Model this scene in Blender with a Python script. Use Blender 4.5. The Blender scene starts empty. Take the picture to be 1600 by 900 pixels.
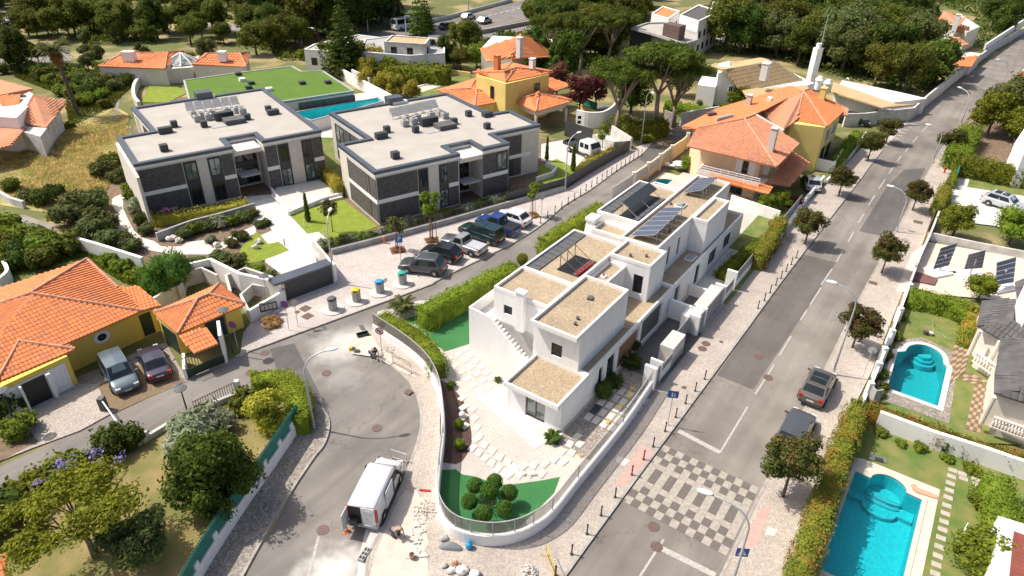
import bpy,math,random
import numpy as np
from mathutils import Vector
from mathutils.geometry import tessellate_polygon
S=bpy.context.scene
COL=S.collection
# ---------------------------------------------------------------- camera
FOC,PITCH,ROLL,CAMH=1073.0,math.radians(31.65),math.radians(1.22),33.0
_fw=np.array([0,math.cos(PITCH),-math.sin(PITCH)])
_r0=np.array([1.0,0,0]);_u0=np.cross(_r0,_fw)
_r=_r0*math.cos(ROLL)+_u0*math.sin(ROLL);_u=-_r0*math.sin(ROLL)+_u0*math.cos(ROLL)
cd=bpy.data.cameras.new('camera');cam=bpy.data.objects.new('camera',cd);COL.objects.link(cam)
cd.sensor_width=36.0;cd.lens=FOC*36/1600;cd.clip_end=3000;cd.clip_start=0.5
from mathutils import Matrix
_m=Matrix([[_r[0],_u[0],-_fw[0],0],[_r[1],_u[1],-_fw[1],0],[_r[2],_u[2],-_fw[2],CAMH],[0,0,0,1]])
cam.matrix_world=_m
S.camera=cam
# ---------------------------------------------------------------- light
SUN_EL,SUN_AZ=math.radians(54.5),math.radians(283)
w=bpy.data.worlds.new('World');S.world=w;w.use_nodes=True
nt=w.node_tree;sky=nt.nodes.new('ShaderNodeTexSky');sky.sky_type='NISHITA';sky.sun_disc=False;sky.air_density=.85;sky.dust_density=4.0;sky.ozone_density=.5
sky.sun_elevation=SUN_EL;sky.sun_rotation=SUN_AZ
bg=nt.nodes['Background'];nt.links.new(sky.outputs[0],bg.inputs[0]);bg.inputs[1].default_value=0.135
sl=bpy.data.lights.new('sun','SUN');sl.energy=4.5;sl.angle=math.radians(0.5);sl.color=(1,0.935,0.84)
so=bpy.data.objects.new('sun',sl);COL.objects.link(so)
sd=Vector((math.sin(SUN_AZ)*math.cos(SUN_EL),math.cos(SUN_AZ)*math.cos(SUN_EL),math.sin(SUN_EL)))
so.rotation_euler=sd.to_track_quat('Z','Y').to_euler()
S.view_settings.view_transform='Standard';S.view_settings.look='None'
S.view_settings.exposure=0.22;S.view_settings.gamma=1.0
# ---------------------------------------------------------------- survey: a point of the photograph at height z
def G(x,y,z=0.0):
    d=_fw*FOC+_r*(x-800)-_u*(y-450);t=(z-CAMH)/d[2]
    return (float(d[0]*t),float(d[1]*t),z)
def G2(p,z=0.0):
    g=G(p[0],p[1],p[2]if len(p)>2 else z);return (g[0],g[1])
def GL(L,z=0.0):return [G2(p,z)for p in L]
class Frame:
    def __init__(s,o,deg):
        a=math.radians(deg);s.o=o;s.deg=deg;s.a=(math.cos(a),math.sin(a));s.b=(-math.sin(a),math.cos(a))
    def __call__(s,u,v):return (s.o[0]+s.a[0]*u+s.b[0]*v,s.o[1]+s.a[1]*u+s.b[1]*v)
    def inv(s,p):
        d=(p[0]-s.o[0],p[1]-s.o[1]);return (d[0]*s.a[0]+d[1]*s.a[1],d[0]*s.b[0]+d[1]*s.b[1])
WORLD=Frame((0,0),0)
# ---------------------------------------------------------------- objects
ORG={}
def link(o,parent=None,loc=(0,0,0)):
    COL.objects.link(o)
    if parent is not None:
        o.parent=parent;ORG[o.name]=ORG.get(parent.name,(0,0,0))
    return o
def tag(o,label=None,cat=None,group=None,kind=None):
    if label:o['label']=label
    if cat:o['category']=cat
    if group:o['group']=group
    if kind:o['kind']=kind
    return o
def thing(name,loc,label,cat,group=None,rz=0.0):
    o=bpy.data.objects.new(name,None);COL.objects.link(o);o.empty_display_size=0.3
    o.location=loc;o.rotation_euler=(0,0,rz);ORG[o.name]=tuple(loc)
    return tag(o,label,cat,group)
def children(o):return list(o.children)
def copy_tree(o,parent=None):
    c=o.copy();COL.objects.link(c)
    if parent is not None:c.parent=parent
    for ch in children(o):copy_tree(ch,c)
    return c
class MB:
    def __init__(s):s.v=[];s.f=[]
    def poly(s,pts):
        n=len(s.v);s.v+=[tuple(p)for p in pts];s.f.append(tuple(range(n,n+len(pts))));return s
    def mesh(s,vs,fs):
        n=len(s.v);s.v+=[tuple(p)for p in vs];s.f+=[tuple(i+n for i in f)for f in fs];return s
    def prism(s,poly,z0,z1,bottom=False):
        A=sum(poly[i][0]*poly[(i+1)%len(poly)][1]-poly[(i+1)%len(poly)][0]*poly[i][1]for i in range(len(poly)))
        if A <0:poly=poly[::-1]
        n=len(poly);b=len(s.v)
        s.v+=[(p[0],p[1],z0)for p in poly]+[(p[0],p[1],z1)for p in poly]
        for i in range(n):
            j=(i+1)%n;s.f.append((b+i,b+j,b+n+j,b+n+i))
        if n <=4:s.f.append(tuple(b+n+i for i in range(n)))
        else:
            for t in tessellate_polygon([[Vector((p[0],p[1],0))for p in poly]]):s.f.append(tuple(b+n+i for i in orient(poly,t)))
        if bottom:s.f.append(tuple(b+i for i in range(n))[::-1])
        return s
    def box(s,F,u0,u1,v0,v1,z0,z1):
        return s.prism([F(u0,v0),F(u1,v0),F(u1,v1),F(u0,v1)],z0,z1,True)
    def cbox(s,c,sx,sy,sz,F=None):   # centred box in own axes
        F=F or WORLD;x,y,z=c
        return s.prism([F(x-sx/2,y-sy/2),F(x+sx/2,y-sy/2),F(x+sx/2,y+sy/2),F(x-sx/2,y+sy/2)],z-sz/2,z+sz/2,True)
    def tube(s,pts,r,n=6,cap=True):
        P=[Vector(p)for p in pts];R=r if isinstance(r,(list,tuple))else [r]*len(P);b=len(s.v)
        up=None
        for i,p in enumerate(P):
            t=(P[min(i+1,len(P)-1)]-P[max(i-1,0)]);t=t.normalized()if t.length >1e-9 else Vector((0,0,1))
            if up is None:up=Vector((1,0,0))if abs(t.x)<.8 else Vector((0,1,0))
            a=(up-t*up.dot(t)).normalized();up=a;c=t.cross(a)
            for k in range(n):
                an=2*math.pi*k/n;q=p+(a*math.cos(an)+c*math.sin(an))*R[i];s.v.append(tuple(q))
        for i in range(len(P)-1):
            for k in range(n):
                k2=(k+1)%n;s.f.append((b+i*n+k,b+i*n+k2,b+(i+1)*n+k2,b+(i+1)*n+k))
        if cap:
            s.f.append(tuple(b+k for k in range(n))[::-1]);s.f.append(tuple(b+(len(P)-1)*n+k for k in range(n)))
        return s
    def cyl(s,x,y,z0,z1,r,n=16,r1=None):return s.tube([(x,y,z0),(x,y,z1)],[r,r if r1 is None else r1],n)
    def lathe(s,x,y,prof,n=12):
        b=len(s.v)
        for r,z in prof:
            for k in range(n):
                a=2*math.pi*k/n;s.v.append((x+r*math.cos(a),y+r*math.sin(a),z))
        for i in range(len(prof)-1):
            for k in range(n):
                k2=(k+1)%n;s.f.append((b+i*n+k,b+i*n+k2,b+(i+1)*n+k2,b+(i+1)*n+k))
        s.f.append(tuple(b+(len(prof)-1)*n+k for k in range(n)))
        return s
    def ball(s,c,rx,ry,rz,n=8,m=6,jit=0,rng=None):
        b=len(s.v)
        for i in range(m+1):
            th=math.pi*i/m
            for k in range(n):
                a=2*math.pi*k/n;q=1+(rng.uniform(-jit,jit)if jit and 0<i <m else 0)
                s.v.append((c[0]+rx*q*math.sin(th)*math.cos(a),c[1]+ry*q*math.sin(th)*math.sin(a),c[2]+rz*q*math.cos(th)))
        for i in range(m):
            for k in range(n):
                k2=(k+1)%n;s.f.append((b+(i+1)*n+k,b+(i+1)*n+k2,b+i*n+k2,b+i*n+k))
        return s
    def build(s,name,m,parent=None,smooth=False,local=False):
        me=bpy.data.meshes.new(name);o_=(0,0,0)if (parent is None or local)else ORG.get(parent.name,(0,0,0))
        me.from_pydata([(v[0]-o_[0],v[1]-o_[1],v[2]-o_[2])for v in s.v]if o_ !=(0,0,0)else s.v,[],s.f);me.update()
        if smooth:me.shade_smooth()
        me.materials.append(m)
        o=bpy.data.objects.new(name,me);link(o,parent)
        return o
def orient(poly,t):
    a,b,c=[poly[i]for i in t]
    return t if (b[0]-a[0])*(c[1]-a[1])-(b[1]-a[1])*(c[0]-a[0])>0 else t[::-1]
def sheet(name,poly,z,m,parent=None,holes=(),kind='structure',build=True):
    """flat ground sheet of world xy points, with holes"""
    loops=[poly]+list(holes);flat=[p for l in loops for p in l]
    T=tessellate_polygon([[Vector((p[0],p[1],0))for p in l]for l in loops])
    mb=MB();mb.v=[(p[0],p[1],z)for p in flat]
    for t in T:
        a,b,c=[flat[i]for i in t]
        ar=(b[0]-a[0])*(c[1]-a[1])-(b[1]-a[1])*(c[0]-a[0])
        if abs(ar)>1e-9:mb.f.append(tuple(t)if ar >0 else tuple(t)[::-1])
    if not build:return mb
    o=mb.build(name,m,parent)
    if kind and parent is None:o['kind']=kind
    return o
def smooth_path(P,k=6,closed=False):
    out=[];n=len(P);R=range(n if closed else n-1)
    for i in R:
        p0=P[(i-1)%n]if closed or i >0 else P[i];p1=P[i];p2=P[(i+1)%n];p3=P[(i+2)%n]if closed or i+2<n else p2
        for j in range(k):
            t=j/k;out.append(tuple(0.5*((2*p1[d])+(-p0[d]+p2[d])*t+(2*p0[d]-5*p1[d]+4*p2[d]-p3[d])*t*t+(-p0[d]+3*p1[d]-3*p2[d]+p3[d])*t**3)for d in range(len(p1))))
    if not closed:out.append(tuple(P[-1]))
    return out
def offset(P,d,closed=False):
    out=[];n=len(P)
    for i in range(n):
        a=P[(i-1)%n]if closed or i >0 else P[i];b=P[(i+1)%n]if closed or i <n-1 else P[i]
        t=(b[0]-a[0],b[1]-a[1]);l=math.hypot(*t)or 1;out.append((P[i][0]-t[1]/l*d,P[i][1]+t[0]/l*d))
    return out
def ribbon(P,w):   # closed polygon of a strip round path P
    return offset(P,w/2)+offset(P,-w/2)[::-1]
def strip_wall(mb,P,th,z0,z1):
    """wall following a path, thickness th; z0/z1 numbers or lists"""
    A=offset(P,th/2);B=offset(P,-th/2);n=len(P)
    Z0=z0 if isinstance(z0,list)else [z0]*n;Z1=z1 if isinstance(z1,list)else [z1]*n;b=len(mb.v)
    for i in range(n):mb.v+=[(A[i][0],A[i][1],Z0[i]),(A[i][0],A[i][1],Z1[i]),(B[i][0],B[i][1],Z1[i]),(B[i][0],B[i][1],Z0[i])]
    for i in range(n-1):
        c=b+4*i
        for k in range(3):mb.f.append((c+k,c+4+k,c+5+k,c+1+k))
    mb.f.append((b,b+1,b+2,b+3));e=b+4*(n-1);mb.f.append((e+3,e+2,e+1,e))
    return mb
# ---------------------------------------------------------------- materials
def seams(m,ang,w=1.6,h=6.0,k=.9):
    n=m.node_tree;b=n.nodes['Principled BSDF'];L=n.links.new;src=b.inputs['Base Color'].links[0].from_socket
    tc=n.nodes.new('ShaderNodeTexCoord');mp=n.nodes.new('ShaderNodeMapping');mp.inputs['Rotation'].default_value=(0,0,math.radians(-ang));L(tc.outputs['Object'],mp.inputs[0])
    br=n.nodes.new('ShaderNodeTexBrick');br.inputs['Color1'].default_value=(1,1,1,1);br.inputs['Color2'].default_value=(.95,.95,.95,1);br.inputs['Mortar'].default_value=(k,k,k,1);br.inputs['Scale'].default_value=1;br.inputs['Brick Width'].default_value=h;br.inputs['Row Height'].default_value=w;br.inputs['Mortar Size'].default_value=.035;L(mp.outputs[0],br.inputs[0])
    mx=n.nodes.new('ShaderNodeMix');mx.data_type='RGBA';mx.blend_type='MULTIPLY';mx.inputs[0].default_value=1;L(src,mx.inputs[6]);L(br.outputs[0],mx.inputs[7]);L(mx.outputs[2],b.inputs['Base Color'])
MT={}
def nodes(name):
    m=bpy.data.materials.new(name);m.use_nodes=True;n=m.node_tree;return m,n,n.nodes['Principled BSDF']
def mat(name,col,col2=None,rough=0.8,scale=1.5,detail=6,bump=0.0,bscale=20,metal=0,island=0.0,fac=(0.35,0.65),spec=0.5,coat=0,stretch=None,fine=0.0):
    m,n,b=nodes(name);L=n.links.new
    col2=col2 or tuple(c*0.82 for c in col)
    tc=n.nodes.new('ShaderNodeTexCoord');mp=n.nodes.new('ShaderNodeMapping');L(tc.outputs['Object'],mp.inputs[0])
    if stretch:mp.inputs['Scale'].default_value=stretch
    no=n.nodes.new('ShaderNodeTexNoise');no.inputs['Scale'].default_value=scale;no.inputs['Detail'].default_value=detail;L(mp.outputs[0],no.inputs[0])
    mr=n.nodes.new('ShaderNodeMapRange');mr.inputs[1].default_value=fac[0];mr.inputs[2].default_value=fac[1];L(no.outputs[0],mr.inputs[0])
    mx=n.nodes.new('ShaderNodeMix');mx.data_type='RGBA';mx.inputs[6].default_value=(*col,1);mx.inputs[7].default_value=(*col2,1);L(mr.outputs[0],mx.inputs[0])
    out=mx.outputs[2]
    if fine:
        n2=n.nodes.new('ShaderNodeTexNoise');n2.inputs['Scale'].default_value=28;n2.inputs['Detail'].default_value=3;L(tc.outputs['Object'],n2.inputs[0])
        r2=n.nodes.new('ShaderNodeMapRange');r2.inputs[1].default_value=.3;r2.inputs[2].default_value=.7;r2.inputs[3].default_value=1-fine;r2.inputs[4].default_value=1+fine;L(n2.outputs[0],r2.inputs[0])
        h=n.nodes.new('ShaderNodeVectorMath');h.operation='SCALE';L(out,h.inputs[0]);L(r2.outputs[0],h.inputs['Scale']);out=h.outputs[0]
    if island:
        g=n.nodes.new('ShaderNodeNewGeometry');r=n.nodes.new('ShaderNodeMapRange');r.inputs[3].default_value=1-island;r.inputs[4].default_value=1+island
        L(g.outputs['Random Per Island'],r.inputs[0]);h=n.nodes.new('ShaderNodeVectorMath');h.operation='SCALE'
        L(out,h.inputs[0]);L(r.outputs[0],h.inputs['Scale']);out=h.outputs[0]
    L(out,b.inputs['Base Color']);b.inputs['Roughness'].default_value=rough;b.inputs['Metallic'].default_value=metal
    b.inputs['Specular IOR Level'].default_value=spec
    if coat:b.inputs['Coat Weight'].default_value=coat;b.inputs['Coat Roughness'].default_value=0.04
    if bump:
        nb=n.nodes.new('ShaderNodeTexNoise');nb.inputs['Scale'].default_value=bscale;nb.inputs['Detail'].default_value=4;L(mp.outputs[0],nb.inputs[0])
        bp=n.nodes.new('ShaderNodeBump');bp.inputs['Strength'].default_value=bump;bp.inputs['Distance'].default_value=0.05;L(nb.outputs[0],bp.inputs['Height']);L(bp.outputs[0],b.inputs['Normal'])
    MT[name]=m;return m
def cobble(name,col,col2,joint,scale=9,patch=None,rough=0.85):
    """small set stones: every stone its own tone, dark joints, soft large patches"""
    m,n,b=nodes(name);L=n.links.new
    tc=n.nodes.new('ShaderNodeTexCoord');vo=n.nodes.new('ShaderNodeTexVoronoi');vo.inputs['Scale'].default_value=scale;vo.inputs['Randomness'].default_value=0.75;L(tc.outputs['Object'],vo.inputs[0])
    ve=n.nodes.new('ShaderNodeTexVoronoi');ve.feature='DISTANCE_TO_EDGE';ve.inputs['Scale'].default_value=scale;ve.inputs['Randomness'].default_value=0.75;L(tc.outputs['Object'],ve.inputs[0])
    bw=n.nodes.new('ShaderNodeSeparateColor');L(vo.outputs['Color'],bw.inputs[0])
    mx=n.nodes.new('ShaderNodeMix');mx.data_type='RGBA';mx.inputs[6].default_value=(*col,1);mx.inputs[7].default_value=(*col2,1);L(bw.outputs[0],mx.inputs[0])
    no=n.nodes.new('ShaderNodeTexNoise');no.inputs['Scale'].default_value=0.35;no.inputs['Detail'].default_value=7;no.inputs['Roughness'].default_value=.6;L(tc.outputs['Object'],no.inputs[0])
    r=n.nodes.new('ShaderNodeMapRange');r.inputs[1].default_value=.3;r.inputs[2].default_value=.7;r.inputs[3].default_value=.78;r.inputs[4].default_value=1.1;L(no.outputs[0],r.inputs[0])
    sc=n.nodes.new('ShaderNodeVectorMath');sc.operation='SCALE';L(mx.outputs[2],sc.inputs[0]);L(r.outputs[0],sc.inputs['Scale'])
    er=n.nodes.new('ShaderNodeMapRange');er.inputs[1].default_value=0.02;er.inputs[2].default_value=0.10;L(ve.outputs['Distance'],er.inputs[0])
    m2=n.nodes.new('ShaderNodeMix');m2.data_type='RGBA';m2.inputs[6].default_value=(*joint,1);L(er.outputs[0],m2.inputs[0]);L(sc.outputs[0],m2.inputs[7])
    L(m2.outputs[2],b.inputs['Base Color']);b.inputs['Roughness'].default_value=rough
    bp=n.nodes.new('ShaderNodeBump');bp.inputs['Strength'].default_value=.4;bp.inputs['Distance'].default_value=.02;L(er.outputs[0],bp.inputs['Height']);L(bp.outputs[0],b.inputs['Normal'])
    MT[name]=m;return m
def leafmat(name,dark,light,warm=None,island=0.45,trans=0.35):
    k_=1.42;dark=tuple(c*k_*1.1 for c in dark);light=tuple(c*k_ for c in light);warm=tuple(c*1.25 for c in warm)if warm else None
    m,n,b=nodes(name);L=n.links.new
    g=n.nodes.new('ShaderNodeNewGeometry');tc=n.nodes.new('ShaderNodeTexCoord')
    no=n.nodes.new('ShaderNodeTexNoise');no.inputs['Scale'].default_value=1.1;no.inputs['Detail'].default_value=3;L(tc.outputs['Object'],no.inputs[0])
    oi=n.nodes.new('ShaderNodeObjectInfo')
    a=n.nodes.new('ShaderNodeMath');a.operation='MULTIPLY_ADD';a.inputs[1].default_value=.55;L(g.outputs['Random Per Island'],a.inputs[0])
    c=n.nodes.new('ShaderNodeMath');c.operation='MULTIPLY_ADD';c.inputs[1].default_value=1.3;c.inputs[2].default_value=-.45;L(no.outputs[0],c.inputs[0]);L(c.outputs[0],a.inputs[2])
    mx=n.nodes.new('ShaderNodeMix');mx.data_type='RGBA';mx.inputs[6].default_value=(*dark,1);mx.inputs[7].default_value=(*light,1);L(a.outputs[0],mx.inputs[0])
    out=mx.outputs[2]
    if warm:
        n3=n.nodes.new('ShaderNodeTexNoise');n3.inputs['Scale'].default_value=.9;n3.inputs['Detail'].default_value=5;L(tc.outputs['Object'],n3.inputs[0])
        r3=n.nodes.new('ShaderNodeMapRange');r3.inputs[1].default_value=.48;r3.inputs[2].default_value=.62;L(n3.outputs[0],r3.inputs[0])
        m3=n.nodes.new('ShaderNodeMix');m3.data_type='RGBA';m3.inputs[7].default_value=(*warm,1);L(r3.outputs[0],m3.inputs[0]);L(out,m3.inputs[6]);out=m3.outputs[2]
    hs=n.nodes.new('ShaderNodeHueSaturation');r=n.nodes.new('ShaderNodeMapRange');r.inputs[3].default_value=.475;r.inputs[4].default_value=.525;L(oi.outputs['Random'],r.inputs[0]);L(r.outputs[0],hs.inputs['Hue'])
    r2=n.nodes.new('ShaderNodeMapRange');r2.inputs[3].default_value=.8;r2.inputs[4].default_value=1.25;L(oi.outputs['Random'],r2.inputs[0]);L(r2.outputs[0],hs.inputs['Value']);L(out,hs.inputs['Color'])
    L(hs.outputs[0],b.inputs['Base Color']);b.inputs['Roughness'].default_value=.75;b.inputs['Specular IOR Level'].default_value=.12
    tr=n.nodes.new('ShaderNodeBsdfTranslucent');L(hs.outputs[0],tr.inputs[0]);ms=n.nodes.new('ShaderNodeMixShader');ms.inputs[0].default_value=trans
    L(b.outputs[0],ms.inputs[1]);L(tr.outputs[0],ms.inputs[2]);L(ms.outputs[0],n.nodes['Material Output'].inputs[0])
    MT[name]=m;return m
def wob(n,tc,L):
    a=n.nodes.new('ShaderNodeTexNoise');a.inputs['Scale'].default_value=.9;a.inputs['Detail'].default_value=7;L(tc.outputs['Object'],a.inputs[0])
    v=n.nodes.new('ShaderNodeVectorMath');v.operation='MULTIPLY_ADD';v.inputs[1].default_value=(3,3,0);L(a.outputs['Color'],v.inputs[0]);L(tc.outputs['Object'],v.inputs[2])
    w=n.nodes.new('ShaderNodeVectorMath');w.operation='SUBTRACT';w.inputs[1].default_value=(1.5,1.5,0);L(v.outputs[0],w.inputs[0]);return w
def asphalt(name,base,lite,dust=()):
    m,n,b=nodes(name);L=n.links.new;tc=n.nodes.new('ShaderNodeTexCoord')
    def noise(s,d,r=.55,stretch=None):
        x=n.nodes.new('ShaderNodeTexNoise');x.inputs['Scale'].default_value=s;x.inputs['Detail'].default_value=d;x.inputs['Roughness'].default_value=r
        if stretch:
            mp=n.nodes.new('ShaderNodeMapping');mp.inputs['Rotation'].default_value=(0,0,math.radians(-55.5));mp.inputs['Scale'].default_value=stretch
            mq=n.nodes.new('ShaderNodeMapping');mq.inputs['Rotation'].default_value=(0,0,math.radians(-55.5));L(tc.outputs['Object'],mq.inputs[0]);mp.inputs['Rotation'].default_value=(0,0,0);L(mq.outputs[0],mp.inputs[0]);L(mp.outputs[0],x.inputs[0])
        else:L(tc.outputs['Object'],x.inputs[0])
        return x.outputs[0]
    def mr(s,a,c,d,e):
        x=n.nodes.new('ShaderNodeMapRange');x.inputs[1].default_value=a;x.inputs[2].default_value=c;x.inputs[3].default_value=d;x.inputs[4].default_value=e;L(s,x.inputs[0]);return x.outputs[0]
    def mul(a,c):
        x=n.nodes.new('ShaderNodeMath');x.operation='MULTIPLY';L(a,x.inputs[0]);L(c,x.inputs[1]);return x.outputs[0]
    f=mul(mul(mr(noise(.25,8),.3,.7,.8,1.2),mr(noise(45,2),.3,.7,.86,1.14)),mr(noise(.9,4,.5,(.05,1,1)),.35,.65,.88,1.1))
    cr=n.nodes.new('ShaderNodeTexVoronoi');cr.feature='DISTANCE_TO_EDGE';cr.inputs['Scale'].default_value=.17
    nn=n.nodes.new('ShaderNodeTexNoise');nn.inputs['Scale'].default_value=.8;nn.inputs['Detail'].default_value=6;L(tc.outputs['Object'],nn.inputs[0])
    va=n.nodes.new('ShaderNodeVectorMath');va.operation='MULTIPLY_ADD';va.inputs[1].default_value=(2.5,2.5,0);L(nn.outputs['Color'],va.inputs[0]);L(tc.outputs['Object'],va.inputs[2]);L(va.outputs[0],cr.inputs[0])
    crk=mr(cr.outputs['Distance'],0,.006,.72,1.0);f=mul(mul(f,crk),mul(mr(noise(1.3,5,.6),.66,.78,1,.72),mr(noise(.45,3,.5,(.3,1,1)),.3,.42,.87,1)))
    sc=n.nodes.new('ShaderNodeVectorMath');sc.operation='SCALE'
    mx=n.nodes.new('ShaderNodeMix');mx.data_type='RGBA';mx.inputs[6].default_value=(*base,1);mx.inputs[7].default_value=(*lite,1)
    L(mr(noise(.07,4),.4,.6,0,1),mx.inputs[0]);L(mx.outputs[2],sc.inputs[0]);L(f,sc.inputs['Scale'])
    out=sc.outputs[0]
    for (x,y,rad,k_)in dust:      # spilt stone dust and cement, ragged spots where the pavers work
        ds=n.nodes.new('ShaderNodeVectorMath');ds.operation='DISTANCE';ds.inputs[1].default_value=(x,y,0);L(wob(n,tc,L).outputs[0],ds.inputs[0])
        m5=n.nodes.new('ShaderNodeMapRange');m5.interpolation_type='SMOOTHERSTEP';m5.inputs[1].default_value=rad*.1;m5.inputs[2].default_value=rad;m5.inputs[3].default_value=k_;m5.inputs[4].default_value=0;L(ds.outputs['Value'],m5.inputs[0])
        m6=n.nodes.new('ShaderNodeMix');m6.data_type='RGBA';m6.inputs[7].default_value=(.66,.63,.59,1);L(m5.outputs[0],m6.inputs[0]);L(out,m6.inputs[6]);out=m6.outputs[2]
    L(out,b.inputs['Base Color']);b.inputs['Roughness'].default_value=.88
    bp=n.nodes.new('ShaderNodeBump');bp.inputs['Strength'].default_value=.25;bp.inputs['Distance'].default_value=.01;L(noise(60,2),bp.inputs['Height']);L(bp.outputs[0],b.inputs['Normal'])
    MT[name]=m;return m
def watermat(name,tint):
    m,n,b=nodes(name);L=n.links.new;n.nodes.remove(b)
    tr=n.nodes.new('ShaderNodeBsdfTransparent');tr.inputs[0].default_value=(*tint,1)
    gl=n.nodes.new('ShaderNodeBsdfGlossy');gl.inputs['Roughness'].default_value=.03
    fr=n.nodes.new('ShaderNodeFresnel');fr.inputs[0].default_value=1.33
    tc=n.nodes.new('ShaderNodeTexCoord');no=n.nodes.new('ShaderNodeTexNoise');no.inputs['Scale'].default_value=5;no.inputs['Detail'].default_value=3;L(tc.outputs['Object'],no.inputs[0])
    bp=n.nodes.new('ShaderNodeBump');bp.inputs['Strength'].default_value=.35;bp.inputs['Distance'].default_value=.04;L(no.outputs[0],bp.inputs['Height'])
    L(bp.outputs[0],gl.inputs['Normal']);L(bp.outputs[0],fr.inputs['Normal'])
    ms=n.nodes.new('ShaderNodeMixShader');L(fr.outputs[0],ms.inputs[0]);L(tr.outputs[0],ms.inputs[1]);L(gl.outputs[0],ms.inputs[2]);L(ms.outputs[0],n.nodes['Material Output'].inputs[0])
    MT[name]=m;return m
def glassmat(name,tint,frac=.5):
    """clear panel: part see-through, part reflecting"""
    m,n,b=nodes(name);L=n.links.new
    b.inputs['Base Color'].default_value=(*tint,1);b.inputs['Roughness'].default_value=.08
    tr=n.nodes.new('ShaderNodeBsdfTransparent');ms=n.nodes.new('ShaderNodeMixShader');ms.inputs[0].default_value=frac
    L(tr.outputs[0],ms.inputs[1]);L(b.outputs[0],ms.inputs[2]);L(ms.outputs[0],n.nodes['Material Output'].inputs[0]);MT[name]=m;return m
asph=asphalt('asphalt',(.19,.169,.148),(.24,.214,.188));asph_d=asphalt('asphalt_dark',(.115,.102,.091),(.135,.12,.108));asph_l=asphalt('asphalt_pale',(.175,.158,.142),(.215,.195,.176),[(*G(532,542)[:2],3.4,.55),(*G(562,528)[:2],2.8,.45),(*G(512,893)[:2],2.6,.75),(*G(545,880)[:2],2.2,.35),(*G(532,590)[:2],2.4,.18)])
asph_n=asphalt('asphalt_new',(.10,.093,.087),(.115,.107,.10))
calc=cobble('limestone_setts',(.60,.53,.46),(.42,.365,.315),(.25,.21,.175),11)
calc_w=cobble('white_setts',(.64,.58,.54),(.50,.45,.42),(.36,.31,.28),9)
calc_b=cobble('basalt_setts',(.19,.17,.155),(.12,.11,.10),(.07,.06,.055),9)
calc_o=cobble('ochre_setts',(.27,.19,.10),(.20,.145,.085),(.12,.09,.055),8)
calc_y=cobble('worn_setts',(.46,.41,.35),(.27,.23,.20),(.16,.14,.12),6)
mulch=cobble('mulch',(.16,.085,.06),(.09,.05,.035),(.03,.02,.018),11)
gravel=cobble('roof_gravel',(.54,.42,.27),(.38,.30,.20),(.24,.185,.125),8.5)
gravel_g=cobble('garden_gravel',(.68,.62,.56),(.54,.49,.44),(.40,.36,.32),13)
sand=mat('sand',(.60,.53,.45),(.50,.44,.38),scale=1.2,fine=.12,bump=.3)
white=mat('white_render',(.84,.825,.80),(.72,.70,.665),scale=1.3,fine=.02,rough=.9,stretch=(1.6,1.6,.22),fac=(.5,.9))
white_w=mat('weathered_white',(.66,.65,.62),(.50,.48,.44),scale=1.1,rough=.9,fine=.05)
grey_w=mat('grey_wall',(.40,.39,.37),(.30,.29,.28),scale=1.0,rough=.9,fine=.05)
cream=mat('cream_render',(.70,.64,.56),(.62,.57,.50),rough=.9)
beige=mat('beige_render',(.78,.58,.36),(.70,.52,.33),rough=.9)
yellow=mat('yellow_render',(.85,.64,.12),(.76,.56,.11),rough=.9,scale=.7)
yellow_b=mat('bright_yellow_render',(.80,.62,.20),(.72,.56,.18),rough=.9,scale=.7)
tile=mat('terracotta',(.66,.22,.075),(.48,.19,.11),rough=.85,island=.13,scale=1.1,fac=(.5,.8))
tile_f=mat('weathered_terracotta',(.62,.25,.13),(.50,.24,.14),rough=.9,island=.16,scale=1.0,fac=(.4,.6))
tile_t=mat('tan_roof',(.52,.37,.20),(.45,.32,.17),rough=.9,scale=.8,fine=.08)
tile_d=mat('slate_roof',(.105,.10,.10),(.075,.072,.072),rough=.75,island=.2)
ridge_m=mat('ridge_mortar',(.60,.28,.17),(.50,.25,.16),rough=.9,island=.15)
slate=mat('slate_cladding',(.13,.12,.115),(.065,.06,.058),rough=.75,scale=2.2,stretch=(1,1,7),fac=(.4,.6),bump=.6,bscale=5)
coping=mat('zinc_coping',(.10,.12,.145),(.085,.10,.12),rough=.45,scale=.8,metal=.3)
membrane=mat('roof_membrane',(.45,.42,.375),(.40,.37,.325),scale=.35,fine=.03,rough=.9)
seams(membrane,35)
charcoal=mat('charcoal_metal',(.045,.05,.055),rough=.5,scale=3)
steel=mat('galvanised',(.55,.56,.57),(.46,.47,.48),rough=.45,metal=.15)
kerb_m=mat('worn_kerb',(.42,.39,.35),(.30,.275,.245),rough=.9,scale=1.5,fine=.1)
step_m=mat('stepping_slab',(.47,.42,.36),(.39,.345,.295),rough=.9,scale=2,fine=.1)
dgrey=mat('dark_grey',(.11,.11,.11),rough=.7)
pgrey=mat('pale_grey',(.42,.42,.41),rough=.7)
black=mat('black',(.015,.015,.016),rough=.5)
rubber=mat('rubber',(.025,.025,.026),rough=.85)
glass=mat('window_glass',(.02,.026,.03),(.012,.016,.018),rough=.05,scale=.8,spec=.5)
glass_l=mat('window_glass_pale',(.32,.34,.33),(.10,.14,.12),rough=.08,scale=.8,fac=(.48,.52),detail=2)
bark=mat('bark',(.16,.115,.08),(.09,.065,.05),rough=.95,scale=5,bump=.5)
bark_l=mat('pale_bark',(.30,.235,.18),(.20,.15,.115),rough=.95,scale=5,bump=.5)
wood=mat('timber',(.30,.16,.085),(.22,.115,.06),rough=.6,stretch=(8,8,.6),scale=3)
grass=mat('lawn',(.105,.175,.03),(.235,.225,.07),scale=.8,detail=12,rough=.95,bump=.8,bscale=40,fac=(.35,.68),fine=.18)
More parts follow.
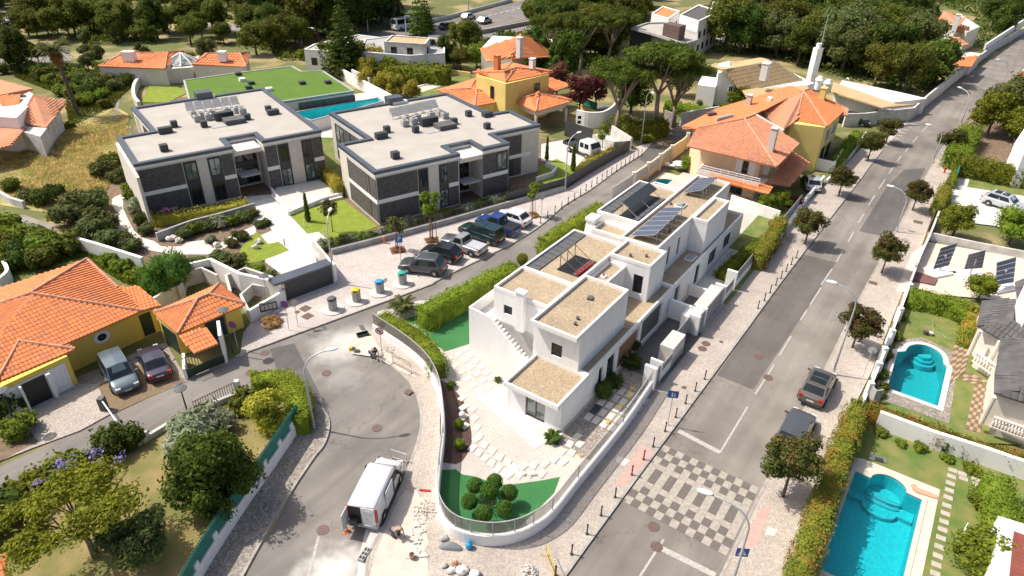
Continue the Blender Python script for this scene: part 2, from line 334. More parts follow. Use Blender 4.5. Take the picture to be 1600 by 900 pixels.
grass_b=mat('bright_lawn',(.17,.25,.02),(.25,.29,.03),scale=1.3,detail=9,rough=.95,bump=.8,bscale=40,fine=.16)
grass_d=mat('dry_lawn',(.165,.17,.042),(.31,.235,.10),scale=.45,detail=10,rough=.95,bump=.8,bscale=40,fac=(.38,.62),fine=.2)
turf=mat('artificial_turf',(.028,.155,.04),(.04,.175,.05),scale=.6,rough=.85,bump=.4,bscale=90,fine=.1)
turf_r=mat('roof_turf',(.085,.165,.012),(.10,.18,.018),scale=.4,detail=8,rough=.95,bump=.5,bscale=60,fine=.1)
field=mat('dry_field',(.46,.37,.16),(.24,.24,.08),scale=.28,detail=10,rough=1,bump=.8,bscale=12,fac=(.42,.60),fine=.2)
park=mat('park_ground',(.34,.265,.13),(.13,.14,.042),scale=.12,detail=12,rough=1,fac=(.38,.52),fine=.2)
soil=mat('soil',(.22,.15,.10),(.14,.10,.065),scale=2,rough=1,fine=.2)
dirt=mat('dirt_track',(.30,.27,.24),(.235,.21,.185),scale=.9,rough=1,fine=.12)
paint=mat('road_paint',(.46,.435,.395),(.27,.25,.225),scale=7,detail=6,rough=.7,fac=(.45,.75))
paint_y=mat('yellow_line',(.50,.36,.10),(.30,.25,.15),scale=5,rough=.7)
bl_l=mat('pale_block',(.41,.37,.315),(.31,.275,.235),scale=4,rough=.85,fine=.12)
bl_d=mat('dark_block',(.155,.135,.122),(.125,.108,.098),scale=5,rough=.9,fine=.12)
pink=mat('pink_tactile',(.60,.35,.30),(.50,.29,.25),rough=.85,scale=3,fine=.1)
tred=mat('brick_red_floor',(.20,.095,.085),rough=.8)
rust=mat('rusty_iron',(.16,.10,.085),(.11,.075,.06),rough=.7,scale=6)
stone=mat('pale_stone',(.66,.61,.54),(.52,.48,.42),rough=.9,island=.2,scale=3)
deck=mat('travertine',(.66,.56,.47),(.58,.49,.41),rough=.8,fine=.05)
pooltile=mat('pool_mosaic',(.02,.50,.55),(.016,.42,.47),scale=3.5,detail=3,rough=.4,fine=.22)
pooltile_l=mat('pale_pool_mosaic',(.05,.42,.47),(.04,.37,.42),scale=3.5,detail=3,rough=.4,fine=.2)
pool_w=watermat('pool_water',(.72,.93,.96))
pvblue=mat('pv_cells',(.085,.10,.15),(.10,.12,.17),rough=.3,scale=3,spec=.5)
concrete=mat('concrete',(.62,.585,.54),(.52,.49,.45),scale=1,rough=.9,fine=.06)
blue=mat('sign_blue',(.01,.12,.42),rough=.4);red=mat('sign_red',(.55,.03,.03),rough=.4);wsign=mat('sign_white',(.8,.8,.8),rough=.4)
greenfence=mat('green_steel',(.02,.20,.15),(.015,.16,.12),rough=.55)
dkgreen=mat('dark_green_panel',(.012,.035,.022),rough=.5,spec=.6)
yel=mat('yellow_plastic',(.72,.48,.03),rough=.5)
orange=mat('orange_plastic',(.75,.2,.06),rough=.6)
tarp=mat('grey_tarp',(.20,.215,.235),(.16,.17,.19),rough=.7,bump=.5,bscale=4)
skin=mat('skin',(.48,.28,.19),rough=.6)
glass_f=glassmat('fence_glass',(.30,.31,.28),.42);glass_fd=glassmat('fence_mesh',(.16,.15,.14),.62)
# foliage
lf_street=leafmat('plum_leaf',(.036,.046,.012),(.10,.108,.024),(.115,.075,.028))
lf_park=leafmat('oak_leaf',(.040,.056,.009),(.12,.145,.022),(.14,.13,.022))
lf_dark=leafmat('dark_leaf',(.025,.044,.008),(.09,.125,.02))
lf_bright=leafmat('bright_leaf',(.06,.085,.010),(.18,.21,.022))
lf_ball=leafmat('clipped_leaf',(.03,.075,.012),(.07,.15,.022));lf_magn=leafmat('glossy_leaf',(.028,.055,.008),(.10,.16,.025));lf_olive=leafmat('olive_leaf',(.05,.066,.02),(.15,.165,.055))
lf_grey=leafmat('grey_leaf',(.13,.15,.09),(.30,.32,.21))
lf_pine=leafmat('pine_leaf',(.03,.055,.008),(.12,.155,.024))
lf_hedge=leafmat('hedge_leaf',(.07,.10,.010),(.22,.25,.025))
lf_hedgey=leafmat('golden_hedge_leaf',(.08,.10,.012),(.24,.23,.03),(.33,.20,.04))
lf_yell=leafmat('yellow_leaf',(.14,.13,.015),(.36,.31,.05))
lf_jac=leafmat('lime_leaf',(.08,.11,.010),(.25,.30,.03))
lf_purple=leafmat('purple_flower',(.13,.10,.30),(.32,.27,.55))
lf_red=leafmat('red_leaf',(.07,.025,.022),(.16,.06,.045));lf_brown=leafmat('brown_leaf',(.12,.06,.03),(.30,.15,.08))
lf_dry=leafmat('dry_grass_leaf',(.26,.22,.08),(.70,.58,.26),(.36,.38,.11),trans=.5);lf_rust=leafmat('rusty_hedge_leaf',(.085,.10,.012),(.20,.215,.03),(.24,.15,.035))
lf_yflower=leafmat('yellow_flower',(.5,.38,.02),(.8,.65,.05));lf_pinkf=leafmat('pink_flower',(.35,.08,.10),(.5,.2,.2))
# ================================================================ SETTING: ground, roads, pavements
def Cq(x0,y0,k,L):return [(x0+x/k,y0+y/k)for x,y in L]
def inside(p,poly):
    c=False;n=len(poly)
    for i in range(n):
        a,b=poly[i],poly[i-1]
        if (a[1]>p[1])!=(b[1]>p[1])and p[0]<(b[0]-a[0])*(p[1]-a[1])/(b[1]-a[1])+a[0]:c=not c
    return c
def circle(c,r,n=28,ry=None,F=WORLD):return [F(c[0]+r*math.cos(2*math.pi*i/n),c[1]+(ry or r)*math.sin(2*math.pi*i/n))for i in range(n)]
HF=Frame(G2((878,681)),90-34.12)          # white house: u runs along the road, v to the left
# pools (outline of the water, world)
_arc=lambda a,b,k,n:[((a[0]+b[0])/2+math.cos(t)*(a[0]-b[0])/2-math.sin(t)*(a[1]-b[1])/2*k,(a[1]+b[1])/2+math.cos(t)*(a[1]-b[1])/2+math.sin(t)*(a[0]-b[0])/2*k)for t in [math.pi*i/n for i in range(n+1)]]
p1=GL([(1336,737),(1281,890),(1399,952),(1440,782.5),(1416,771),(1360,748)],.1)
P1=p1[:4]+_arc(p1[4],p1[5],.85,12)
p2=GL([(1402,551),(1386,607.5),(1465,636),(1479,575)],.1)
P2=p2+smooth_path(GL([(1474,569),(1471,556),(1459,546),(1440,539.5),(1422,541),(1414,550)],.1),4)
c3=G2((1042,288),.2);P3=circle(c3,1.75,24)
P4=GL([(455,177),(590,153.5),(597,158.5),(487,188)],1.7)
P5=GL([(624,128.5),(648,122.5),(671,130),(632,139.5)],.1)
POOLS=[P1,P2,P3,P5]
def hs(poly):return [q for q in POOLS if inside((sum(p[0]for p in q)/len(q),sum(p[1]for p in q)/len(q)),poly)]
def zone(name,L,z,m,world=False,kind='structure',parent=None):
    poly=L if world else GL(L,z)
    return sheet(name,poly,z,m,parent,hs(poly),kind)
def slab(name,L,z,m,kerb=True,world=False,kind='structure'):
    poly=L if world else GL(L,z)
    return tag(MB().prism(poly,0.0,z).build(name,m),kind=kind)
zone('ground',[(-1200,-80),(1200,-80),(1200,2500),(-1200,2500)],0.0,park,world=True)
roadL=[(640,1260),(884,897),(1047,675),(1150,536),(1215,447),(1262,385),(1360,260),(1420,187),(1462,155),(1557,85),(1650,15),(1750,-50)]
roadR=[(935,1260),(1125,897),(1190,767),(1240,672),(1289,577),(1320,513),(1355,445),(1402,360),(1447,275),(1485,215),(1522,187),(1580,140),(1690,60),(1800,-10)]
zone('main_road',roadL+roadR[::-1],.012,asph)
side=[(-200,860),(-200,790),(0,729),(120,675),(180,640),(292,592),(375,553),(400,541),(660,448),(710,422),(800,378),(882,318),(960,265),(1003,235),(985,200),(955,185),(900,190),(905,160),(960,165),(1020,200),(1090,190),(1095,215),(1070,240),(1000,310),(900,380),(820,440),(700,560),(700,900),(640,1100),(290,1200),(375,905),(440,790),(487,718),(480,640),(470,600),(385,608),(295,655),(200,705),(0,800)]
zone('side_road',side,.010,asph_l)
zone('asphalt_patch',[(1120,586),(1177,609),(1282,450),(1306,410),(1254,397),(1218,446),(1155,536)],.016,asph_d)
zone('asphalt_patch',Cq(1200,225,4,[(740,270),(570,545),(690,570),(800,540),(960,200),(985,150),(850,160)]),.016,asph_n)
zone('asphalt_patch',Cq(400,450,4,[(85,380),(240,345),(410,685),(300,700),(170,620)]),.014,asph_n)
zone('asphalt_patch',[(1040,225),(1003,234),(1000,250),(1020,262),(1060,235),(1085,215)],.015,asph_n)
zone('reddish_setts',Cq(860,130,5.29,[(820,470),(900,410),(1020,440),(1080,450),(960,520),(900,515)]),.02,calc_o)
# pavements (real kerb step)
slab('pavement_east',[(1125,905),(1190,767),(1240,672),(1289,577),(1320,513),(1355,445),(1402,360),(1447,275),(1485,215),(1522,187),(1580,140),(1660,85),(1690,110),(1530,230),(1490,262),(1470,300),(1440,385),(1405,470),(1362,580),(1342,620),(1235,900),(1080,1260),(930,1260)],.12,calc)
slab('pavement_west',[(640,1260),(884,897),(1047,675),(1150,536),(1215,447),(1262,385),(1350,272),(1378,236),(1345,232),(1290,290),(1255,322),(1150,400),(900,600),(700,620),(640,500),(583,512),(580,540),(600,560),(617,575),(634,590),(645,605),(653,622),(657,640),(658,660),(655,680),(646,710),(625,765),(600,822),(583,850),(574,875),(571,905),(560,1000),(420,1260)],.12,calc)
zone('white_sett_strip',[(1378,236),(1420,189),(1445,172),(1400,200),(1350,262),(1330,275)],.02,calc_w)
slab('pavement_north',[(380,520),(375,556),(400,544),(660,449),(677,441),(710,424),(800,380),(847,350),(882,320),(922,296),(966,264),(1004,240),(1020,222),(985,232),(960,246),(880,298),(800,319),(520,398),(518,440),(450,470),(392,505)],.12,calc_w)
slab('pavement_corner',[(466,648),(480,632),(492,632),(505,640),(513,655),(513,672),(505,695),(487,718),(440,790),(378,900),(280,1150),(180,1150),(310,890),(430,720)],.12,calc_y)
zone('sand_patch',[(576,905),(588,862),(602,828),(614,800),(625,776),(634,766),(645,771),(650,765),(657,778),(666,782),(661,795),(669,812),(664,830),(670,846),(663,861),(669,880),(668,905)],.128,sand)
zone('sand_patch',Cq(400,450,4,[(640,300),(730,300),(760,360),(980,510),(1000,560),(870,500),(740,430),(600,410),(560,350)]),.13,sand)
for L in ([(560,872),(572,826),(600,822),(575,870),(571,905),(558,905)],):zone('concrete_patch',L,.014,concrete)
for L in (Cq(800,675,4,[(800,90),(885,120),(700,345),(640,320),(720,220)]),[(1190,795),(1206,790),(1184,850),(1160,857),(1166,830)]):zone('pink_tactile_paving',L,.126,pink)
for L in (Cq(800,675,4,[(660,150),(740,175),(700,215),(650,185)]),Cq(1200,675,4,[(0,590),(60,610),(40,650),(-20,640)])):zone('patched_paving',L,.127,concrete)
# worn kerb stones along the main road
def kerb(L,w=.15,z=.135,m=kerb_m,name='kerb',side=1):
    P=smooth_path(GL(L,.12),4);mb=MB();strip_wall(mb,P,w,0,z);return tag(mb.build(name,m),kind='structure')
kerb([(700,1165),(884,897),(1047,675),(1150,536),(1215,447),(1262,385),(1350,272)])
kerb([(1060,1020),(1125,903),(1190,767),(1240,672),(1289,577),(1320,513),(1355,445),(1402,360),(1447,275),(1485,215),(1522,187)])
kerb([(583,545),(600,560),(617,575),(634,590),(645,605),(653,622),(657,640),(658,660),(655,680),(646,710),(625,765),(600,822),(583,850),(574,875),(571,905)])
kerb([(375,556),(400,544),(660,449),(677,441),(710,424),(800,380),(847,350),(882,320),(922,296),(966,264),(1004,240)])
kerb([(480,631),(492,632),(505,640),(513,655),(513,672),(505,695),(487,718),(440,790),(378,900),(360,950)])
# painted lines
def stripe(mb,a,b,w,z):
    A,B=(G2(a,z),G2(b,z));d=(B[0]-A[0],B[1]-A[1]);l=math.hypot(*d);n=(-d[1]/l*w/2,d[0]/l*w/2)
    mb.poly([(A[0]-n[0],A[1]-n[1],z),(B[0]-n[0],B[1]-n[1],z),(B[0]+n[0],B[1]+n[1],z),(A[0]+n[0],A[1]+n[1],z)])
mk=MB()
for a,b in (((1000,900),(1037,843)),((1125,707),(1168,636)),((1180,616),(1196,591)),((1200,585),(1209,570)),((1218,555),(1236,525)),((1251,500),(1261,484)),((1266,476),(1283,449))):stripe(mk,a,b,.13,.022)
dash=[(1283,445),(1300,420),(1307,409),(1317,392),(1325,378),(1334,362),(1341,348),(1350,334),(1357,321),(1367,305),(1373,295),(1383,280),(1389,271),(1396,261),(1402,252),(1408,244),(1415,237),(1420,230),(1426,223),(1434,213),(1440,206),(1450,196)]
for i in range(0,len(dash),2):stripe(mk,dash[i],dash[i+1],.13,.022)
stripe(mk,(1060,673),(1125,707),.38,.024);stripe(mk,(1034,857),(1118,899),.38,.024)
for i in range(9):stripe(mk,(1381+i*4.6,222-i*4.3),(1394+i*5.2,226-i*4.5),.35,.026)
tag(mk.build('road_marking',paint),kind='structure')
mk=MB(); 
for a,b in (((498,838),(482,900)),):stripe(mk,a,b,.16,.02)
for a,b in (((1040,170),(1058,176)),):stripe(mk,a,b,.1,.02)
tag(mk.build('road_marking',paint),kind='structure')
mk=MB();L=Cq(400,675,4,[(350,185),(240,345),(120,560),(0,760),(-60,880)])
for i in range(4):stripe(mk,L[i],L[i+1],.12,.02)
L=Cq(0,450,4,[(740,770),(1165,580)]);stripe(mk,L[0],L[1],.12,.02)
tag(mk.build('yellow_line',paint_y),kind='structure')
# paved crossing: blocks of light and dark setts
q=Cq(800,675,4,[(690,430),(950,80),(1545,350),(1340,775)])
Q=[Vector(G(x,y,.02))for x,y in q]
cr=tag(sheet('paved_crossing',[(p.x,p.y)for p in Q],.02,asph),kind='structure')
def bil(s,t):return (Q[0]*(1-s)*(1-t)+Q[1]*(1-s)*t+Q[2]*s*t+Q[3]*s*(1-t))
def block(s0,s1,t0,t1,m,z=.03):
    ps=[bil(s0,t0),bil(s1,t0),bil(s1,t1),bil(s0,t1)]
    c=sum(ps,Vector())/4;ps=[c+(p-c)*.975 for p in ps]
    MB().prism([(p.x,p.y)for p in ps],.018,z).build('paving_block',m,cr)
N=13;RW=[0,1,2,3,3.8,6.0,6.8,7.8,8.8,9.8];R=9.8
for i in range(N):
    for r in (0,1,7,8): 
        lt=(i %2==0)if r in (0,8)else (i %2==1);block(i/N,(i+1)/N,RW[r]/R,RW[r+1]/R,bl_l if lt else bl_d)
    if i %2==0:block(i/N,(i+1)/N,2/R,7.8/R,bl_l)
    else:
        for r,m_ in ((2,bl_d),(3,bl_l),(4,bl_d),(5,bl_l),(6,bl_d)):block(i/N,(i+1)/N,RW[r]/R,RW[r+1]/R,m_)
# iron covers
def cover(name,x,y,r,z,m=rust,sq=False,w=.6,h=.6,ang=34):
    g=G2((x,y),z);mb=MB()
    if sq:F=Frame(g,90-ang);mb.cbox((0,0,z+.004),h,w,.012,F)
    else:mb.cyl(g[0],g[1],z,z+.01,r,20)
    return tag(mb.build(name,m),kind='structure')
for x,y in ((1021,823),(1026,854),(510,583),(589,669),(504.5,828),(414,551),(1185,557),(1200,590),(391,583)):cover('manhole_cover',x,y,.36,.024)
for x,y in ((1103,537),(1097.5,545)):cover('manhole_cover',x,y,.36,.125)
for x,y,w_,h_ in ((1127,534,.3,.3),(1069,605.5,.3,.35),(638,612,.5,.5),(1434.5,347,.9,.8),(1364,442,.75,.6),(477,482,.8,.8),(480.5,494,.8,.8),(464.5,487.5,.4,.4),(276,596,.9,.5)):cover('drain_cover',x,y,0,.13 if x !=276 else .06,sq=True,w=w_,h=h_)
for x,y in ((506,511),(566,512)):cover('drain_cover',x,y,0,.02,dgrey,True,.8,.35,60)
# yellow house forecourt and garage bays
slab('forecourt',Cq(0,450,4,[(-300,900),(-300,600),(100,700),(480,600),(610,600),(640,680),(700,780),(500,890),(200,1000),(0,1080),(-300,1180)]),.10,calc)
slab('forecourt_by_wall',Cq(0,450,4,[(100,700),(480,560),(900,380),(1040,340),(1170,580),(700,780),(610,600),(480,640)]),.05,calc_y)
slab('parking_bays',Cq(0,450,4,[(600,620),(800,500),(1000,440),(1160,575),(740,770),(695,770)]),.058,calc_o)
zone('verge',[(-60,700),(0,660),(40,665),(60,690),(0,720),(-60,745)],.11,soil)
# south-west garden
slab('garden_lawn',[(466,655),(445,690),(400,745),(310,880),(230,1100),(-300,1200),(-300,880),(0,812),(110,765),(232,690),(300,655),(375,618),(440,600),(466,620)],.14,grass_d)
# white house plot
wall_px=[(583,520),(605,535),(630,552),(655,573),(672,594),(683,618),(689,650),(690,690),(684,740),(681,780),(684,805),(693,825),(710,841),(735,850),(770,854),(805,849),(835,836),(865,813),(905,762),(975,675),(1019,610)]
WC=smooth_path(GL(wall_px,.12),3)
u0,v0=HF.inv(G2((1019,610),.12));u1,v1=HF.inv(G2((1212,380),.12));u2,v2=HF.inv(G2((1255,318),.12))
plot=WC+[HF(u1,v1),HF(u2,v2),HF(u2+.5,12),HF(20,12.2),HF(12,12.6)]+GL([(655,470),(590,487)],.12)
tag(MB().prism(plot,0,.15).build('house_plot',gravel_g),kind='structure')
zone('artificial_lawn',Cq(400,450,4,[(900,200),(1340,90),(1345,345),(1180,397),(1120,350),(1000,230)]),.165,turf)
zone('artificial_lawn',[(685,735),(712,733),(722,741),(745,745),(775,757),(800,757),(850,750),(875,745),(866,770),(836,800),(808,826),(780,834),(740,833),(712,826),(695,808),(687,780)],.165,turf)
zone('mulch_bed',Cq(400,450,4,[(1100,560),(1190,590),(1235,630),(1290,690),(1310,740),(1330,800),(1345,900),(1348,960),(1330,1020),(1290,1080),(1250,1100),(1160,1090),(1150,900),(1150,700)]),.168,mulch)
zone('patio',Cq(720,420,3.214,[(75,640),(220,590),(330,560),(520,700),(520,825),(370,905)]),.17,white_w)
zone('side_terrace',[HF(a,b)for a,b in ((9,0),(9,-3.3),(17,-3.3),(17,0))],.166,dgrey,world=True)
zone('side_terrace',[HF(a,b)for a,b in ((-1,0),(-1,-3.3),(9,-3.3),(9,0))],.164,calc_y,world=True)
zone('side_terrace',[HF(a,b)for a,b in ((17,0),(17,-1.8),(36,-1.8),(36,0))],.165,concrete,world=True)
zone('side_bed',[HF(a,b)for a,b in ((22.5,-1.8),(22.5,-3.4),(36,-3.4),(36,-1.8))],.166,grass,world=True)
zone('back_lawn',[HF(a,b)for a,b in ((33,.2),(33,-3.4),(46,-3.4),(46,.2))],.167,grass,world=True)
zone('back_terrace',[HF(a,b)for a,b in ((31,14),(31,5.5),(48,5.5),(48,14))],.17,deck,world=True)
# stepping stones of the white house garden (pale, many)
rs=random.Random(3)
st=[(706+i*0,0)for i in range(0)]
for j,(sx,sy,dx,dy,n)in enumerate(((702,560,9.5,10.5,8),(716,553,9.5,10.5,8),(728,546,8,9,6),(722,622,1.5,14.5,4),(738,640,3.5,14,4),(738,700,10,8,6),(745,686,12,9.5,6),(795,742,17,-.5,4),(800,731,17,-2,4),(866,718,12,-12,4),(880,722,13,-14,3))):
    for i in range(n):
        c=G2((sx+dx*i,sy+dy*i),.17);F=Frame(c,56+rs.uniform(-12,12)+(i*4 if j in (5,6)else 0))
        st.append(MB().prism([F(-.33,-.2),F(.3,-.24),F(.34,.2),F(-.28,.24)],.15,.18+j*.003).build('stepping_stone',concrete if rs.random()<.6 else stone));tag(st[-1],kind='structure')
for i in range(5):
    for j in range(5):
        if rs.random()<.85:
            o=MB();F=HF;a=2.2+i*.95;b=-.4-j*.62;o.prism([F(a,b),F(a+.75,b),F(a+.75,b-.45),F(a,b-.45)],.15,.19)
            tag(o.build('paving_slab',concrete),kind='structure')
# dark building compound
zone('compound_soil',[(110,380),(165,300),(190,235),(250,150),(470,160),(560,200),(990,225),(985,235),(800,319),(520,398),(515,425),(450,455),(400,470),(300,430),(130,385)],.05,soil)
zone('garden_path',Cq(0,225,4,[(830,300),(760,310),(700,340),(700,380),(730,430),(712,480),(730,530),(760,575),(850,625),(940,665),(1080,690),(1280,690),(1330,690),(1420,640),(1500,590),(1600,560),(1600,505),(1430,580),(1390,610),(1330,650),(1280,600),(1180,610),(1130,640),(1010,640),(960,605),(890,585),(840,545),(800,470),(770,400),(770,340),(830,320)]),.08,concrete)
zone('entrance_walk',Cq(400,225,4,[(-70,330),(85,315),(200,430),(320,560),(390,548),(445,590),(350,625),(380,740),(180,830),(60,740),(55,705),(210,665),(140,610),(75,625),(30,570),(100,540),(60,470),(0,480),(-60,420)]),.09,white_w)
slab('entrance_terrace',Cq(400,225,4,[(130,270),(400,225),(545,330),(200,410),(90,320)]),.35,concrete)
zone('front_lawn',Cq(400,225,4,[(205,440),(545,345),(760,515),(640,560),(470,595),(440,590),(390,548),(320,560)]),.10,grass_b)
zone('front_lawn',[(400,362),(376,388),(370,412),(402,410),(452,391),(435,378),(418,381),(407,367)],.10,grass_b)
zone('back_lawn',[(232,135),(262,125),(292,145),(262,160),(222,160)],.10,grass_b)
zone('pool_terrace',[(440,165),(600,140),(620,165),(520,215),(495,215)],.12,concrete)
zone('back_garden',[(505,215),(520,205),(530,260),(535,305),(470,262),(480,240)],.07,grass)
zone('truck_yard',[(845,250),(846,225),(900,215),(960,205),(985,222),(930,262),(905,275),(880,262)],.08,concrete)
zone('yard_lawn',[(838,262),(870,248),(908,268),(870,292),(845,285)],.09,grass_b)
# neighbouring plots to the east
zone('paved_yard',[(1484,345),(1490,262),(1494,250),(1700,290),(1700,375),(1600,362),(1550,352)],.13,white_w)
zone('yard_lawn',[(1516,277),(1511,292),(1700,322),(1700,306)],.14,grass)
zone('solar_yard',[(1425,395),(1450,378),(1700,420),(1700,480),(1400,455)],.13,deck)
zone('villa_lawn',[(1390,585),(1413,470),(1540,500),(1700,540),(1700,700),(1500,690),(1362,640)],.13,grass)
zone('pool_paving',[(1370,600),(1404,531),(1440,527),(1480,545),(1488,550),(1497,566),(1483,662),(1372,622)],.142,calc_y)
zone('pool_garden',[(1352,655),(1370,668),(1700,770),(1700,1100),(1200,1100),(1262,900)],.13,grass)
zone('pool_deck',[(1350,717),(1469,765),(1441,900),(1420,1000),(1210,1000),(1257,900),(1325,712)],.15,deck)
zone('villa_yard',[(1500,195),(1600,130),(1700,120),(1700,285),(1494,250),(1480,262)],.13,soil)
# land beyond
zone('dry_field',[(-60,250),(60,225),(120,195),(178,165),(200,178),(205,215),(190,260),(170,300),(120,345),(60,330),(-60,310)],.03,field)
zone('scrub',[(-200,330),(20,330),(120,395),(245,420),(250,450),(140,405),(0,440),(-200,520)],.03,grass)
zone('dirt_track',[(190,132),(205,135),(188,150),(185,170),(205,200),(200,215),(175,195),(176,160)],.04,dirt)
zone('dirt_track',[(-200,290),(-50,333),(40,336),(90,355),(85,368),(30,352),(-60,352),(-200,330)],.04,dirt)
zone('park_road',[(-200,60),(-60,60),(15,62),(50,70),(105,75),(112,95),(60,102),(30,110),(0,108),(-200,130)],.05,asph_l)
zone('park_track',[(0,15),(30,22),(32,45),(15,60),(-40,60),(-60,30)],.06,asph_l)
zone('park_track',[(160,0),(200,10),(300,30),(420,45),(480,55),(470,60),(400,52),(280,38),(190,18),(150,8)],.05,dirt)
zone('motorway',[(500,70),(560,52),(640,44),(700,32),(800,5),(900,-25),(1000,-45),(1050,-40),(960,-5),(860,22),(760,45),(690,58),(600,65),(540,80)],.06,asph_l)
zone('motorway',[(690,62),(760,52),(840,32),(900,10),(980,-10),(990,-4),(900,28),(800,52),(740,66)],.07,asph)
mk=MB()
for i in range(14):stripe(mk,(718+i*9.0,30-i*2.2+6),(723+i*9.0,29-i*2.2+5),.5,.08)
stripe(mk,(650,50),(730,34),.25,.08);stripe(mk,(560,58),(650,44),.25,.08)
tag(mk.build('road_marking',paint),kind='structure')
# ================================================================ BUILDINGS
def walls_holes(mb,A,B,z0,z1,holes,depth=.18):
    """wall from A to B (outside on the right of A->B), holes = (u0,u1,z0,z1) in metres from A"""
    l=math.hypot(B[0]-A[0],B[1]-A[1]);d=((B[0]-A[0])/l,(B[1]-A[1])/l);n=(-d[1],d[0])   # n points inside
    P=lambda u,z,k=0:(A[0]+d[0]*u+n[0]*k,A[1]+d[1]*u+n[1]*k,z)
    us=sorted({0,l,*[h[0]for h in holes],*[h[1]for h in holes]});zs=sorted({z0,z1,*[h[2]for h in holes],*[h[3]for h in holes]})
    for i in range(len(us)-1):
        for j in range(len(zs)-1):
            cu,cz=(us[i]+us[i+1])/2,(zs[j]+zs[j+1])/2
            if any(h[0]<cu <h[1]and h[2]<cz <h[3]for h in holes):continue
            mb.poly([P(us[i],zs[j]),P(us[i+1],zs[j]),P(us[i+1],zs[j+1]),P(us[i],zs[j+1])])
    for a,b,c,e in holes:
        mb.poly([P(a,c),P(a,c,depth),P(b,c,depth),P(b,c)][::-1]);mb.poly([P(a,e),P(b,e),P(b,e,depth),P(a,e,depth)][::-1])
        mb.poly([P(a,c),P(a,e),P(a,e,depth),P(a,c,depth)][::-1]);mb.poly([P(b,c),P(b,c,depth),P(b,e,depth),P(b,e)][::-1])
    return P
def window(parent,P,h,depth,gm=None,fm=None,mull=1,rail=0,name='window',fw=.06,label=None):
    a,b,c,e=h;F=lambda u0,u1,z0,z1,k0,k1,mb:mb.mesh([P(u0,z0,k0),P(u1,z0,k0),P(u1,z1,k0),P(u0,z1,k0),P(u0,z0,k1),P(u1,z0,k1),P(u1,z1,k1),P(u0,z1,k1)],[(0,1,2,3),(7,6,5,4),(0,4,5,1),(1,5,6,2),(2,6,7,3),(3,7,4,0)])
    fr=MB();k0,k1=depth-.05,depth+.03
    F(a,a+fw,c,e,k0,k1,fr);F(b-fw,b,c,e,k0,k1,fr);F(a+fw,b-fw,c,c+fw,k0,k1,fr);F(a+fw,b-fw,e-fw,e,k0,k1,fr)
    for i in range(mull):u=a+(b-a)*(i+1)/(mull+1);F(u-fw/2,u+fw/2,c+fw,e-fw,k0,k1,fr)
    for i in range(rail):z=c+(e-c)*(i+1)/(rail+1);F(a+fw,b-fw,z-fw/2,z+fw/2,k0+.01,k1-.005,fr)
    o=fr.build(name,fm or charcoal,parent)
    g=MB();F(a+fw*.5,b-fw*.5,c+fw*.5,e-fw*.5,depth,depth+.02,g);g.build('pane',gm or glass,o)
    if label:o['label']=label
    return o
def panel(parent,P,a,b,c,e,m,name,k=.03):
    mb=MB();q=[P(a,c,.004),P(b,c,.004),P(b,e,.004),P(a,e,.004),P(a,c,-k),P(b,c,-k),P(b,e,-k),P(a,e,-k)]
    mb.mesh(q,[(3,2,1,0),(4,5,6,7),(1,5,4,0),(2,6,5,1),(3,7,6,2),(0,4,7,3)]);return mb.build(name,m,parent)
def parapet_roof(parent,poly,z,m_roof,m_cop,w=.22,h=.28,wallm=None,ov=0.0,rname='roof'):
    """flat roof surface with a raised coping round it; poly world xy, z = top of the coping"""
    A=sum(poly[i][0]*poly[(i+1)%len(poly)][1]-poly[(i+1)%len(poly)][0]*poly[i][1]for i in range(len(poly)))
    if A <0:poly=poly[::-1]
    inn=offset_poly(poly,w);n=len(poly)
    r=sheet(rname,offset_poly(poly,w-.01),z-h,m_roof,parent)
    mb=MB();b=0
    for P_,zz in ((poly,z-h-.12),(poly,z),(inn,z),(inn,z-h-.02)):mb.v+=[(p[0],p[1],zz)for p in P_]
    for k in range(3):
        for i in range(n):
            j=(i+1)%n;mb.f.append((k*n+i,k*n+j,(k+1)*n+j,(k+1)*n+i))
    mb.build('coping',m_cop,parent);return r
def offset_poly(poly,d):
    """inset of a counter-clockwise polygon by d (mitred)"""
    out=[];n=len(poly)
    for i in range(n):
        p,a,b=poly[i],poly[i-1],poly[(i+1)%n]
        e1=(p[0]-a[0],p[1]-a[1]);e2=(b[0]-p[0],b[1]-p[1]);l1=math.hypot(*e1)or 1;l2=math.hypot(*e2)or 1
        n1=(-e1[1]/l1,e1[0]/l1);n2=(-e2[1]/l2,e2[0]/l2);k=1+n1[0]*n2[0]+n1[1]*n2[1]
        k=max(k,.3);out.append((p[0]+d*(n1[0]+n2[0])/k,p[1]+d*(n1[1]+n2[1])/k))
    return out
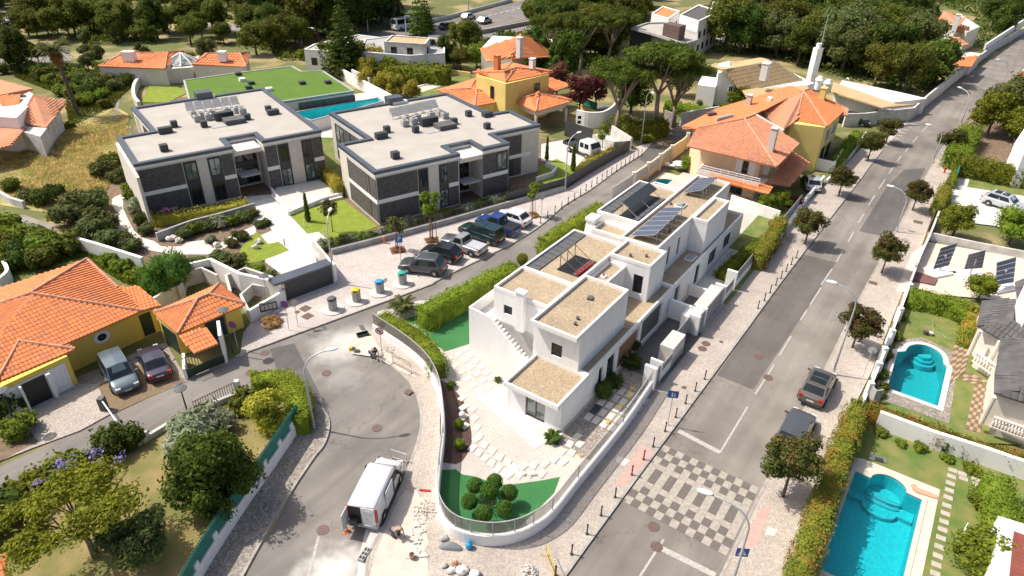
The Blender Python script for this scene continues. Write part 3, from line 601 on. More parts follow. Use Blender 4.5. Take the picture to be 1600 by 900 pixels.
def tile_slope(parent,pts,m=None,pu=.27,pv=.37,name='roof',soffit=None,hh=.075):
    """one slope of a tiled roof: a slab with every roll tile laid on it"""
    m=m or tile;V=[Vector(p)for p in pts];c=sum(V,Vector())/len(V)
    nrm=Vector()
    for i in range(len(V)):nrm+=(V[i]-c).cross(V[(i+1)%len(V)]-c)
    nrm.normalize()
    if nrm.z <0:nrm=-nrm;V=V[::-1]
    ev=min(range(len(V)),key=lambda i:(V[i].z+V[(i+1)%len(V)].z)/2+1.5*abs(V[i].z-V[(i+1)%len(V)].z)-.02*(V[i]-V[(i+1)%len(V)]).length)
    hz=V[(ev+1)%len(V)]-V[ev];hz=(hz-nrm*hz.dot(nrm)).normalized();dn=hz.cross(nrm)
    if dn.dot(V[ev]-c)<0:dn=-dn
    uv=[((p-c).dot(hz),(p-c).dot(dn))for p in V]
    base=MB();n=len(V);base.v=[tuple(p)for p in V]+[tuple(p-Vector((0,0,.14)))for p in V]
    base.f=[tuple(range(n)),tuple(range(2*n-1,n-1,-1))]+[(i,n+i,n+(i+1)%n,(i+1)%n)for i in range(n)]
    o=base.build(name,m,parent)
    u0,u1=min(a for a,b in uv),max(a for a,b in uv);w0,w1=min(b for a,b in uv),max(b for a,b in uv)
    T=MB();nu=max(1,int((u1-u0)/pu));nv=max(1,int((w1-w0)/pv));rr=random.Random(len(V)*7+int(abs(c.x)*10))
    for j in range(nv+1):
        v=w0+(w1-w0)*j/nv
        for i in range(nu+1):
            u=u0+(i+.5)*pu
            if not inside((u,v-.5*pv),uv):continue
            q=1+rr.uniform(-.03,.03);b=len(T.v)
            for vv,hgt,ww in ((v-pv*.98,.55,.40),(v+.04,1.0,.46)):
                for k,(du,dh)in enumerate(((-1,.0),(-.5,.85),(.5,.85),(1,0))):
                    p=c+hz*(u+du*ww*pu*q)+dn*vv+nrm*(.012+dh*hh*hgt);T.v.append(tuple(p))
            T.f+=[(b,b+1,b+5,b+4),(b+1,b+2,b+6,b+5),(b+2,b+3,b+7,b+6),(b+4,b+5,b+6,b+7)]
    if T.f:
        t=T.build('roof_tiles',m,o);t['kind']='stuff'
    return o
def on_plane(px,a,b,c):
    a,b,c=Vector(a),Vector(b),Vector(c);n=(b-a).cross(c-a);q=Vector(G(px[0],px[1],0));o=Vector((0,0,CAMH));d=q-o;t=n.dot(a-o)/n.dot(d);return tuple(o+d*t)
def ridge(parent,pts,m=None,r=.13,name='ridge_cap'):
    mb=MB();P=[Vector(p)+Vector((0,0,.05))for p in pts]
    L=sum((P[i+1]-P[i]).length for i in range(len(P)-1));n=max(2,int(L/.42))
    a,b=P[0],P[-1]
    for i in range(n):
        p,q=a.lerp(b,i/n),a.lerp(b,(i+1.06)/n);mb.tube([p,q],[r*.92,r],6)
    o=mb.build(name,m or ridge_m,parent);o['kind']='stuff';return o
def px3(*L):return [G(*p)for p in L]
def house(name,label,base,cat='house',group=None):return thing(name,(base[0],base[1],0),label,cat,group)
def walls_px(parent,L,z0,m,inset=0.0,name='wall'):
    P=[G2(p)for p in L];z=max(p[2]for p in L);mb=MB().prism(P,z0,z);return mb.build(name,m,parent)
def vbox(parent,px,z,su,sv,h,F,m,name,top=None):
    """box standing at height z seen at px (centre of its top)"""
    c=F.inv(G2(px,z+h));mb=MB();mb.box(F,c[0]-su/2,c[0]+su/2,c[1]-sv/2,c[1]+sv/2,z,z+h);return mb.build(name,m,parent)

# ---------------------------------------------------------------- the two dark clad blocks of flats
def dark_block(label,F,outline,H,front,side,extras):
    o=F(0,0);t=thing('apartment_building',(o[0],o[1],0),label,'apartment building')
    poly=[F(*p)for p in outline];n=len(poly)
    inner=offset_poly(poly if True else poly,.12)
    MB().prism(inner,0,H-.45).build('wall',cream,t)
    parapet_roof(t,poly,H,membrane,coping,w=.55,h=.22)
    mb=MB().prism(offset_poly(poly,.06),H-.62,H-.30);mb.build('fascia',white,t)
    for (A,B,items)in front+side:
        l=math.hypot(B[0]-A[0],B[1]-A[1]);a,b=F(*A),F(*B);d=((b[0]-a[0])/l,(b[1]-a[1])/l);nn=(-d[1],d[0])
        def P(u,z,k=0,a=a,d=d,nn=nn):return (a[0]+d[0]*u+nn[0]*(k+.11),a[1]+d[1]*u+nn[1]*(k+.11),z)
        for it in items:
            k,u0,u1,z0,z1=it[:5]
            if k =='brick':panel(t,P,u0,u1,z0,z1,slate,'slate_panel',.05)
            elif k =='dark':panel(t,P,u0,u1,z0,z1,charcoal,'metal_panel',.035)
            elif k =='band':panel(t,P,u0,u1,z0,z1,white,'string_course',.07)
            elif k =='win':
                q=lambda u,z,kk=0,P=P:P(u,z,kk-.08);window(t,q,(u0,u1,z0,z1),.03,it[5]if len(it)>5 else glass,charcoal,1)
    return t
def col(u0,u1,ga=None,gb=None,z=(.25,5.35)):
    return [('dark',u0,u1,z[0],z[1]),('win',u0+.12,u1-.12,3.25,z[1]-.15,ga or glass),('win',u0+.12,u1-.12,.35,2.35,gb or glass)]
def bricks(u0,u1):return [('brick',u0,u1,.25,2.5),('brick',u0,u1,2.95,5.35),('band',u0-.02,u1+.02,2.5,2.95)]
F2=Frame(G2((584.3,269),6.15),34.8);F1=Frame(G2((208,257),6.15),35.8)
out2=[(0,0),(10.15,0),(10.1,2.8),(13,2.8),(13,0),(16.7,0),(16.8,3.5),(23.5,3.4),(23.6,10.2),(20.7,10.4),(20.5,21.2),(3.4,21.0),(3.6,9.8),(0,9.8)]
out1=[(0,0),(10.0,0),(10.0,2.9),(13.2,2.9),(13.2,0),(20.2,0),(20.3,21),(3.4,20.8),(3.7,10),(0,9.9)]
fr2=[((0,0),(10.15,0),bricks(.25,4.9)+col(5.0,6.2)+col(7.5,8.65,glass,glass_l)+bricks(8.7,9.9)),
       ((13,0),(16.7,0),[('brick',.1,3.5,.25,2.5),('brick',.1,1.9,2.95,5.35),('band',.1,3.5,2.5,2.95),('dark',1.9,3.5,2.97,5.35),('win',2.0,3.3,3.2,5.2,glass_l)]),
       ((16.9,3.5),(23.5,3.5),[('brick',1.2,6.3,2.95,5.35),('band',1.0,6.5,2.5,2.95),('dark',1.2,2.7,.25,2.5),('brick',2.7,6.3,.25,2.5)]),
       ((10.15,2.8),(13.0,2.8),[('dark',.1,2.8,.3,5.3),('win',.2,1.2,3.1,5.1,glass_l),('win',1.3,2.7,3.1,5.1),('win',.2,1.2,.4,2.5,glass_l),('win',1.3,2.7,.4,2.5)])]
sd2=[((0,9.8),(0,0),[('brick',2.6,7.5,.35,2.5),('brick',2.6,7.5,2.95,5.2),('band',2.4,9.8,2.5,2.95),('dark',7.7,8.1,.35,5.2),('brick',8.3,9.7,.35,2.5),('brick',8.3,9.7,2.95,5.2),('dark',2.35,2.6,.35,5.3)]),
       ((3.4,21),(3.6,9.8),[('win',1.5,4.0,.6,5.2,glass_l),('brick',4.0,5.8,.5,5.2),('dark',5.8,6.2,.5,5.2),('brick',6.3,9.5,.5,5.2)]),
       ((16.8,0),(16.8,3.5),[('brick',.2,2.8,.3,5.3)])]
fr1=[((0,0),(10.0,0),bricks(.25,4.5)+col(4.6,6.0,glass_l,glass)+col(7.1,8.5,glass_l,glass)+bricks(8.55,9.8)),
       ((13.2,0),(20.2,0),bricks(.15,1.5)+col(1.6,2.9,glass,glass_l)+col(4.4,5.7,glass,glass_l)+bricks(5.75,6.9)),
       ((10.0,2.9),(13.2,2.9),[('dark',.1,3.1,.3,5.3),('win',.2,1.5,3.1,5.1,glass_l),('win',1.6,3.0,3.1,5.1),('win',.2,1.5,.4,2.5,glass_l),('win',1.6,3.0,.4,2.5)])]
sd1=[((0,9.9),(0,0),[('win',1,3,.6,5.2),('win',4.5,5.5,.6,5.2),('brick',6,9.5,.3,5.3)]),((3.5,20.8),(3.7,10),[('win',1,2.6,.5,5.2),('win',5,8,.5,5.2)])]
B1=dark_block('left of the two dark slate-clad flat-roofed apartment blocks, beside the dry field',F1,out1,6.15,fr1,sd1,None)
B2=dark_block('right of the two dark slate-clad flat-roofed apartment blocks, behind the row of parked cars',F2,out2,6.15,fr2,sd2,None)
for t,F,u in ((B1,F1,10.0),(B2,F2,10.15)):
    MB().box(F,u-.03,u+3.0,.1,2.9,4.95,5.45).build('canopy',cream,t)
    MB().box(F,u+.2,u+2.4,-.4,1.4,2.5,2.6).build('porch_slab',pgrey,t)
MB().box(F1,-.25,.04,-2.2,9.9,0,5.5).build('end_fin',cream,B1)
def roof_kit(t,F,boxes,low,big,head,row,ac,blk):
    z=5.93
    for p,su,sv,h in boxes:vbox(t,p,z,su,sv,h,F,charcoal,'roof_vent')
    vbox(t,low,z,2.3,1.7,.55,F,dgrey,'roof_hatch');vbox(t,big,z,2.2,.8,.95,F,charcoal,'ventilation_unit')
    hd=vbox(t,head,z,2.0,1.5,.9,F,coping,'lift_head')
    c=F.inv(G2(head,z+.5));mb=MB()
    for i in range(3):g=F(c[0]-.5+i*.45,c[1]-1.1);mb.cyl(g[0],g[1],z,z+.55,.16,10)
    mb.box(F,c[0]-1.1,c[0]+1.0,c[1]-2.1,c[1]-1.4,z,z+.35);mb.build('duct',white,t)
    a,b=F.inv(G2(row[0],z+.6)),F.inv(G2(row[1],z+.6));n=6
    for i in range(n):
        u0_,u1_=a[0]+(b[0]-a[0])*i/n,a[0]+(b[0]-a[0])*(i+1)/n;v=a[1]+(b[1]-a[1])*(i+.5)/n
        mb=MB();q=[(u0_+.04,v,z+.35),(u1_-.04,v,z+.35),(u1_-.04,v+.75,z+1.15),(u0_+.04,v+.75,z+1.15)]
        w=[(*F(p[0],p[1]),p[2])for p in q];w2=[(p[0],p[1],p[2]+.06)for p in w]
        mb.mesh(w+w2,[(3,2,1,0),(4,5,6,7),(0,1,5,4),(1,2,6,5),(2,3,7,6),(3,0,4,7)])
        pn=mb.build('solar_collector',pgrey,t)
        fr=MB(); 
        for u in (u0_+.1,u1_-.1):fr.tube([(*F(u,v+.75),z),(*F(u,v+.75),z+1.15)],.03,5);fr.tube([(*F(u,v-.1),z+.05),(*F(u,v+.7),z+.05)],.03,5);fr.tube([(*F(u,v),z),(*F(u,v),z+.35)],.03,5)
        fr.build('support_frame',steel,pn)
    for p in ac:
        o=vbox(t,p,z,.8,.75,.75,F,pgrey,'air_conditioner');c=F.inv(G2(p,z+.75));g=F(*c)
        MB().cyl(g[0],g[1],z+.7,z+.78,.26,12).build('fan_grille',dgrey,o)
    g=F.inv(G2(blk,z));MB().box(F,g[0]-.9,g[0]+.9,g[1]-.5,g[1]+.5,z-.02,z+.05).build('roof_grating',pgrey,t)
def c1(L):return [(180+x/4.09,130+y/4.09)for x,y in L]
def c2(L):return [(500+x/3.914,130+y/3.914)for x,y in L]
b1=c1([(305,390),(315,280),(370,240),(562,240),(840,196),(1005,168),(975,145)])
roof_kit(B1,F1,[(b1[0],.8,.7,.75),(b1[1],1.5,.7,.7),(b1[2],.7,.6,.75),(b1[3],.7,.6,.75),(b1[4],.7,.6,.7),(b1[5],1.4,.8,.6),(b1[6],.7,.6,.6)],c1([(755,222)])[0],c1([(688,182)])[0],c1([(558,52)])[0],c1([(455,165),(795,120)]),c1([(520,205),(592,195),(545,185),(612,172),(712,158),(810,160),(775,150),(500,178)]),c1([(668,275)])[0])
b2=c2([(458,418),(373,300),(407,262),(583,262),(820,214),(1022,175),(908,168),(1022,243)])
roof_kit(B2,F2,[(b2[0],.8,.7,.75),(b2[1],1.4,.7,.7),(b2[2],.7,.6,.75),(b2[3],.7,.6,.75),(b2[4],.7,.6,.7),(b2[5],1.2,.8,.6),(b2[6],.7,.6,.7),(b2[7],.7,.6,.7)],c2([(765,245)])[0],c2([(665,208)])[0],c2([(450,80)])[0],c2([(440,195),(725,135)]),c2([(518,225),(572,212),(532,198),(592,190),(680,175),(762,178),(735,165)]),c2([(690,295)])[0])
# grass-roofed pavilion with long pool
t=house('pool_house','low building with a bright green turf roof behind the two dark blocks',G(442,158),'building')
gr=GL([(286,125),(370,113),(457,102.5),(472,111),(505,110),(554,141.5),(442,158),(300,178)],3.3)
MB().prism(offset_poly(gr[::-1],.15)if True else gr,0,2.95).build('wall',cream,t)
parapet_roof(t,gr,3.3,turf_r,pgrey,w=.3,h=.1)
A,B=gr[6],gr[5]; 
def Pq(A,B):
    l=math.hypot(B[0]-A[0],B[1]-A[1]);d=((B[0]-A[0])/l,(B[1]-A[1])/l);return l,(lambda u,z,k=0:(A[0]+d[0]*u-d[1]*k,A[1]+d[1]*u+d[0]*k,z))
l,P=Pq(A,B);Pw=lambda u,z,k=0:P(u,z,k+.05)
for i in range(7):window(t,Pw,(l*(.22+i*.11),l*(.32+i*.11),.2,2.6),.03,glass,charcoal,0)
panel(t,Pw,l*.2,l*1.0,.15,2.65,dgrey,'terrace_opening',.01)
for x,y in ((372,113),(472,127),(512,126),(392,127),(378,122),(420,137),(388,134)):vbox(t,(x,y),3.2,.9,.8,.45,F1,charcoal if x not in (378,420)else white,'roof_vent')
# ---------------------------------------------------------------- the white flat-roofed pair of villas (HF: u along road, v away from road)
V=thing('white_villa',(*HF(9,5),0),'nearer white cubic villa with gravel roofs inside the curved glass-topped wall','house')
W=thing('white_villa',(*HF(27,5),0),'farther white cubic villa with two slanted solar arrays on its gravel roof','house')
def vol(par,u0,u1,v0,v1,z,z0=0.15,holesF=None,holesL=None,holesR=None,roof=True,oh=0.0,rm=gravel,cop=.16,drop=.26,gm=glass,fs=None):
    """white block with gravel roof; v0<v1, F = wall facing -u, R = wall facing the road (-v)"""
    zt=z-.3
    mb=MB();res=[]
    for A,B,hl in ((HF(u0,v1),HF(u0,v0),holesF),(HF(u0,v0),HF(u1,v0),holesR),(HF(u1,v0),HF(u1,v1),None),(HF(u1,v1),HF(u0,v1),holesL)):
        hl=hl or [];P=walls_holes(mb,A,B,z0,zt,[h[:4]for h in hl],.2);res.append((P,hl))
    mb.build('wall',white,par)
    for P,hl in res:
        for h in hl:
            k=h[4]if len(h)>4 else 'w'
            if k =='w':window(par,P,h[:4],.16,glass,charcoal,0)
            elif k =='w2':window(par,P,h[:4],.16,glass_l,rust,1,fw=.07)
            elif k =='wood': 
                mbx=MB();n=int((h[1]-h[0])/.16)
                dr=panel(par,lambda u,z,kk=0,P=P:P(u,z,.2+kk),h[0],h[1],h[2],h[3],wood,'garage_door',.03)
            elif k =='grey':
                panel(par,lambda u,z,kk=0,P=P:P(u,z,.2+kk),h[0],h[1],h[2],h[3],dgrey,'garage_door',.03)
    poly=[HF(u0-oh,v0),HF(u1,v0),HF(u1,v1),HF(u0-oh,v1)]
    if oh:MB().prism(poly,zt-.03,zt+.0,True).build('eaves_slab',white,par)
    if roof:parapet_roof(par,poly,z,rm,white,w=cop,h=drop)
# ground floor run (b = -v)
vol(V,0,3.6,.2,4.55,2.85,oh=.5,holesF=[(1.5,3.1,.3,2.1,'w2')])
vol(V,5.3,18.2,4.76,9.6,2.9)
vol(V,3.6,18.2,.18,4.74,2.9,rm=gravel,holesR=[(1.6,2.2,.3,2.3,'w'),(2.9,4.1,.3,2.4,'w'),(4.7,8.2,.16,2.4,'wood'),(8.7,12.6,.16,2.5,'grey')])
vol(W,18.2,36.0,.16,9.6,2.9,rm=gravel,holesR=[(.5,1.6,.2,2.4,'grey'),(5.2,6.2,.3,2.4,'w'),(8.5,10.5,.8,2.3,'w'),(12.5,14.5,.8,2.3,'w')])
vol(V,3.45,10.7,1.0,4.75,6.0,z0=2.62,oh=.5,holesF=[(1.5,2.4,3.35,4.45,'w')])
vol(V,5.3,9.1,4.8,9.6,5.85,z0=.15,holesF=[(.9,1.7,3.75,4.55,'w'),(4.1,4.5,3.75,4.5,'w')])
vol(V,9.1,17.3,4.85,9.6,5.8,z0=2.6,roof=False)
poly4=[HF(9.12,4.85),HF(17.3,4.85),HF(17.3,9.6),HF(9.12,9.6)]
parapet_roof(V,poly4,5.82,gravel,white,w=.16,h=.24)
vol(V,10.72,14.85,3.25,4.83,5.35,z0=2.6,rm=gravel)
vol(V,14.85,17.95,1.15,4.75,6.05,z0=2.62,holesF=[(2.25,3.1,3.2,4.9,'w'),])
vol(W,18.15,35.5,2.0,5.5,6.0,z0=2.6,holesR=[(2.4,2.9,3.2,5.0,'w'),(4.6,5.1,3.2,5.0,'w')])
vol(W,25.5,31.1,.5,1.98,6.0,z0=2.62)
vol(W,22.0,31.0,5.55,9.9,5.75,z0=2.6,roof=False)
parapet_roof(W,[HF(22.0,5.55),HF(31,5.55),HF(31,9.9),HF(22,9.9)],5.77,gravel,white,w=.16,h=.24)
vol(W,20.0,21.95,5.6,9.3,4.9,z0=2.6)
vol(W,31.02,33.4,5.6,9.2,5.0,z0=.15)
# terrace, stair and chimney of the near villa
mb=MB()
P_=[HF(9,11.1),HF(4.1,11.1),HF(4.1,9.6)]
strip_wall(mb,[HF(9,11.05),HF(4.15,11.05)],.14,.15,4.0)
q=[HF(4.15,11.1),HF(4.15,9.2),HF(4.15,6.3),HF(4.15,5.2)]
strip_wall(mb,q,.14,.15,[4.0,3.85,1.5,1.3]);strip_wall(mb,[HF(8.95,11.1),HF(8.95,9.6)],.14,.15,4.0)
mb.build('terrace_wall',white,V)
MB().box(HF,4.25,8.9,9.62,11.0,.2,3.05).build('terrace_floor',white_w,V)
for i in range(13):MB().box(HF,4.25,5.28,9.6-(i+1)*.28,9.6-i*.28,.16,3.0-i*.21).build('step',white,V)
mb=MB();mb.box(HF,4.85,5.28,6.6,7.3,3.0,6.35);mb.box(HF,4.78,5.35,6.53,7.37,6.36,6.5);mb.build('chimney',white,V)
mb=MB(); 
for a,b in (((4.3,8.2),(4.3,7.6)),((4.3,7.6),(4.3,5.6))):
    z1,z2=3.0-(9.6-a[1])*.75+.9,3.0-(9.6-b[1])*.75+.9;mb.tube([(*HF(*a),z1),(*HF(*b),z2)],.025,5);mb.tube([(*HF(*b),z2),(*HF(*b),z2-.9)],.02,5)
    mb.tube([(*HF(*a),z1),(*HF(*a),z1-.9)],.02,5)
mb.build('handrail',steel,V)
# big chimney between the villas (tapered)
mb=MB();a=[HF(20.3,10.4),HF(20.3,9.3),HF(22.3,9.3),HF(22.3,10.4)];b=[HF(20.6,10.2),HF(20.6,9.4),HF(21.7,9.4),HF(21.7,10.2)]
vs=[(*p,2.5)for p in a]+[(*p,5.0)for p in b];mb.mesh(vs,[(0,4,5,1),(1,5,6,2),(2,6,7,3),(3,7,4,0),(7,6,5,4)])
mb.prism([HF(20.6,10.2),HF(20.6,9.4),HF(21.7,9.4),HF(21.7,10.2)],5.0,5.15);mb.box(HF,20.5,21.8,9.3,10.3,5.22,5.5);mb.build('chimney',white,W)
MB().box(HF,18.3,21.9,9.9,10.1,.2,2.9).build('patio_wall',white,W)
# roof pits with tilted heater frames, and grey canopies along the far edge
def pit(par,u0,u1,v0,v1,z,redf):
    MB().box(HF,u0,u1,v0,v1,z,z+.015).build('roof_opening',black,par)
    strip=MB(); 
    for i in range(6):strip.box(HF,u0+(u1-u0)*i/6+.05,u0+(u1-u0)*(i+1)/6-.05,v0+.1,v0+.55,z+.02,z+.08)
    s_=strip.build('ballast_blocks',dgrey,par)
    mb=MB();H=1.1
    uu=[u0+.4,u0+(u1-u0)*.5,u1-.3]
    mb.tube([(*HF(uu[0],v1-.1),z+H+.15),(*HF(uu[2],v1-.1),z+H+.15)],.05,5)
    for u in uu:mb.tube([(*HF(u,v1-.1),z),(*HF(u,v1-.1),z+H+.15)],.035,5);mb.tube([(*HF(u,v1-.1),z+H),(*HF(u,v0+.3),z+.1)],.03,5)
    mb.build('heater_frame',rust if redf else steel,par)
    if redf:
        mb=MB();mb.tube([(*HF(u0+.1,v0+.15),z+.15),(*HF(u1-.6,v0-.0),z+.2)],.07,8);mb.tube([(*HF(u0+.0,v0+.3),z+.3),(*HF(u1-.8,v0+.15),z+.35)],.05,8);mb.build('red_pipe',red,par)
    # tilted dark collector, seen edge-on from behind
    w=[(*HF(u0+.2,v1-.1),z+H+.2),(*HF(u1-.1,v1-.1),z+H+.2),(*HF(u1-.1,v1-1.0),z+H-.45+.2),(*HF(u0+.2,v1-1.0),z+H-.45+.2)]
    mb=MB();w2=[(p[0],p[1],p[2]+.06)for p in w];mb.mesh(w+w2,[(0,1,2,3),(7,6,5,4),(0,4,5,1),(1,5,6,2),(2,6,7,3),(3,7,4,0)])
    if not redf:mb.build('solar_heater',charcoal,par)
pit(V,10.6,13.6,5.3,7.3,5.6,True);pit(W,22.6,28.6,5.9,7.9,5.55,False)
for par,u0,u1,v0,v1,z in ((V,9.35,17.1,8.35,9.4,5.62),(W,22.2,30.8,8.7,9.7,5.58)):
    MB().box(HF,u0,u1,v0,v1,z,z+.05).build('roof_canopy',dgrey,par)
    n=10;mb=MB()
    for i in range(n+1):u=u0+(u1-u0)*i/n;mb.box(HF,u-.02,u+.02,v0,v1,z+.05,z+.07)
    mb.build('canopy_seams',charcoal,par)
# solar arrays on W roof
def pv_array(parent,q,nstrip,name='solar_panel',legs=True,z0=5.75,m=None,top_name=None):
    """q = four world corners (near-left, near-right, far-right, far-left); strips run across"""
    A,B,C_,D=[Vector(p)for p in q];nn=(B-A).cross(D-A).normalized();nn=nn if nn.dot(Vector((0,0,CAMH))-A)>0 else -nn
    for i in range(nstrip):
        t0,t1=i/nstrip+.006,(i+1)/nstrip-.006;a,b,c,d=A.lerp(D,t0),B.lerp(C_,t0),B.lerp(C_,t1),A.lerp(D,t1)
        mb=MB();lo=[tuple(p-nn*.04)for p in (a,b,c,d)];hi=[tuple(p)for p in (a,b,c,d)]
        mb.mesh(lo+hi,[(3,2,1,0),(0,1,5,4),(1,2,6,5),(2,3,7,6),(3,0,4,7),(4,5,6,7)]);o=mb.build(name,steel,parent)
        ce=MB();nc=max(6,int((b-a).length/.42)); 
        for k in range(nc):
            for r in range(2):
                s0,s1=k/nc+.004,(k+1)/nc-.004;r0,r1=r/2+.02,(r+1)/2-.02
                f=lambda s,r:tuple(a.lerp(b,.012+s*.976).lerp(d.lerp(c,.012+s*.976),.03+r*.94)+nn*.02)
                ce.poly([f(s0,r0),f(s1,r0),f(s1,r1),f(s0,r1)])
        o2=ce.build('cells',pvblue,o);o2['kind']='stuff'
        if legs:
            lg=MB()
            for p in (a.lerp(d,.5),b.lerp(c,.5)):lg.tube([(p.x,p.y,p.z-.04),(p.x,p.y,z0)],.025,5)
            lg.build('support_frame',steel,o)
def at_z(px,z):return G(px[0],px[1],z)
def upx(x0,y0,k,L):return Cq(x0,y0,k,L)
a1=Cq(820,240,3.914,[(648,503),(795,498),(975,328),(850,330)])
pv_array(W,[at_z(a1[0],6.0),at_z(a1[1],6.75),at_z(a1[2],6.75),at_z(a1[3],6.0)],6)
a2=Cq(820,240,3.914,[(968,240),(1085,222),(1185,143),(1070,150)])
pv_array(W,[at_z(a2[0],6.0),at_z(a2[1],6.75),at_z(a2[2],6.75),at_z(a2[3],6.0)],5)
def skylight(par,u,v,z,su=.9,sv=.9):
    mb=MB();mb.box(HF,u-su/2,u+su/2,v-sv/2,v+sv/2,z,z+.16);o=mb.build('skylight',white,par)
    mb=MB();mb.box(HF,u-su/2+.12,u+su/2-.12,v-sv/2+.12,v+sv/2-.12,z+.162,z+.28);mb.build('dome',glass_l,o)
skylight(W,27.6,4.0,5.74,1.1,.9);skylight(W,24.0,1.0,2.66,1.2,.8);skylight(V,12.6,4.1,5.08,.4,.4)
for par,u,v,z in ((V,4.6,2.1,5.75),(V,5.3,2.3,5.75),(V,15.8,3.4,5.8),(V,16.5,2.3,5.8),(W,30.4,4.4,5.75),(W,22.0,2.6,5.75),(W,27.4,4.9,5.75)):
    g=HF(u,v);MB().lathe(g[0],g[1],[(.1,z),(.1,z+.18),(.14,z+.18),(.05,z+.26)],10).build('vent_pipe',dgrey,par)
g=HF(8.2,2.9);mb=MB().cbox((0,0,5.82),.5,.4,.16,Frame(g,70));o=tag(mb.build('planter_box',dgrey),'small dark planter with a green tuft on the gravel roof','planter')
# ---------------------------------------------------------------- boundary wall of the villas
bw=thing('boundary_wall',(*WC[0],0),'low white curved garden wall topped with mesh and glass fence','wall')
mb=MB();strip_wall(mb,offset(WC,.12),.24,0,.95);mb.build('wall',white,bw)
cp=offset(WC,.14);L_=len(cp)
segs=list(range(0,L_,3))
if segs[-1]!=L_-1:segs.append(L_-1)
half=[i for i in range(L_)if cp[i][1]>32]
for a,b in zip(segs[:-1],segs[1:]):
    mb=MB();strip_wall(mb,cp[a:b+1],.03,1.0,1.95);mb.build('fence_panel',glass_fd if a <L_*.55 else glass_f,bw)
    mb=MB();strip_wall(mb,cp[a:b+1],.05,1.95,2.0);mb.build('fence_rail',pgrey,bw)
    mb=MB();mb.cyl(cp[a][0],cp[a][1],.95,2.02,.03,6);mb.build('fence_post',pgrey,bw)
# straight road-side wall with gates, in the house frame
fv=HF.inv(G2((1019,610),.12))[1];fu0=HF.inv(G2((1019,610),.12))[0]
gate=thing('garden_gate',(*HF(fu0+1,fv),0),'grey slatted gates and panels between white gateposts in front of the villas','gate')
def pillar(u,v,w=.28,h=2.0,d=.9):MB().box(HF,u,u+w,v-.05,v+d,.12,h).build('gatepost',white,gate)
def gpanel(u0,u1,v,h=1.8,z=.2):
    n=int((h-z)/.14)
    p=MB().box(HF,u0,u1,v+.06,v+.10,z,h).build('gate_panel',pgrey,gate)
    mb=MB(); 
    for i in range(n):mb.box(HF,u0,u1,v+.03,v+.055,z+.02+i*.14,z+.12+i*.14)
    o=mb.build('slats',grey_w,p);o['kind']='stuff'
for px_ in ((1019,607),(1026,597),(1044,580),(1066,551),(1085,528),(1102,512),(1129,478),(1151,451)):
    pass
us=[HF.inv(G2(p,.12))[0]for p in ((1019,608),(1027,597),(1066,551),(1088,526),(1100,513),(1131,476),(1150,452),(1212,380),(1252,325))]
pillar(us[0],fv,.25);pillar(us[1],fv,.2);gpanel(us[0]+.25,us[1],fv);gpanel(us[1]+.2,us[2]-.2,fv,1.5,.9);MB().box(HF,us[1]+.2,us[2],fv,fv+.22,.12,.9).build('base_wall',white,gate)
MB().box(HF,us[2]-2.4,us[2],fv,fv+1.1,.12,1.9).build('bin_store',concrete,gate)
gpanel(us[2],us[3],fv+.7);pillar(us[3],fv,.3);gpanel(us[3]+.3,us[4],fv,1.9);pillar(us[4],fv,.25)
MB().box(HF,us[3],us[4]+.2,fv+.25,fv+1.5,.12,1.7).build('bin_store',white,gate)
gpanel(us[4]+.25,us[5]-.1,fv,1.9);MB().box(HF,us[4]+.3,us[5]-.2,fv+.15,fv+1.2,.12,1.85).build('bin_store',concrete,gate)
pillar(us[5]-.1,fv,.25);MB().box(HF,us[5]+.15,us[6]-.5,fv,fv+.22,.12,.8).build('base_wall',white,gate);gpanel(us[5]+.15,us[6]-.5,fv,1.5,.8);pillar(us[6]-.3,fv,.25)
MB().box(HF,us[6],us[7],fv,fv+.22,.12,.8).build('base_wall',white,gate);gpanel(us[6],us[7],fv+.02,1.7,.8); 
MB().box(HF,us[7],us[8],fv,fv+.22,.12,.8).build('base_wall',white,gate);gpanel(us[7],us[8],fv+.02,1.7,.8)
MB().box(HF,17.6,17.85,fv+1.2,0.1,.15,1.9).build('divider_wall',white,gate)
MB().box(HF,22.1,22.3,fv+1.2,.1,.15,1.2).build('divider_wall',white,gate)
zone('driveway',[HF(a,b)for a,b in ((11.6,0),(11.6,-2.4),(17.5,-2.4),(17.5,0))],.172,dgrey,world=True)
zone('driveway',[HF(a,b)for a,b in ((18,-.1),(18,-2.6),(22.0,-2.6),(22.0,-.1))],.172,dgrey,world=True)
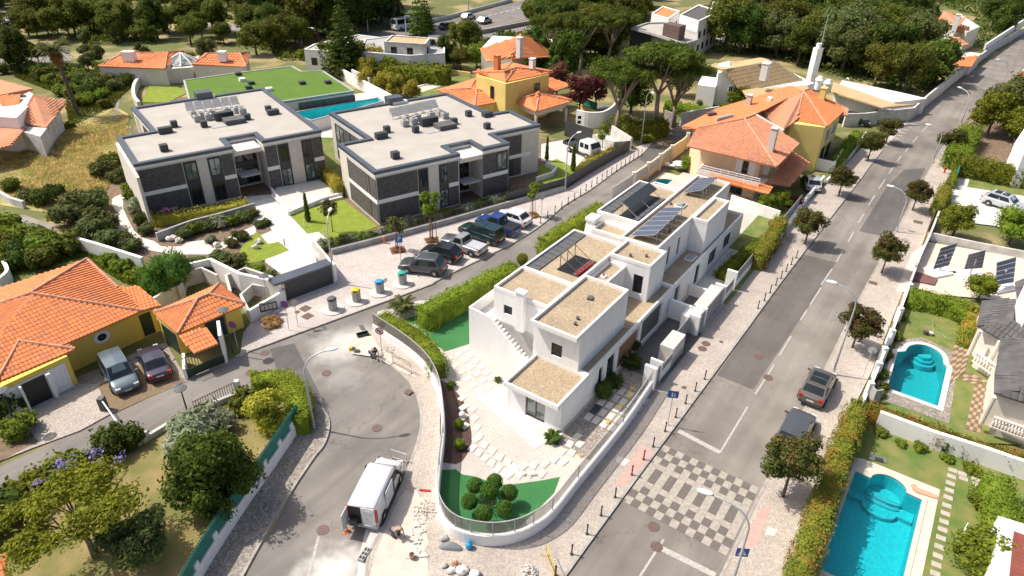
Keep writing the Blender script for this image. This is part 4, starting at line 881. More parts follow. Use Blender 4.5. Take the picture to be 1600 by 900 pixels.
# ---------------------------------------------------------------- swimming pools
def pool(label,poly,depth=1.4,cw=.35,ztop=.16,cm=None,tm=None,steps=None,zo=0):
    A=sum(poly[i][0]*poly[(i+1)%len(poly)][1]-poly[(i+1)%len(poly)][0]*poly[i][1]for i in range(len(poly)))
    if A <0:poly=poly[::-1]
    t=thing('swimming_pool',(poly[0][0],poly[0][1],0),label,'swimming pool');n=len(poly)
    mb=MB();mb.v=[(p[0],p[1],ztop)for p in poly]+[(p[0],p[1],-depth)for p in poly]
    for i in range(n):j=(i+1)%n;mb.f.append((i,n+i,n+j,j))
    s_=sheet('x',poly,-depth,tm or pooltile,t,build=False);mb.mesh(s_.v,s_.f);mb.build('basin',tm or pooltile,t)
    sheet('water',offset_poly(poly,.005),-.02,pool_w,t,kind=None)
    o=offset_poly(poly,-cw);mb=MB()
    for P_,z in ((poly,.06),(poly,ztop+.035),(o,ztop+.035),(o,.05)):mb.v+=[(p[0],p[1],z)for p in P_]
    for k in range(3):
        for i in range(n):j=(i+1)%n;mb.f.append((k*n+j,k*n+i,(k+1)*n+i,(k+1)*n+j))
    mb.build('coping',cm or deck,t)
    if zo:
        for ch in t.children:ch.location.z+=zo
        strip_wall(mw :=MB(),[*offset_poly(poly,-cw+.1),offset_poly(poly,-cw+.1)[0]],.2,0,zo+.1);mw.build('retaining_wall',white,t)
    return t
pl=pool('large turquoise pool with semicircular steps at the bottom right',P1,1.45,.28,cm=deck)
a5,a6=P1[4],P1[-1];mid=((a5[0]+a6[0])/2,(a5[1]+a6[1])/2)
ee=(P1[3][0]-P1[0][0],P1[3][1]-P1[0][1]);le=math.hypot(*ee);Fp=Frame(P1[0],math.degrees(math.atan2(ee[1],ee[0])));um=Fp.inv(mid)[0]
def bowl(v0,z,R,k,nose=True):
    pts=[(mid[0]+(p[0]-mid[0])*k+Fp.b[0]*v0,mid[1]+(p[1]-mid[1])*k+Fp.b[1]*v0)for p in P1[4:]]
    MB().prism(pts,-1.44,z).build('pool_step',pooltile,pl)
    e=[Fp(um+R*math.cos(t),v0+.28*math.sin(t))for t in [math.pi*(1+i/10)for i in range(11)]];mb=MB();strip_wall(mb,e,.07,-1.43,z+.012);mb.prism(e,-1.43,z);mb.build('step_nosing',pooltile_l,pl)
Rr=math.hypot(a5[0]-a6[0],a5[1]-a6[1])/2
bowl(0,-.95,Rr*.97,.985);bowl(-.3,-1.1,Rr*.97,.95)
g_=[Fp(.02,.0),Fp(.02,-.8),Fp(um-1.0,-.8)]+[Fp(um+1.0*math.cos(t),-.8+.75*math.sin(t))for t in [math.pi*(1+i/12)for i in range(1,12)]]+[Fp(um+1.0,-.8),Fp(le-.02,-.8),Fp(le-.02,0)]
MB().prism(g_,-1.44,-1.2).build('pool_shelf',pooltile,pl);mb=MB();strip_wall(mb,g_[1:-1],.08,-1.43,-1.18);mb.build('shelf_nosing',pooltile_l,pl)
pl=pool('kidney-ended turquoise pool on the lawn beside the dark-roofed villa',P2,1.4,.38,cm=white_w,tm=mat('teal_mosaic',(.02,.42,.45),(.016,.36,.39),rough=.4,scale=3.5,fine=.2))
c=G2((1446,545),.1);e=(P2[1][0]-c[0],P2[1][1]-c[1])
for k,r in enumerate((.95,.72,.5)):
    MB().prism([(c[0]+r*math.cos(t)*1.0,c[1]-.15+r*math.sin(t))for t in [math.radians(175+i*15)for i in range(14)]],-1.39,-.95+k*.28).build('pool_step',pooltile,pl)
pool('small round pool behind the far white villa',P3,1.0,.25,cm=deck)
pool('long narrow turquoise pool in front of the turf-roofed building',P4,1.2,.25,cm=pgrey,tm=mat('bright_pool_mosaic',(.08,.68,.70),(.06,.60,.64),rough=.4),zo=1.6)
pool('pale blue pool on a cream terrace beyond the apartment blocks',P5,1.0,.5,cm=deck)
zone('pool_terrace',[(592,120),(600,113),(636,112),(672,124),(690,134),(640,150),(622,145)],.06,deck)
zone('back_lawn',[(640,150),(690,134),(660,120),(680,112),(735,122),(725,138),(680,150),(650,165)],.05,grass)
# ---------------------------------------------------------------- tiled houses
def wallrect(par,L,z0,m,z=None,ins=.45,name='wall'):
    """walls under an eave polygon (px,py,z), set back by ins"""
    P=[G2(p)for p in L];A=sum(P[i][0]*P[(i+1)%len(P)][1]-P[(i+1)%len(P)][0]*P[i][1]for i in range(len(P)))
    if A <0:P=P[::-1]
    P=offset_poly(P,ins);MB().prism(P,z0,(z or min(p[2]for p in L))-.02).build(name,m,par);return P
def hip(par,eave,rid,m=None,ze=3,zr=4.5,caps=True,**k):
    """hip roof: eave = 4 px corners (in order), rid = 2 px (or 1) ridge ends near corners (0,3) and (1,2)"""
    E=[G(p[0],p[1],ze)for p in eave];Rr=[G(p[0],p[1],zr)for p in rid]
    if len(Rr)==1:Rr=Rr*2
    a,b=Rr
    F_=[[E[0],E[1],b,a],[E[1],E[2],b],[E[2],E[3],a,b],[E[3],E[0],a]]
    for f in F_:
        g=[f[0]]+[q for i,q in enumerate(f[1:])if (Vector(q)-Vector(f[i])).length >.05];tile_slope(par,g,m,**k)
    if caps:
        for p,q in ((E[0],a),(E[1],b),(E[2],b),(E[3],a),(a,b)):
            if (Vector(p)-Vector(q)).length >.3:ridge(par,[p,q],ridge_m if m in (None,tile,tile_f)else m)
def fwall(par,A,B,items,z0=0):
    """openings on a facade line between two world points (outside on the right)"""
    l,P=Pq(A,B)
    for it in items:
        a,b,c,e=it[:4];a *=l;b *=l;kind=it[4]if len(it)>4 else 'w'
        Q=lambda u,z,k=0:P(u,z,k-.06)
        if kind =='w':window(par,Q,(a,b,c,e),.03,glass,white,1,0)
        elif kind =='wl':window(par,Q,(a,b,c,e),.03,glass_l,white,1,1)
        elif kind =='wd':window(par,Q,(a,b,c,e),.03,glass,charcoal,1,0)
        elif kind =='door':panel(par,P,a,b,c,e,dkgreen,'door',.05)
        elif kind =='white':panel(par,P,a,b,c,e,white,'panel',.03)
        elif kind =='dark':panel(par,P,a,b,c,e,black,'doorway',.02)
    return l,P
C7=lambda L,z=None:[(x/3.3325,430+y/3.3325)+(()if z is None else (z,))for x,y in L]
# yellow house on the left
Y=house('yellow_house','yellow house with wide terracotta roof and open glass doors at the left edge',G(120,600))
R0_,R1_=G(48,458.5,4.9),G(136,405,4.9)
eR,eB,eW=G(220.6,485.5,2.9),G(184,449,3.1),G(252,477,2.75)
eL=G(-75,614,2.9)
eB=on_plane((184,449),R0_,R1_,eR);eF=G(-150,525,2.9);eG=on_plane((-30,460),R1_,R0_,eF);tile_slope(Y,[R0_,R1_,eB,eR]);tile_slope(Y,[R0_,eR,eL]);tile_slope(Y,[R0_,eL,eF]);tile_slope(Y,[R1_,R0_,eF,eG])
tile_slope(Y,[G(184,449,3.15),G(217,447,3.15),G(252,477,2.65),G(221,485,2.65)])
for a,b in ((R0_,R1_),(R0_,eR),(R0_,eF),(R1_,eB)):ridge(Y,[a,b])
pr0,pr1=G(19.5,521.5,3.55),G(30,533.5,3.5);pe1,pe2,pe3=G(117,545.5,2.7),G(-5,597,2.7),G(-20,585,2.7)
tile_slope(Y,[pr1,pe1,pe2]);tile_slope(Y,[pr0,pr1,pe2,G(-40,575,2.9)]);tile_slope(Y,[pr0,G(93,528,2.95),pe1,pr1])
for a,b in ((pr0,pr1),(pr1,pe1),(pr1,pe2)):ridge(Y,[a,b])
wl=[G2((223.5,529)),G2((120,578.5)),G2((-110,690)),G2((-130,620)),G2((60,525)),G2((196,505))]
MB().prism(wl,0,2.84).build('wall',yellow,Y)
wp=[G2((123,601)),G2((-10,667)),G2((-60,640)),G2((95,572))]
MB().prism(wp,0,2.62).build('porch_wall',yellow,Y)
ww=[G2((251,517)),G2((223,529)),G2((207,512)),G2((232,498))]
MB().prism(ww,0,2.6).build('wing_wall',yellow,Y)
l,P=Pq(G2((-10,667)),G2((123,601))) 
PO=lambda u,z,k=0:P(u,z,k-.03)
panel(Y,PO,l*.15,l*.94,.1,2.25,white,'door_surround',.05)
PO2=lambda u,z,k=0:P(u,z,k-.10)
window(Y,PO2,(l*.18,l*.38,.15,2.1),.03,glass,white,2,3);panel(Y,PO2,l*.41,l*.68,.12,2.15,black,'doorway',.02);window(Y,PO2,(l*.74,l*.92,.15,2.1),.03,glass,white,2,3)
for u in (.395,.7,.72):panel(Y,PO2,l*u-.07,l*u+.07,.1,2.2,white,'door_leaf',.35)
l,P=Pq(wl[1],wl[0]);PO=lambda u,z,k=0:P(u,z,k-.02)
u_,z_=l*.46,1.75
mb=MB();n=24;c0=[PO(u_+.62*math.cos(2*math.pi*i/n),z_+.52*math.sin(2*math.pi*i/n),-.03)for i in range(n)];c1_=[PO(u_+.62*math.cos(2*math.pi*i/n),z_+.52*math.sin(2*math.pi*i/n),.0)for i in range(n)]
mb.mesh(c0+c1_,[tuple(range(n))]+[(i,n+i,n+(i+1)%n,(i+1)%n)for i in range(n)]);ow=mb.build('oval_window',white,Y)
MB().poly([PO(u_+.34*math.cos(2*math.pi*i/n),z_+.3*math.sin(2*math.pi*i/n),-.04)for i in range(n)]).build('pane',glass,ow)
l,P=Pq(G2((223,529)),G2((251,517)));panel(Y,P,l*.15,l*.75,.1,2.1,dkgreen,'door',.04)
# guard house with gate canopy
K=house('guard_house','small yellow gatehouse with hipped terracotta roof and green doors',G(330,530),'gatehouse')
hip(K,[(240,488.5),(277.5,521.5),(383.5,475),(342,443.5)][:0]or [(277.5,521.5),(383.5,475),(342,443.5),(240,488.5)],[(309,467.5),(327,460)],ze=2.65,zr=3.55)
gw=[G2((382,511)),G2((285,556)),G2((258,534)),G2((352,488))]
MB().prism(gw,0,2.6).build('wall',yellow,K)
fwall(K,gw[1],gw[0],[(.42,.72,.1,2.2,'door')]);fwall(K,gw[2],gw[1],[(.15,.95,.1,2.0,'door')])
tile_slope(K,[G(279,524,2.55),G(322.6,511,2.55),G(340.6,536.5,2.0),G(303,551.5,2.0)],name='canopy')
mb=MB();g=G2((354,566));F=Frame(g,24);mb.box(F,-.12,.12,-.1,2.0,0,2.6);mb.build('gate_pillar',white,K)
a,b=G2((292,592)),G2((352,567));l,P=Pq(a,b);gt=thing('entrance_gate',(*a,0),'dark green slatted gate with upright bars below the gatehouse canopy','gate')
panel(gt,P,0,l,.1,.8,dkgreen,'gate_panel',.06)
for i in range(15):mb=MB();u=l*(i+.5)/15;q=P(u,0,0);mb.tube([(q[0],q[1],.8),(q[0],q[1],1.9)],.022,5);mb.build('bar',charcoal,gt)
mb=MB();mb.tube([P(0,1.85),P(l,1.85)],.03,5);mb.build('rail',charcoal,gt)
mb=MB();q=P(0,0);mb.box(Frame((q[0],q[1]),24),-.1,.1,-.1,2.0,0,1.0);mb.build('gate_pillar',white,gt)
# big orange / yellow semi-detached house right of centre
C4=lambda L,z=None:[(1060+x/3.914,90+y/3.914)+(()if z is None else (z,))for x,y in L]
D=house('beige_house','beige two-storey house with weathered terracotta hip roof, balcony and lean-to',G(1140,320))
zE,zR=5.4,7.0
e=C4([(50,540),(600,668),(740,525),(460,350),(440,340),(120,430)])
ap=G(*C4([(405,375)])[0],zR);E_=[G(*p,zE)for p in e]
tile_slope(D,[E_[0],E_[1],ap,G(*C4([(118,432)])[0],zE+.75)],tile_f);tile_slope(D,[E_[1],G(*C4([(740,522)])[0],zE),G(*C4([(470,352)])[0],zR-.2),ap],tile_f)
for a,b in ((E_[1],ap),(G(*C4([(118,432)])[0],zE+.75),ap),(ap,G(*C4([(470,352)])[0],zR-.2))):ridge(D,[a,b])
tile_slope(D,[G(*C4([(118,432)])[0],zE+.75),ap,G(*C4([(760,205)])[0],zR+.3),G(*C4([(690,175)])[0],zR-.3),G(*C4([(230,310)])[0],zE+.5),G(*C4([(25,430)])[0],zE)],tile)
lw=[G(*p)for p in C4([(200,712),(580,790),(548,832),(240,748)],2.9)];lw[2]=G(*C4([(548,832)])[0],2.5);lw[3]=G(*C4([(215,745)])[0],2.5)
tile_slope(D,lw,tile,name='lean_to_roof')
tile_slope(D,[G(*C4([(545,765)])[0],2.9),G(*C4([(700,575)])[0],3.6),G(*C4([(805,640)])[0],3.0),G(*C4([(680,785)])[0],2.4)],tile_f,name='porch_roof')
dw=[G2((x,y),zE)for x,y in C4([(150,515),(512,603),(655,505),(480,350),(250,330),(90,440)])]
MB().prism(dw,0,zE+.0).build('wall',beige,D)
dl=[G2((x,y),2.4)for x,y in C4([(105,690),(490,790),(560,720),(200,600)])]
MB().prism([G2(p,2.7)for p in C4([(110,700),(505,790),(560,745),(150,640)])],2.45,2.75).build('balcony_slab',cream,D)
a,b=[G2(p,3.6)for p in C4([(125,655),(500,745)])];mb=MB();mb.tube([(*a,3.65),(*b,3.65)],.035,5);mb.tube([(*a,3.4),(*b,3.4)],.025,5)
for i in range(9):q=(a[0]+(b[0]-a[0])*i/8,a[1]+(b[1]-a[1])*i/8);mb.tube([(*q,2.7),(*q,3.65)],.025,5)
mb.build('balcony_rail',white,D)
strip_wall(mbw :=MB(),[a,b],.12,2.75,3.15);mbw.build('parapet',cream,D)
l,P=Pq(*[G2(p,4.0)for p in C4([(130,640),(500,730)])]); 
fwall(D,dw[0],dw[1],[(.62,.72,2.9,5.0,'white'),(.73,.82,2.9,4.9,'wd'),(.83,.94,2.9,5.0,'white'),(.1,.3,.2,2.2,'w'),(.6,.8,.2,2.2,'wd')])
def chim(par,x,y,z0,z1,su,sv,m=None,F=None,px_top=None,cap=True):
    F=F or HF;c=F.inv(G2((x,y),z1));mb=MB();mb.box(F,c[0]-su/2,c[0]+su/2,c[1]-sv/2,c[1]+sv/2,z0,z1)
    if cap:mb.box(F,c[0]-su/2-.06,c[0]+su/2+.06,c[1]-sv/2-.06,c[1]+sv/2+.06,z1+.1,z1+.2)
    return mb.build('chimney',m or cream,par)
chim(D,1211,202,3.0,8.3,.8,.7);chim(D,1172,150,5,7.6,.8,.6,F=HF)
mb=MB();a,b=G(*C4([(230,378)])[0],6.55),G(*C4([(330,352)])[0],6.75);mb.tube([a,b],.22,10);mb.build('water_heater',steel,D)
g=G(*C4([(200,345)])[0],6.1);MB().cbox((0,0,6.2),1.2,.8,.25,Frame(g[:2],20)).build('skylight',rust,D)
g=G(*C4([(560,250)])[0],7.2);MB().cbox((0,0,7.1),.7,.6,.5,Frame(g[:2],56)).build('roof_vent',white,D)
# bright yellow half
D2=house('yellow_house','bright yellow house half with clean orange hip roof and yellow chimney',G(1270,250))
hip(D2,C4([(720,385),(910,420),(1030,310),(800,195)]),C4([(765,207)]),ze=5.9,zr=7.6)
tile_slope(D2,[G(*C4([(720,385)])[0],5.9),G(*C4([(765,207)])[0],7.6),G(*C4([(570,268)])[0],7.0),G(*C4([(500,330)])[0],6.4),G(*C4([(640,440)])[0],5.9)],tile_f,pu=.3)
y2=[G2(p,5.9)for p in C4([(690,400),(895,425),(995,330),(850,260),(600,350)])]
MB().prism(y2,0,5.85).build('wall',yellow_b,D2)
a,b=G(*C4([(460,345)])[0],6.9),G(*C4([(645,445)])[0],6.1);mb=MB();strip_wall(mb,[a[:2],b[:2]],.25,4,[7.05,6.2]);mb.build('party_wall',cream,D2)
chim(D2,1288,139,6,8.2,.8,.7,yellow_b);fwall(D2,y2[1],y2[2],[(.2,.4,.8,2.6,'wd'),(.55,.8,.3,2.3,'wd'),(.2,.45,3.4,5.0,'w'),(.6,.85,3.4,5.0,'w')])
tile_slope(D2,[G(*C4([(1000,300)])[0],6.2),G(*C4([(1042,312)])[0],6.2),G(*C4([(1035,355)])[0],5.6),G(*C4([(985,350)])[0],5.6)],tile_f,name='canopy')
# tan-roofed white house behind
T_=house('white_house','white gabled house with flat tan tiled roofs beyond the umbrella pines',G(1130,170))
def plain_roof(par,L,m,th=.2,name='roof'):
    W_=[G(*p)for p in L];n=len(W_);mb=MB();mb.mesh(W_+[(p[0],p[1],p[2]-th)for p in W_],[tuple(range(n)),tuple(range(2*n-1,n-1,-1))]+[(i,n+i,n+(i+1)%n,(i+1)%n)for i in range(n)])
    return mb.build(name,m,par)
tp=[G(1131,108.5,6.0),G(1210,96,6.0),G(1154,138,3.3)];ts_=lambda L:tile_slope(T_,L,tile_t,pu=.45,pv=.6,hh=.05)
ts_([tp[0],tp[1],on_plane((1257,126),*tp),on_plane((1181,143),*tp),tp[2]]);ts_([G(1131,108.5,6.0),G(1210,96,6.0),G(1190,90,4.6),G(1112,103,4.8)])
ts_([G(1103,103,4.6),G(1140,94.5,5.4),G(1162,99,5.2),G(1120,108,4.6)]);ts_([G(*p)for p in ((1160,141,3.4),(1184,138,3.4),(1262,133,3.4),(1270,152,2.9),(1200,165,2.9),(1172,160,2.9))])
q=[G2((1114,164)),G2((1149,167))];lerp_=lambda t:(q[0][0]*(1-t)+q[1][0]*t,q[0][1]*(1-t)+q[1][1]*t)
mb=MB();back=lambda p,d=6:(p[0]+1.5,p[1]+d);gw_=[(*q[0],0),(*q[1],0),(*q[1],3.0),(*lerp_(.48),5.75),(*q[0],5.2)];bw_=[(*back(p[:2]),p[2])for p in gw_]
mb.mesh(gw_+bw_,[(0,1,2,3,4),(9,8,7,6,5),(0,5,6,1),(1,6,7,2),(2,7,8,3),(3,8,9,4),(4,9,5,0)]);mb.build('gable',white,T_);MB().prism([G2((1152,164)),G2((1205,172)),G2((1266,156)),G2((1235,140)),G2((1160,150))],0,2.8).build('wall',white,T_)
l,P=Pq(*q);window(T_,lambda u,z,k=0:P(u,z,k-.06),(l*.55,l*.75,2.4,3.3),.03,glass,white,1)
chim(T_,1198,100,5,7.4,1.6,1.0,white);MB().prism([G2(p)for p in ((1085,163),(1113,167),(1118,152),(1092,148))],0,3.2).build('annexe',white,T_)
g=G2((1263,140));mb=MB();F=Frame(g,30);mb.box(F,-.7,.7,-.5,.5,0,7.2);mb.cyl(g[0],g[1],7.2,7.9,.45,10);mb.build('tall_chimney',white,T_)
MB().tube([(*G2((1266,140)),4),(*G2((1266,140)),12.5)],.06,5).build('mast',steel,T_)
for x,y in ((1281,124),(1294,129)):g=G2((x,y),4.6);MB().lathe(g[0],g[1],[(.55,3),(.55,4.4),(.7,4.5),(.3,5.1)],12).build('chimney',white,T_)
# long tan-roofed annexe by the road
T2=house('annexe','long low white building with sloping tan roof beside the upper road',G(1350,170),'building')
plain_roof(T2,[(1302,128,3.2),(1400,162,3.2),(1432,163,3.0),(1380,168,3.0),(1298,143,3.0)],tile_t)
MB().prism([G2(p)for p in ((1298,168),(1325,178),(1376,186),(1440,178),(1400,168),(1310,148))],0,2.5).build('wall',white,T2)
wl_=thing('street_wall',G(1325,196),'pale high wall behind the two cars parked at the upper road','wall')
mb=MB();strip_wall(mb,GL([(1316,198),(1345,197),(1421,188),(1445,166),(1500,120)]),.3,0,2.0);mb.build('wall',white_w,wl_)
wl_=thing('street_wall',G(1460,160),'long grey wall running along the far left side of the main road','wall')
mb=MB();strip_wall(mb,GL([(1447,164),(1480,137),(1530,97),(1552,80),(1600,52),(1680,0)]),.3,0,1.8);mb.build('wall',white_w,wl_)
mb=MB();strip_wall(mb,GL([(1532,92),(1600,45),(1680,-8)]),.3,1.8,3.0);mb.build('wall',white,wl_)
# orange villa group in the middle distance
O2=house('yellow_villa','yellow two-storey villa with several terracotta hip roofs left of the pines',G(800,170))
hip(O2,[(682,141),(742,166),(800,155),(745,122)],[(735,138),(745,140)],ze=3.2,zr=4.4,pu=.42,pv=.55)
hip(O2,[(739,113),(790,128),(864,113),(800,97)],[(788,112),(806,106)],ze=6.4,zr=7.4,pu=.42,pv=.55)
hip(O2,[(802,158),(838,174),(894,158),(850,140)],[(828,150),(842,146)],ze=3.2,zr=4.4,pu=.42,pv=.55)
tile_slope(O2,[G(*p)for p in ((855,120,4.2),(895,132,3.4),(862,145,3.2),(855,140,3.6))],tile,pu=.42,pv=.55)
MB().prism([G2(p,6.4)for p in ((744,116),(790,130),(858,115),(800,101))],0,6.3).build('wall',yellow_b,O2)
MB().prism([G2(p,3.2)for p in ((690,142),(742,164),(796,156),(745,126))],0,3.1).build('wall',yellow_b,O2)
MB().prism([G2(p,3.2)for p in ((808,157),(838,171),(885,158),(850,144))],2.2,3.1).build('beam',cream,O2)
for x,y in ((885,160),(838,173),(806,159)):g=G2((x,y),3.1);MB().cyl(g[0],g[1],0,2.3,.22,8).build('column',cream,O2)
q=[G2(p,6.4)for p in ((790,130),(858,115))];fwall(O2,q[0],q[1],[(.65,.78,4.3,5.4,'wd'),(.1,.2,1.0,2.0,'wd')]);q=[G2(p,6.4)for p in ((744,116),(790,130))];fwall(O2,q[0],q[1],[(.5,.62,3.6,5.4,'wd')])
chim(O2,832,93,6.5,8.3,.8,.7,white);chim(O2,777,88,6.5,9.0,.8,.8,tile)
O3=house('terracotta_house','white house with steep terracotta roof half hidden behind the yellow villa',G(790,100))
tile_slope(O3,[G(*p)for p in ((750,76,5),(800,60,7),(815,52,8),(800,90,5),(760,96,4))],tile,pu=.6,pv=.8);tile_slope(O3,[G(*p)for p in ((815,52,8),(870,70,5),(868,88,4),(800,92,5))],tile,pu=.6,pv=.8)
MB().prism([G2(p)for p in ((752,112),(800,118),(868,108),(860,95),(770,90))],0,4.2).build('wall',white,O3);chim(O3,812,60,6,9,.9,.8,white)
O4=house('long_bungalow','wide low house with terracotta roofs, white chimneys and a glass pyramid',G(260,112))
hip(O4,[(153,104),(258,107),(288,80),(190,84)],[(195,83),(262,82)],ze=3.0,zr=3.9,pu=.6,pv=.8);hip(O4,[(300,101),(385,104),(390,82),(320,84)],[(325,84),(375,83)],ze=3.0,zr=3.9,pu=.6,pv=.8)
MB().prism([G2(p,3)for p in ((155,104),(258,106.5),(284,84),(192,86))],0,2.9).build('wall',cream,O4);MB().prism([G2(p,3)for p in ((302,101),(384,103.5),(387,85),(322,86))],0,2.9).build('wall',cream,O4)
MB().prism([G2(p,2.6)for p in ((258,107),(300,104),(312,86),(284,86))],0,2.5).build('link_wall',cream,O4)
g=G2((285,97),2.6);mb=MB();n=10;mb.v=[(g[0]+3*math.cos(2*math.pi*i/n),g[1]+3*math.sin(2*math.pi*i/n),2.6)for i in range(n)]+[(g[0],g[1],4.2)];mb.f=[(i,(i+1)%n,n)for i in range(n)];py=mb.build('glass_pyramid',glass_l,O4)
mb=MB()
for i in range(n):mb.tube([mb_ :=(g[0]+3*math.cos(2*math.pi*i/n),g[1]+3*math.sin(2*math.pi*i/n),2.62),(g[0],g[1],4.24)],.12,4)
mb.build('glazing_bars',white,py)
for x,y,s in ((200,82,2.0),(347,82,1.3)):g=G2((x,y),4.8);MB().cbox((g[0],g[1],4.2),s,1.2,1.6).build('chimney',white,O4)
# modern grey house, white flat-roofed houses in the distance
M1=house('modern_house','modern grey house with pale stone upper floor among trees',G(1030,95))
MB().prism([G2(p,6.5)for p in ((1017,49),(1070,65),(1088,60),(1090,50),(1040,36))],0,6.5).build('wall',grey_w,M1)
MB().prism([G2(p,6.5)for p in ((986,43),(1017,50),(1040,36),(1010,36))],0,6.4).build('wall',charcoal,M1)
parapet_roof(M1,[G2(p,6.8)for p in ((986,43),(1017,51),(1070,68),(1090,62),(1090,52),(1038,34),(1010,35))],6.8,membrane,pgrey,w=.4)
MB().prism([G2(p,9.0)for p in ((1037,36),(1062,42),(1072,39),(1048,34))],6.5,9.0).build('roof_room',rust,M1)
def flat_house(label,pts,z,wm,rm,name='white_house',cat='house',extra=None):
    t=house(name,label,G(*pts[0],0),cat);P=[G2(p,z)for p in pts];MB().prism(P,0,z-.1).build('wall',wm,t);parapet_roof(t,P,z+.15,rm,wm,w=.3,h=.2)
    A_=sum(P[i][0]*P[(i+1)%len(P)][1]-P[(i+1)%len(P)][0]*P[i][1]for i in range(len(P)));P=P if A_ >0 else P[::-1]
    for i in range(len(P)):
        a,b=P[i],P[(i+1)%len(P)];l=math.hypot(a[0]-b[0],a[1]-b[1])
        if b[0]>a[0]and l >4:fwall(t,a,b,[(u/l,(u+1.1)/l,1.0,2.3,'wd')for u in np.arange(1.2,l-2,3.0)]+([(u/l,(u+1.1)/l,3.6,4.9,'wd')for u in np.arange(1.2,l-2,3.0)]if z >5 else []))
    return t
flat_house('long white flat-roofed building with curved end in front of the slip road',[(475,78),(540,82),(545,66),(600,60),(560,55),(490,70)],3.6,white,membrane)
flat_house('white low building right of the tall dark conifer',[(560,82),(640,88),(695,84),(695,62),(620,56),(570,62)],3.8,white,pgrey)
flat_house('grey-roofed upper block on the white low building by the motorway',[(600,66),(665,70),(672,60),(612,56)],5.6,white_w,tile_t)
flat_house('white gabled house up the hill left of the tall conifers',[(873,20),(925,26),(940,14),(890,6)][:0]or [(1018,22),(1045,30),(1062,18),(1036,10)],6.5,white,tile)
flat_house('white two-storey house with small windows behind the modern grey house',[(1062,24),(1092,34),(1125,18),(1092,8)],7,white,tile_d)
flat_house('white terraced house farthest up the hill at the top',[(1112,5),(1140,14),(1185,2),(1150,-8)],7,white,membrane)
flat_house('white house gable between the conifers at the top centre',[(1085,44),(1096,46),(1100,34),(1090,32)],5,white,tile_d)
# left-edge house with dark terracotta roofs
L1=house('white_house','white house with dark terracotta gables at the left edge above the field',G(60,240))
tile_slope(L1,[G(*p)for p in ((-60,110,6.2),(52,138,5.6),(28,150,4.8),(-60,160,4.8))],tile_f,pu=.4,pv=.5);tile_slope(L1,[G(*p)for p in ((52,147,5.6),(104,160,4.2),(72,199,3.0),(26,190,3.4))],tile_f,pu=.4,pv=.5)
tile_slope(L1,[G(*p)for p in ((-40,178,3.6),(40,198,3.2),(18,228,2.5),(-60,245,2.5))],tile_f,pu=.4,pv=.5)
tile_slope(L1,[G(*p)for p in ((-5,150,5.2),(32,147,5.2),(28,173,4.2),(10,178,4.2))],tile,pu=.4,pv=.5)
MB().prism([G2(p)for p in ((104,205),(75,248),(25,232),(-60,250),(-60,150),(52,170))],0,2.9).build('wall',white_w,L1)
MB().prism([G2(p,4.6)for p in ((26,184),(48,162),(40,148),(-40,150),(-40,180))],0,4.6).build('upper_wall',white,L1)
# top right terracotta roofs in the wood
X1=house('terracotta_house','brick-red tiled house half hidden in the wood at the upper right',G(1500,75))
tile_slope(X1,[G(*p)for p in ((1466,30,6),(1475,17,7.2),(1508,30,6),(1500,40,5.5))],tile_f,pu=.6,pv=.8);tile_slope(X1,[G(*p)for p in ((1478,38,5),(1512,42,5),(1516,46,4),(1506,52,3.6),(1484,46,4))],tile_f,pu=.6,pv=.8)
tile_slope(X1,[G(*p)for p in ((1484,58,5),(1500,58,5),(1512,70,4),(1490,74,4))],tile_f,pu=.6,pv=.8);MB().prism([G2(p)for p in ((1466,60),(1500,82),(1520,72),(1490,50))],0,4.2).build('wall',cream,X1);chim(X1,1498,24,4,7.6,1.0,.9,white)
X2=house('garage','small orange-roofed garage against the far left roadside wall',G(1500,105),'garage')
tile_slope(X2,[G(*p)for p in ((1488,103,2.9),(1492,90,3.5),(1528,87,3.5),(1518,104,2.9))],tile,pu=.45,pv=.6);MB().prism([G2(p)for p in ((1486,116),(1512,118),(1526,105),(1492,100))],0,2.7).build('wall',white_w,X2)
# right-edge buildings
X3=house('white_house','white building with terracotta edge and terrace at the top of the right edge',G(1590,160))
MB().prism([G2(p,5)for p in ((1582,122),(1610,140),(1700,130),(1700,100),(1600,108))],0,5).build('wall',white,X3);tile_slope(X3,[G(*p)for p in ((1586,120,5.2),(1600,110,5.8),(1700,108,5.8),(1700,130,5.2))],tile)
X4=house('white_house','white corner of a house at the right edge above the white paved yard',G(1590,240))
MB().prism([G2(p,4.5)for p in ((1585,224),(1600,240),(1700,250),(1700,190),(1602,198))],0,4.5).build('wall',white,X4)
# dark-roofed villa with balustrades
Z=house('dark_roofed_villa','cream villa with dark slate roof and balustraded balconies at the right edge',G(1560,690))
C8=lambda L:[(1440+x/3,400+y/3)for x,y in L]
def g8(x,y,z):p=C8([(x,y)])[0];return G(p[0],p[1],z)
ts=lambda L:tile_slope(Z,L,tile_d,pu=.34,pv=.45,hh=.045)
ts([g8(285,208,3.9),g8(445,200,5.0),g8(430,300,4.6),g8(262,325,3.3)])
ts([g8(262,325,3.3),g8(430,300,4.6),g8(560,380,4.6),g8(375,392,3.3)])
ts([g8(375,392,3.3),g8(560,370,4.6),g8(620,560,4.6),g8(345,545,3.3)])
ts([g8(345,548,3.3),g8(620,560,4.6),g8(620,600,4.4),g8(342,640,3.2)])
ts([g8(342,640,3.2),g8(620,575,4.6),g8(700,720,3.6),g8(600,720,3.2)])
ts([g8(440,120,4.6),g8(600,60,5.6),g8(600,300,5.0),g8(450,200,4.4)])
MB().prism([g8(*p)[:2]for p in ((285,235,3),(300,330,3),(385,400,3),(362,545,3),(358,640,3),(640,735,3),(700,300,3),(480,190,3))],0,2.9).build('wall',cream,Z)
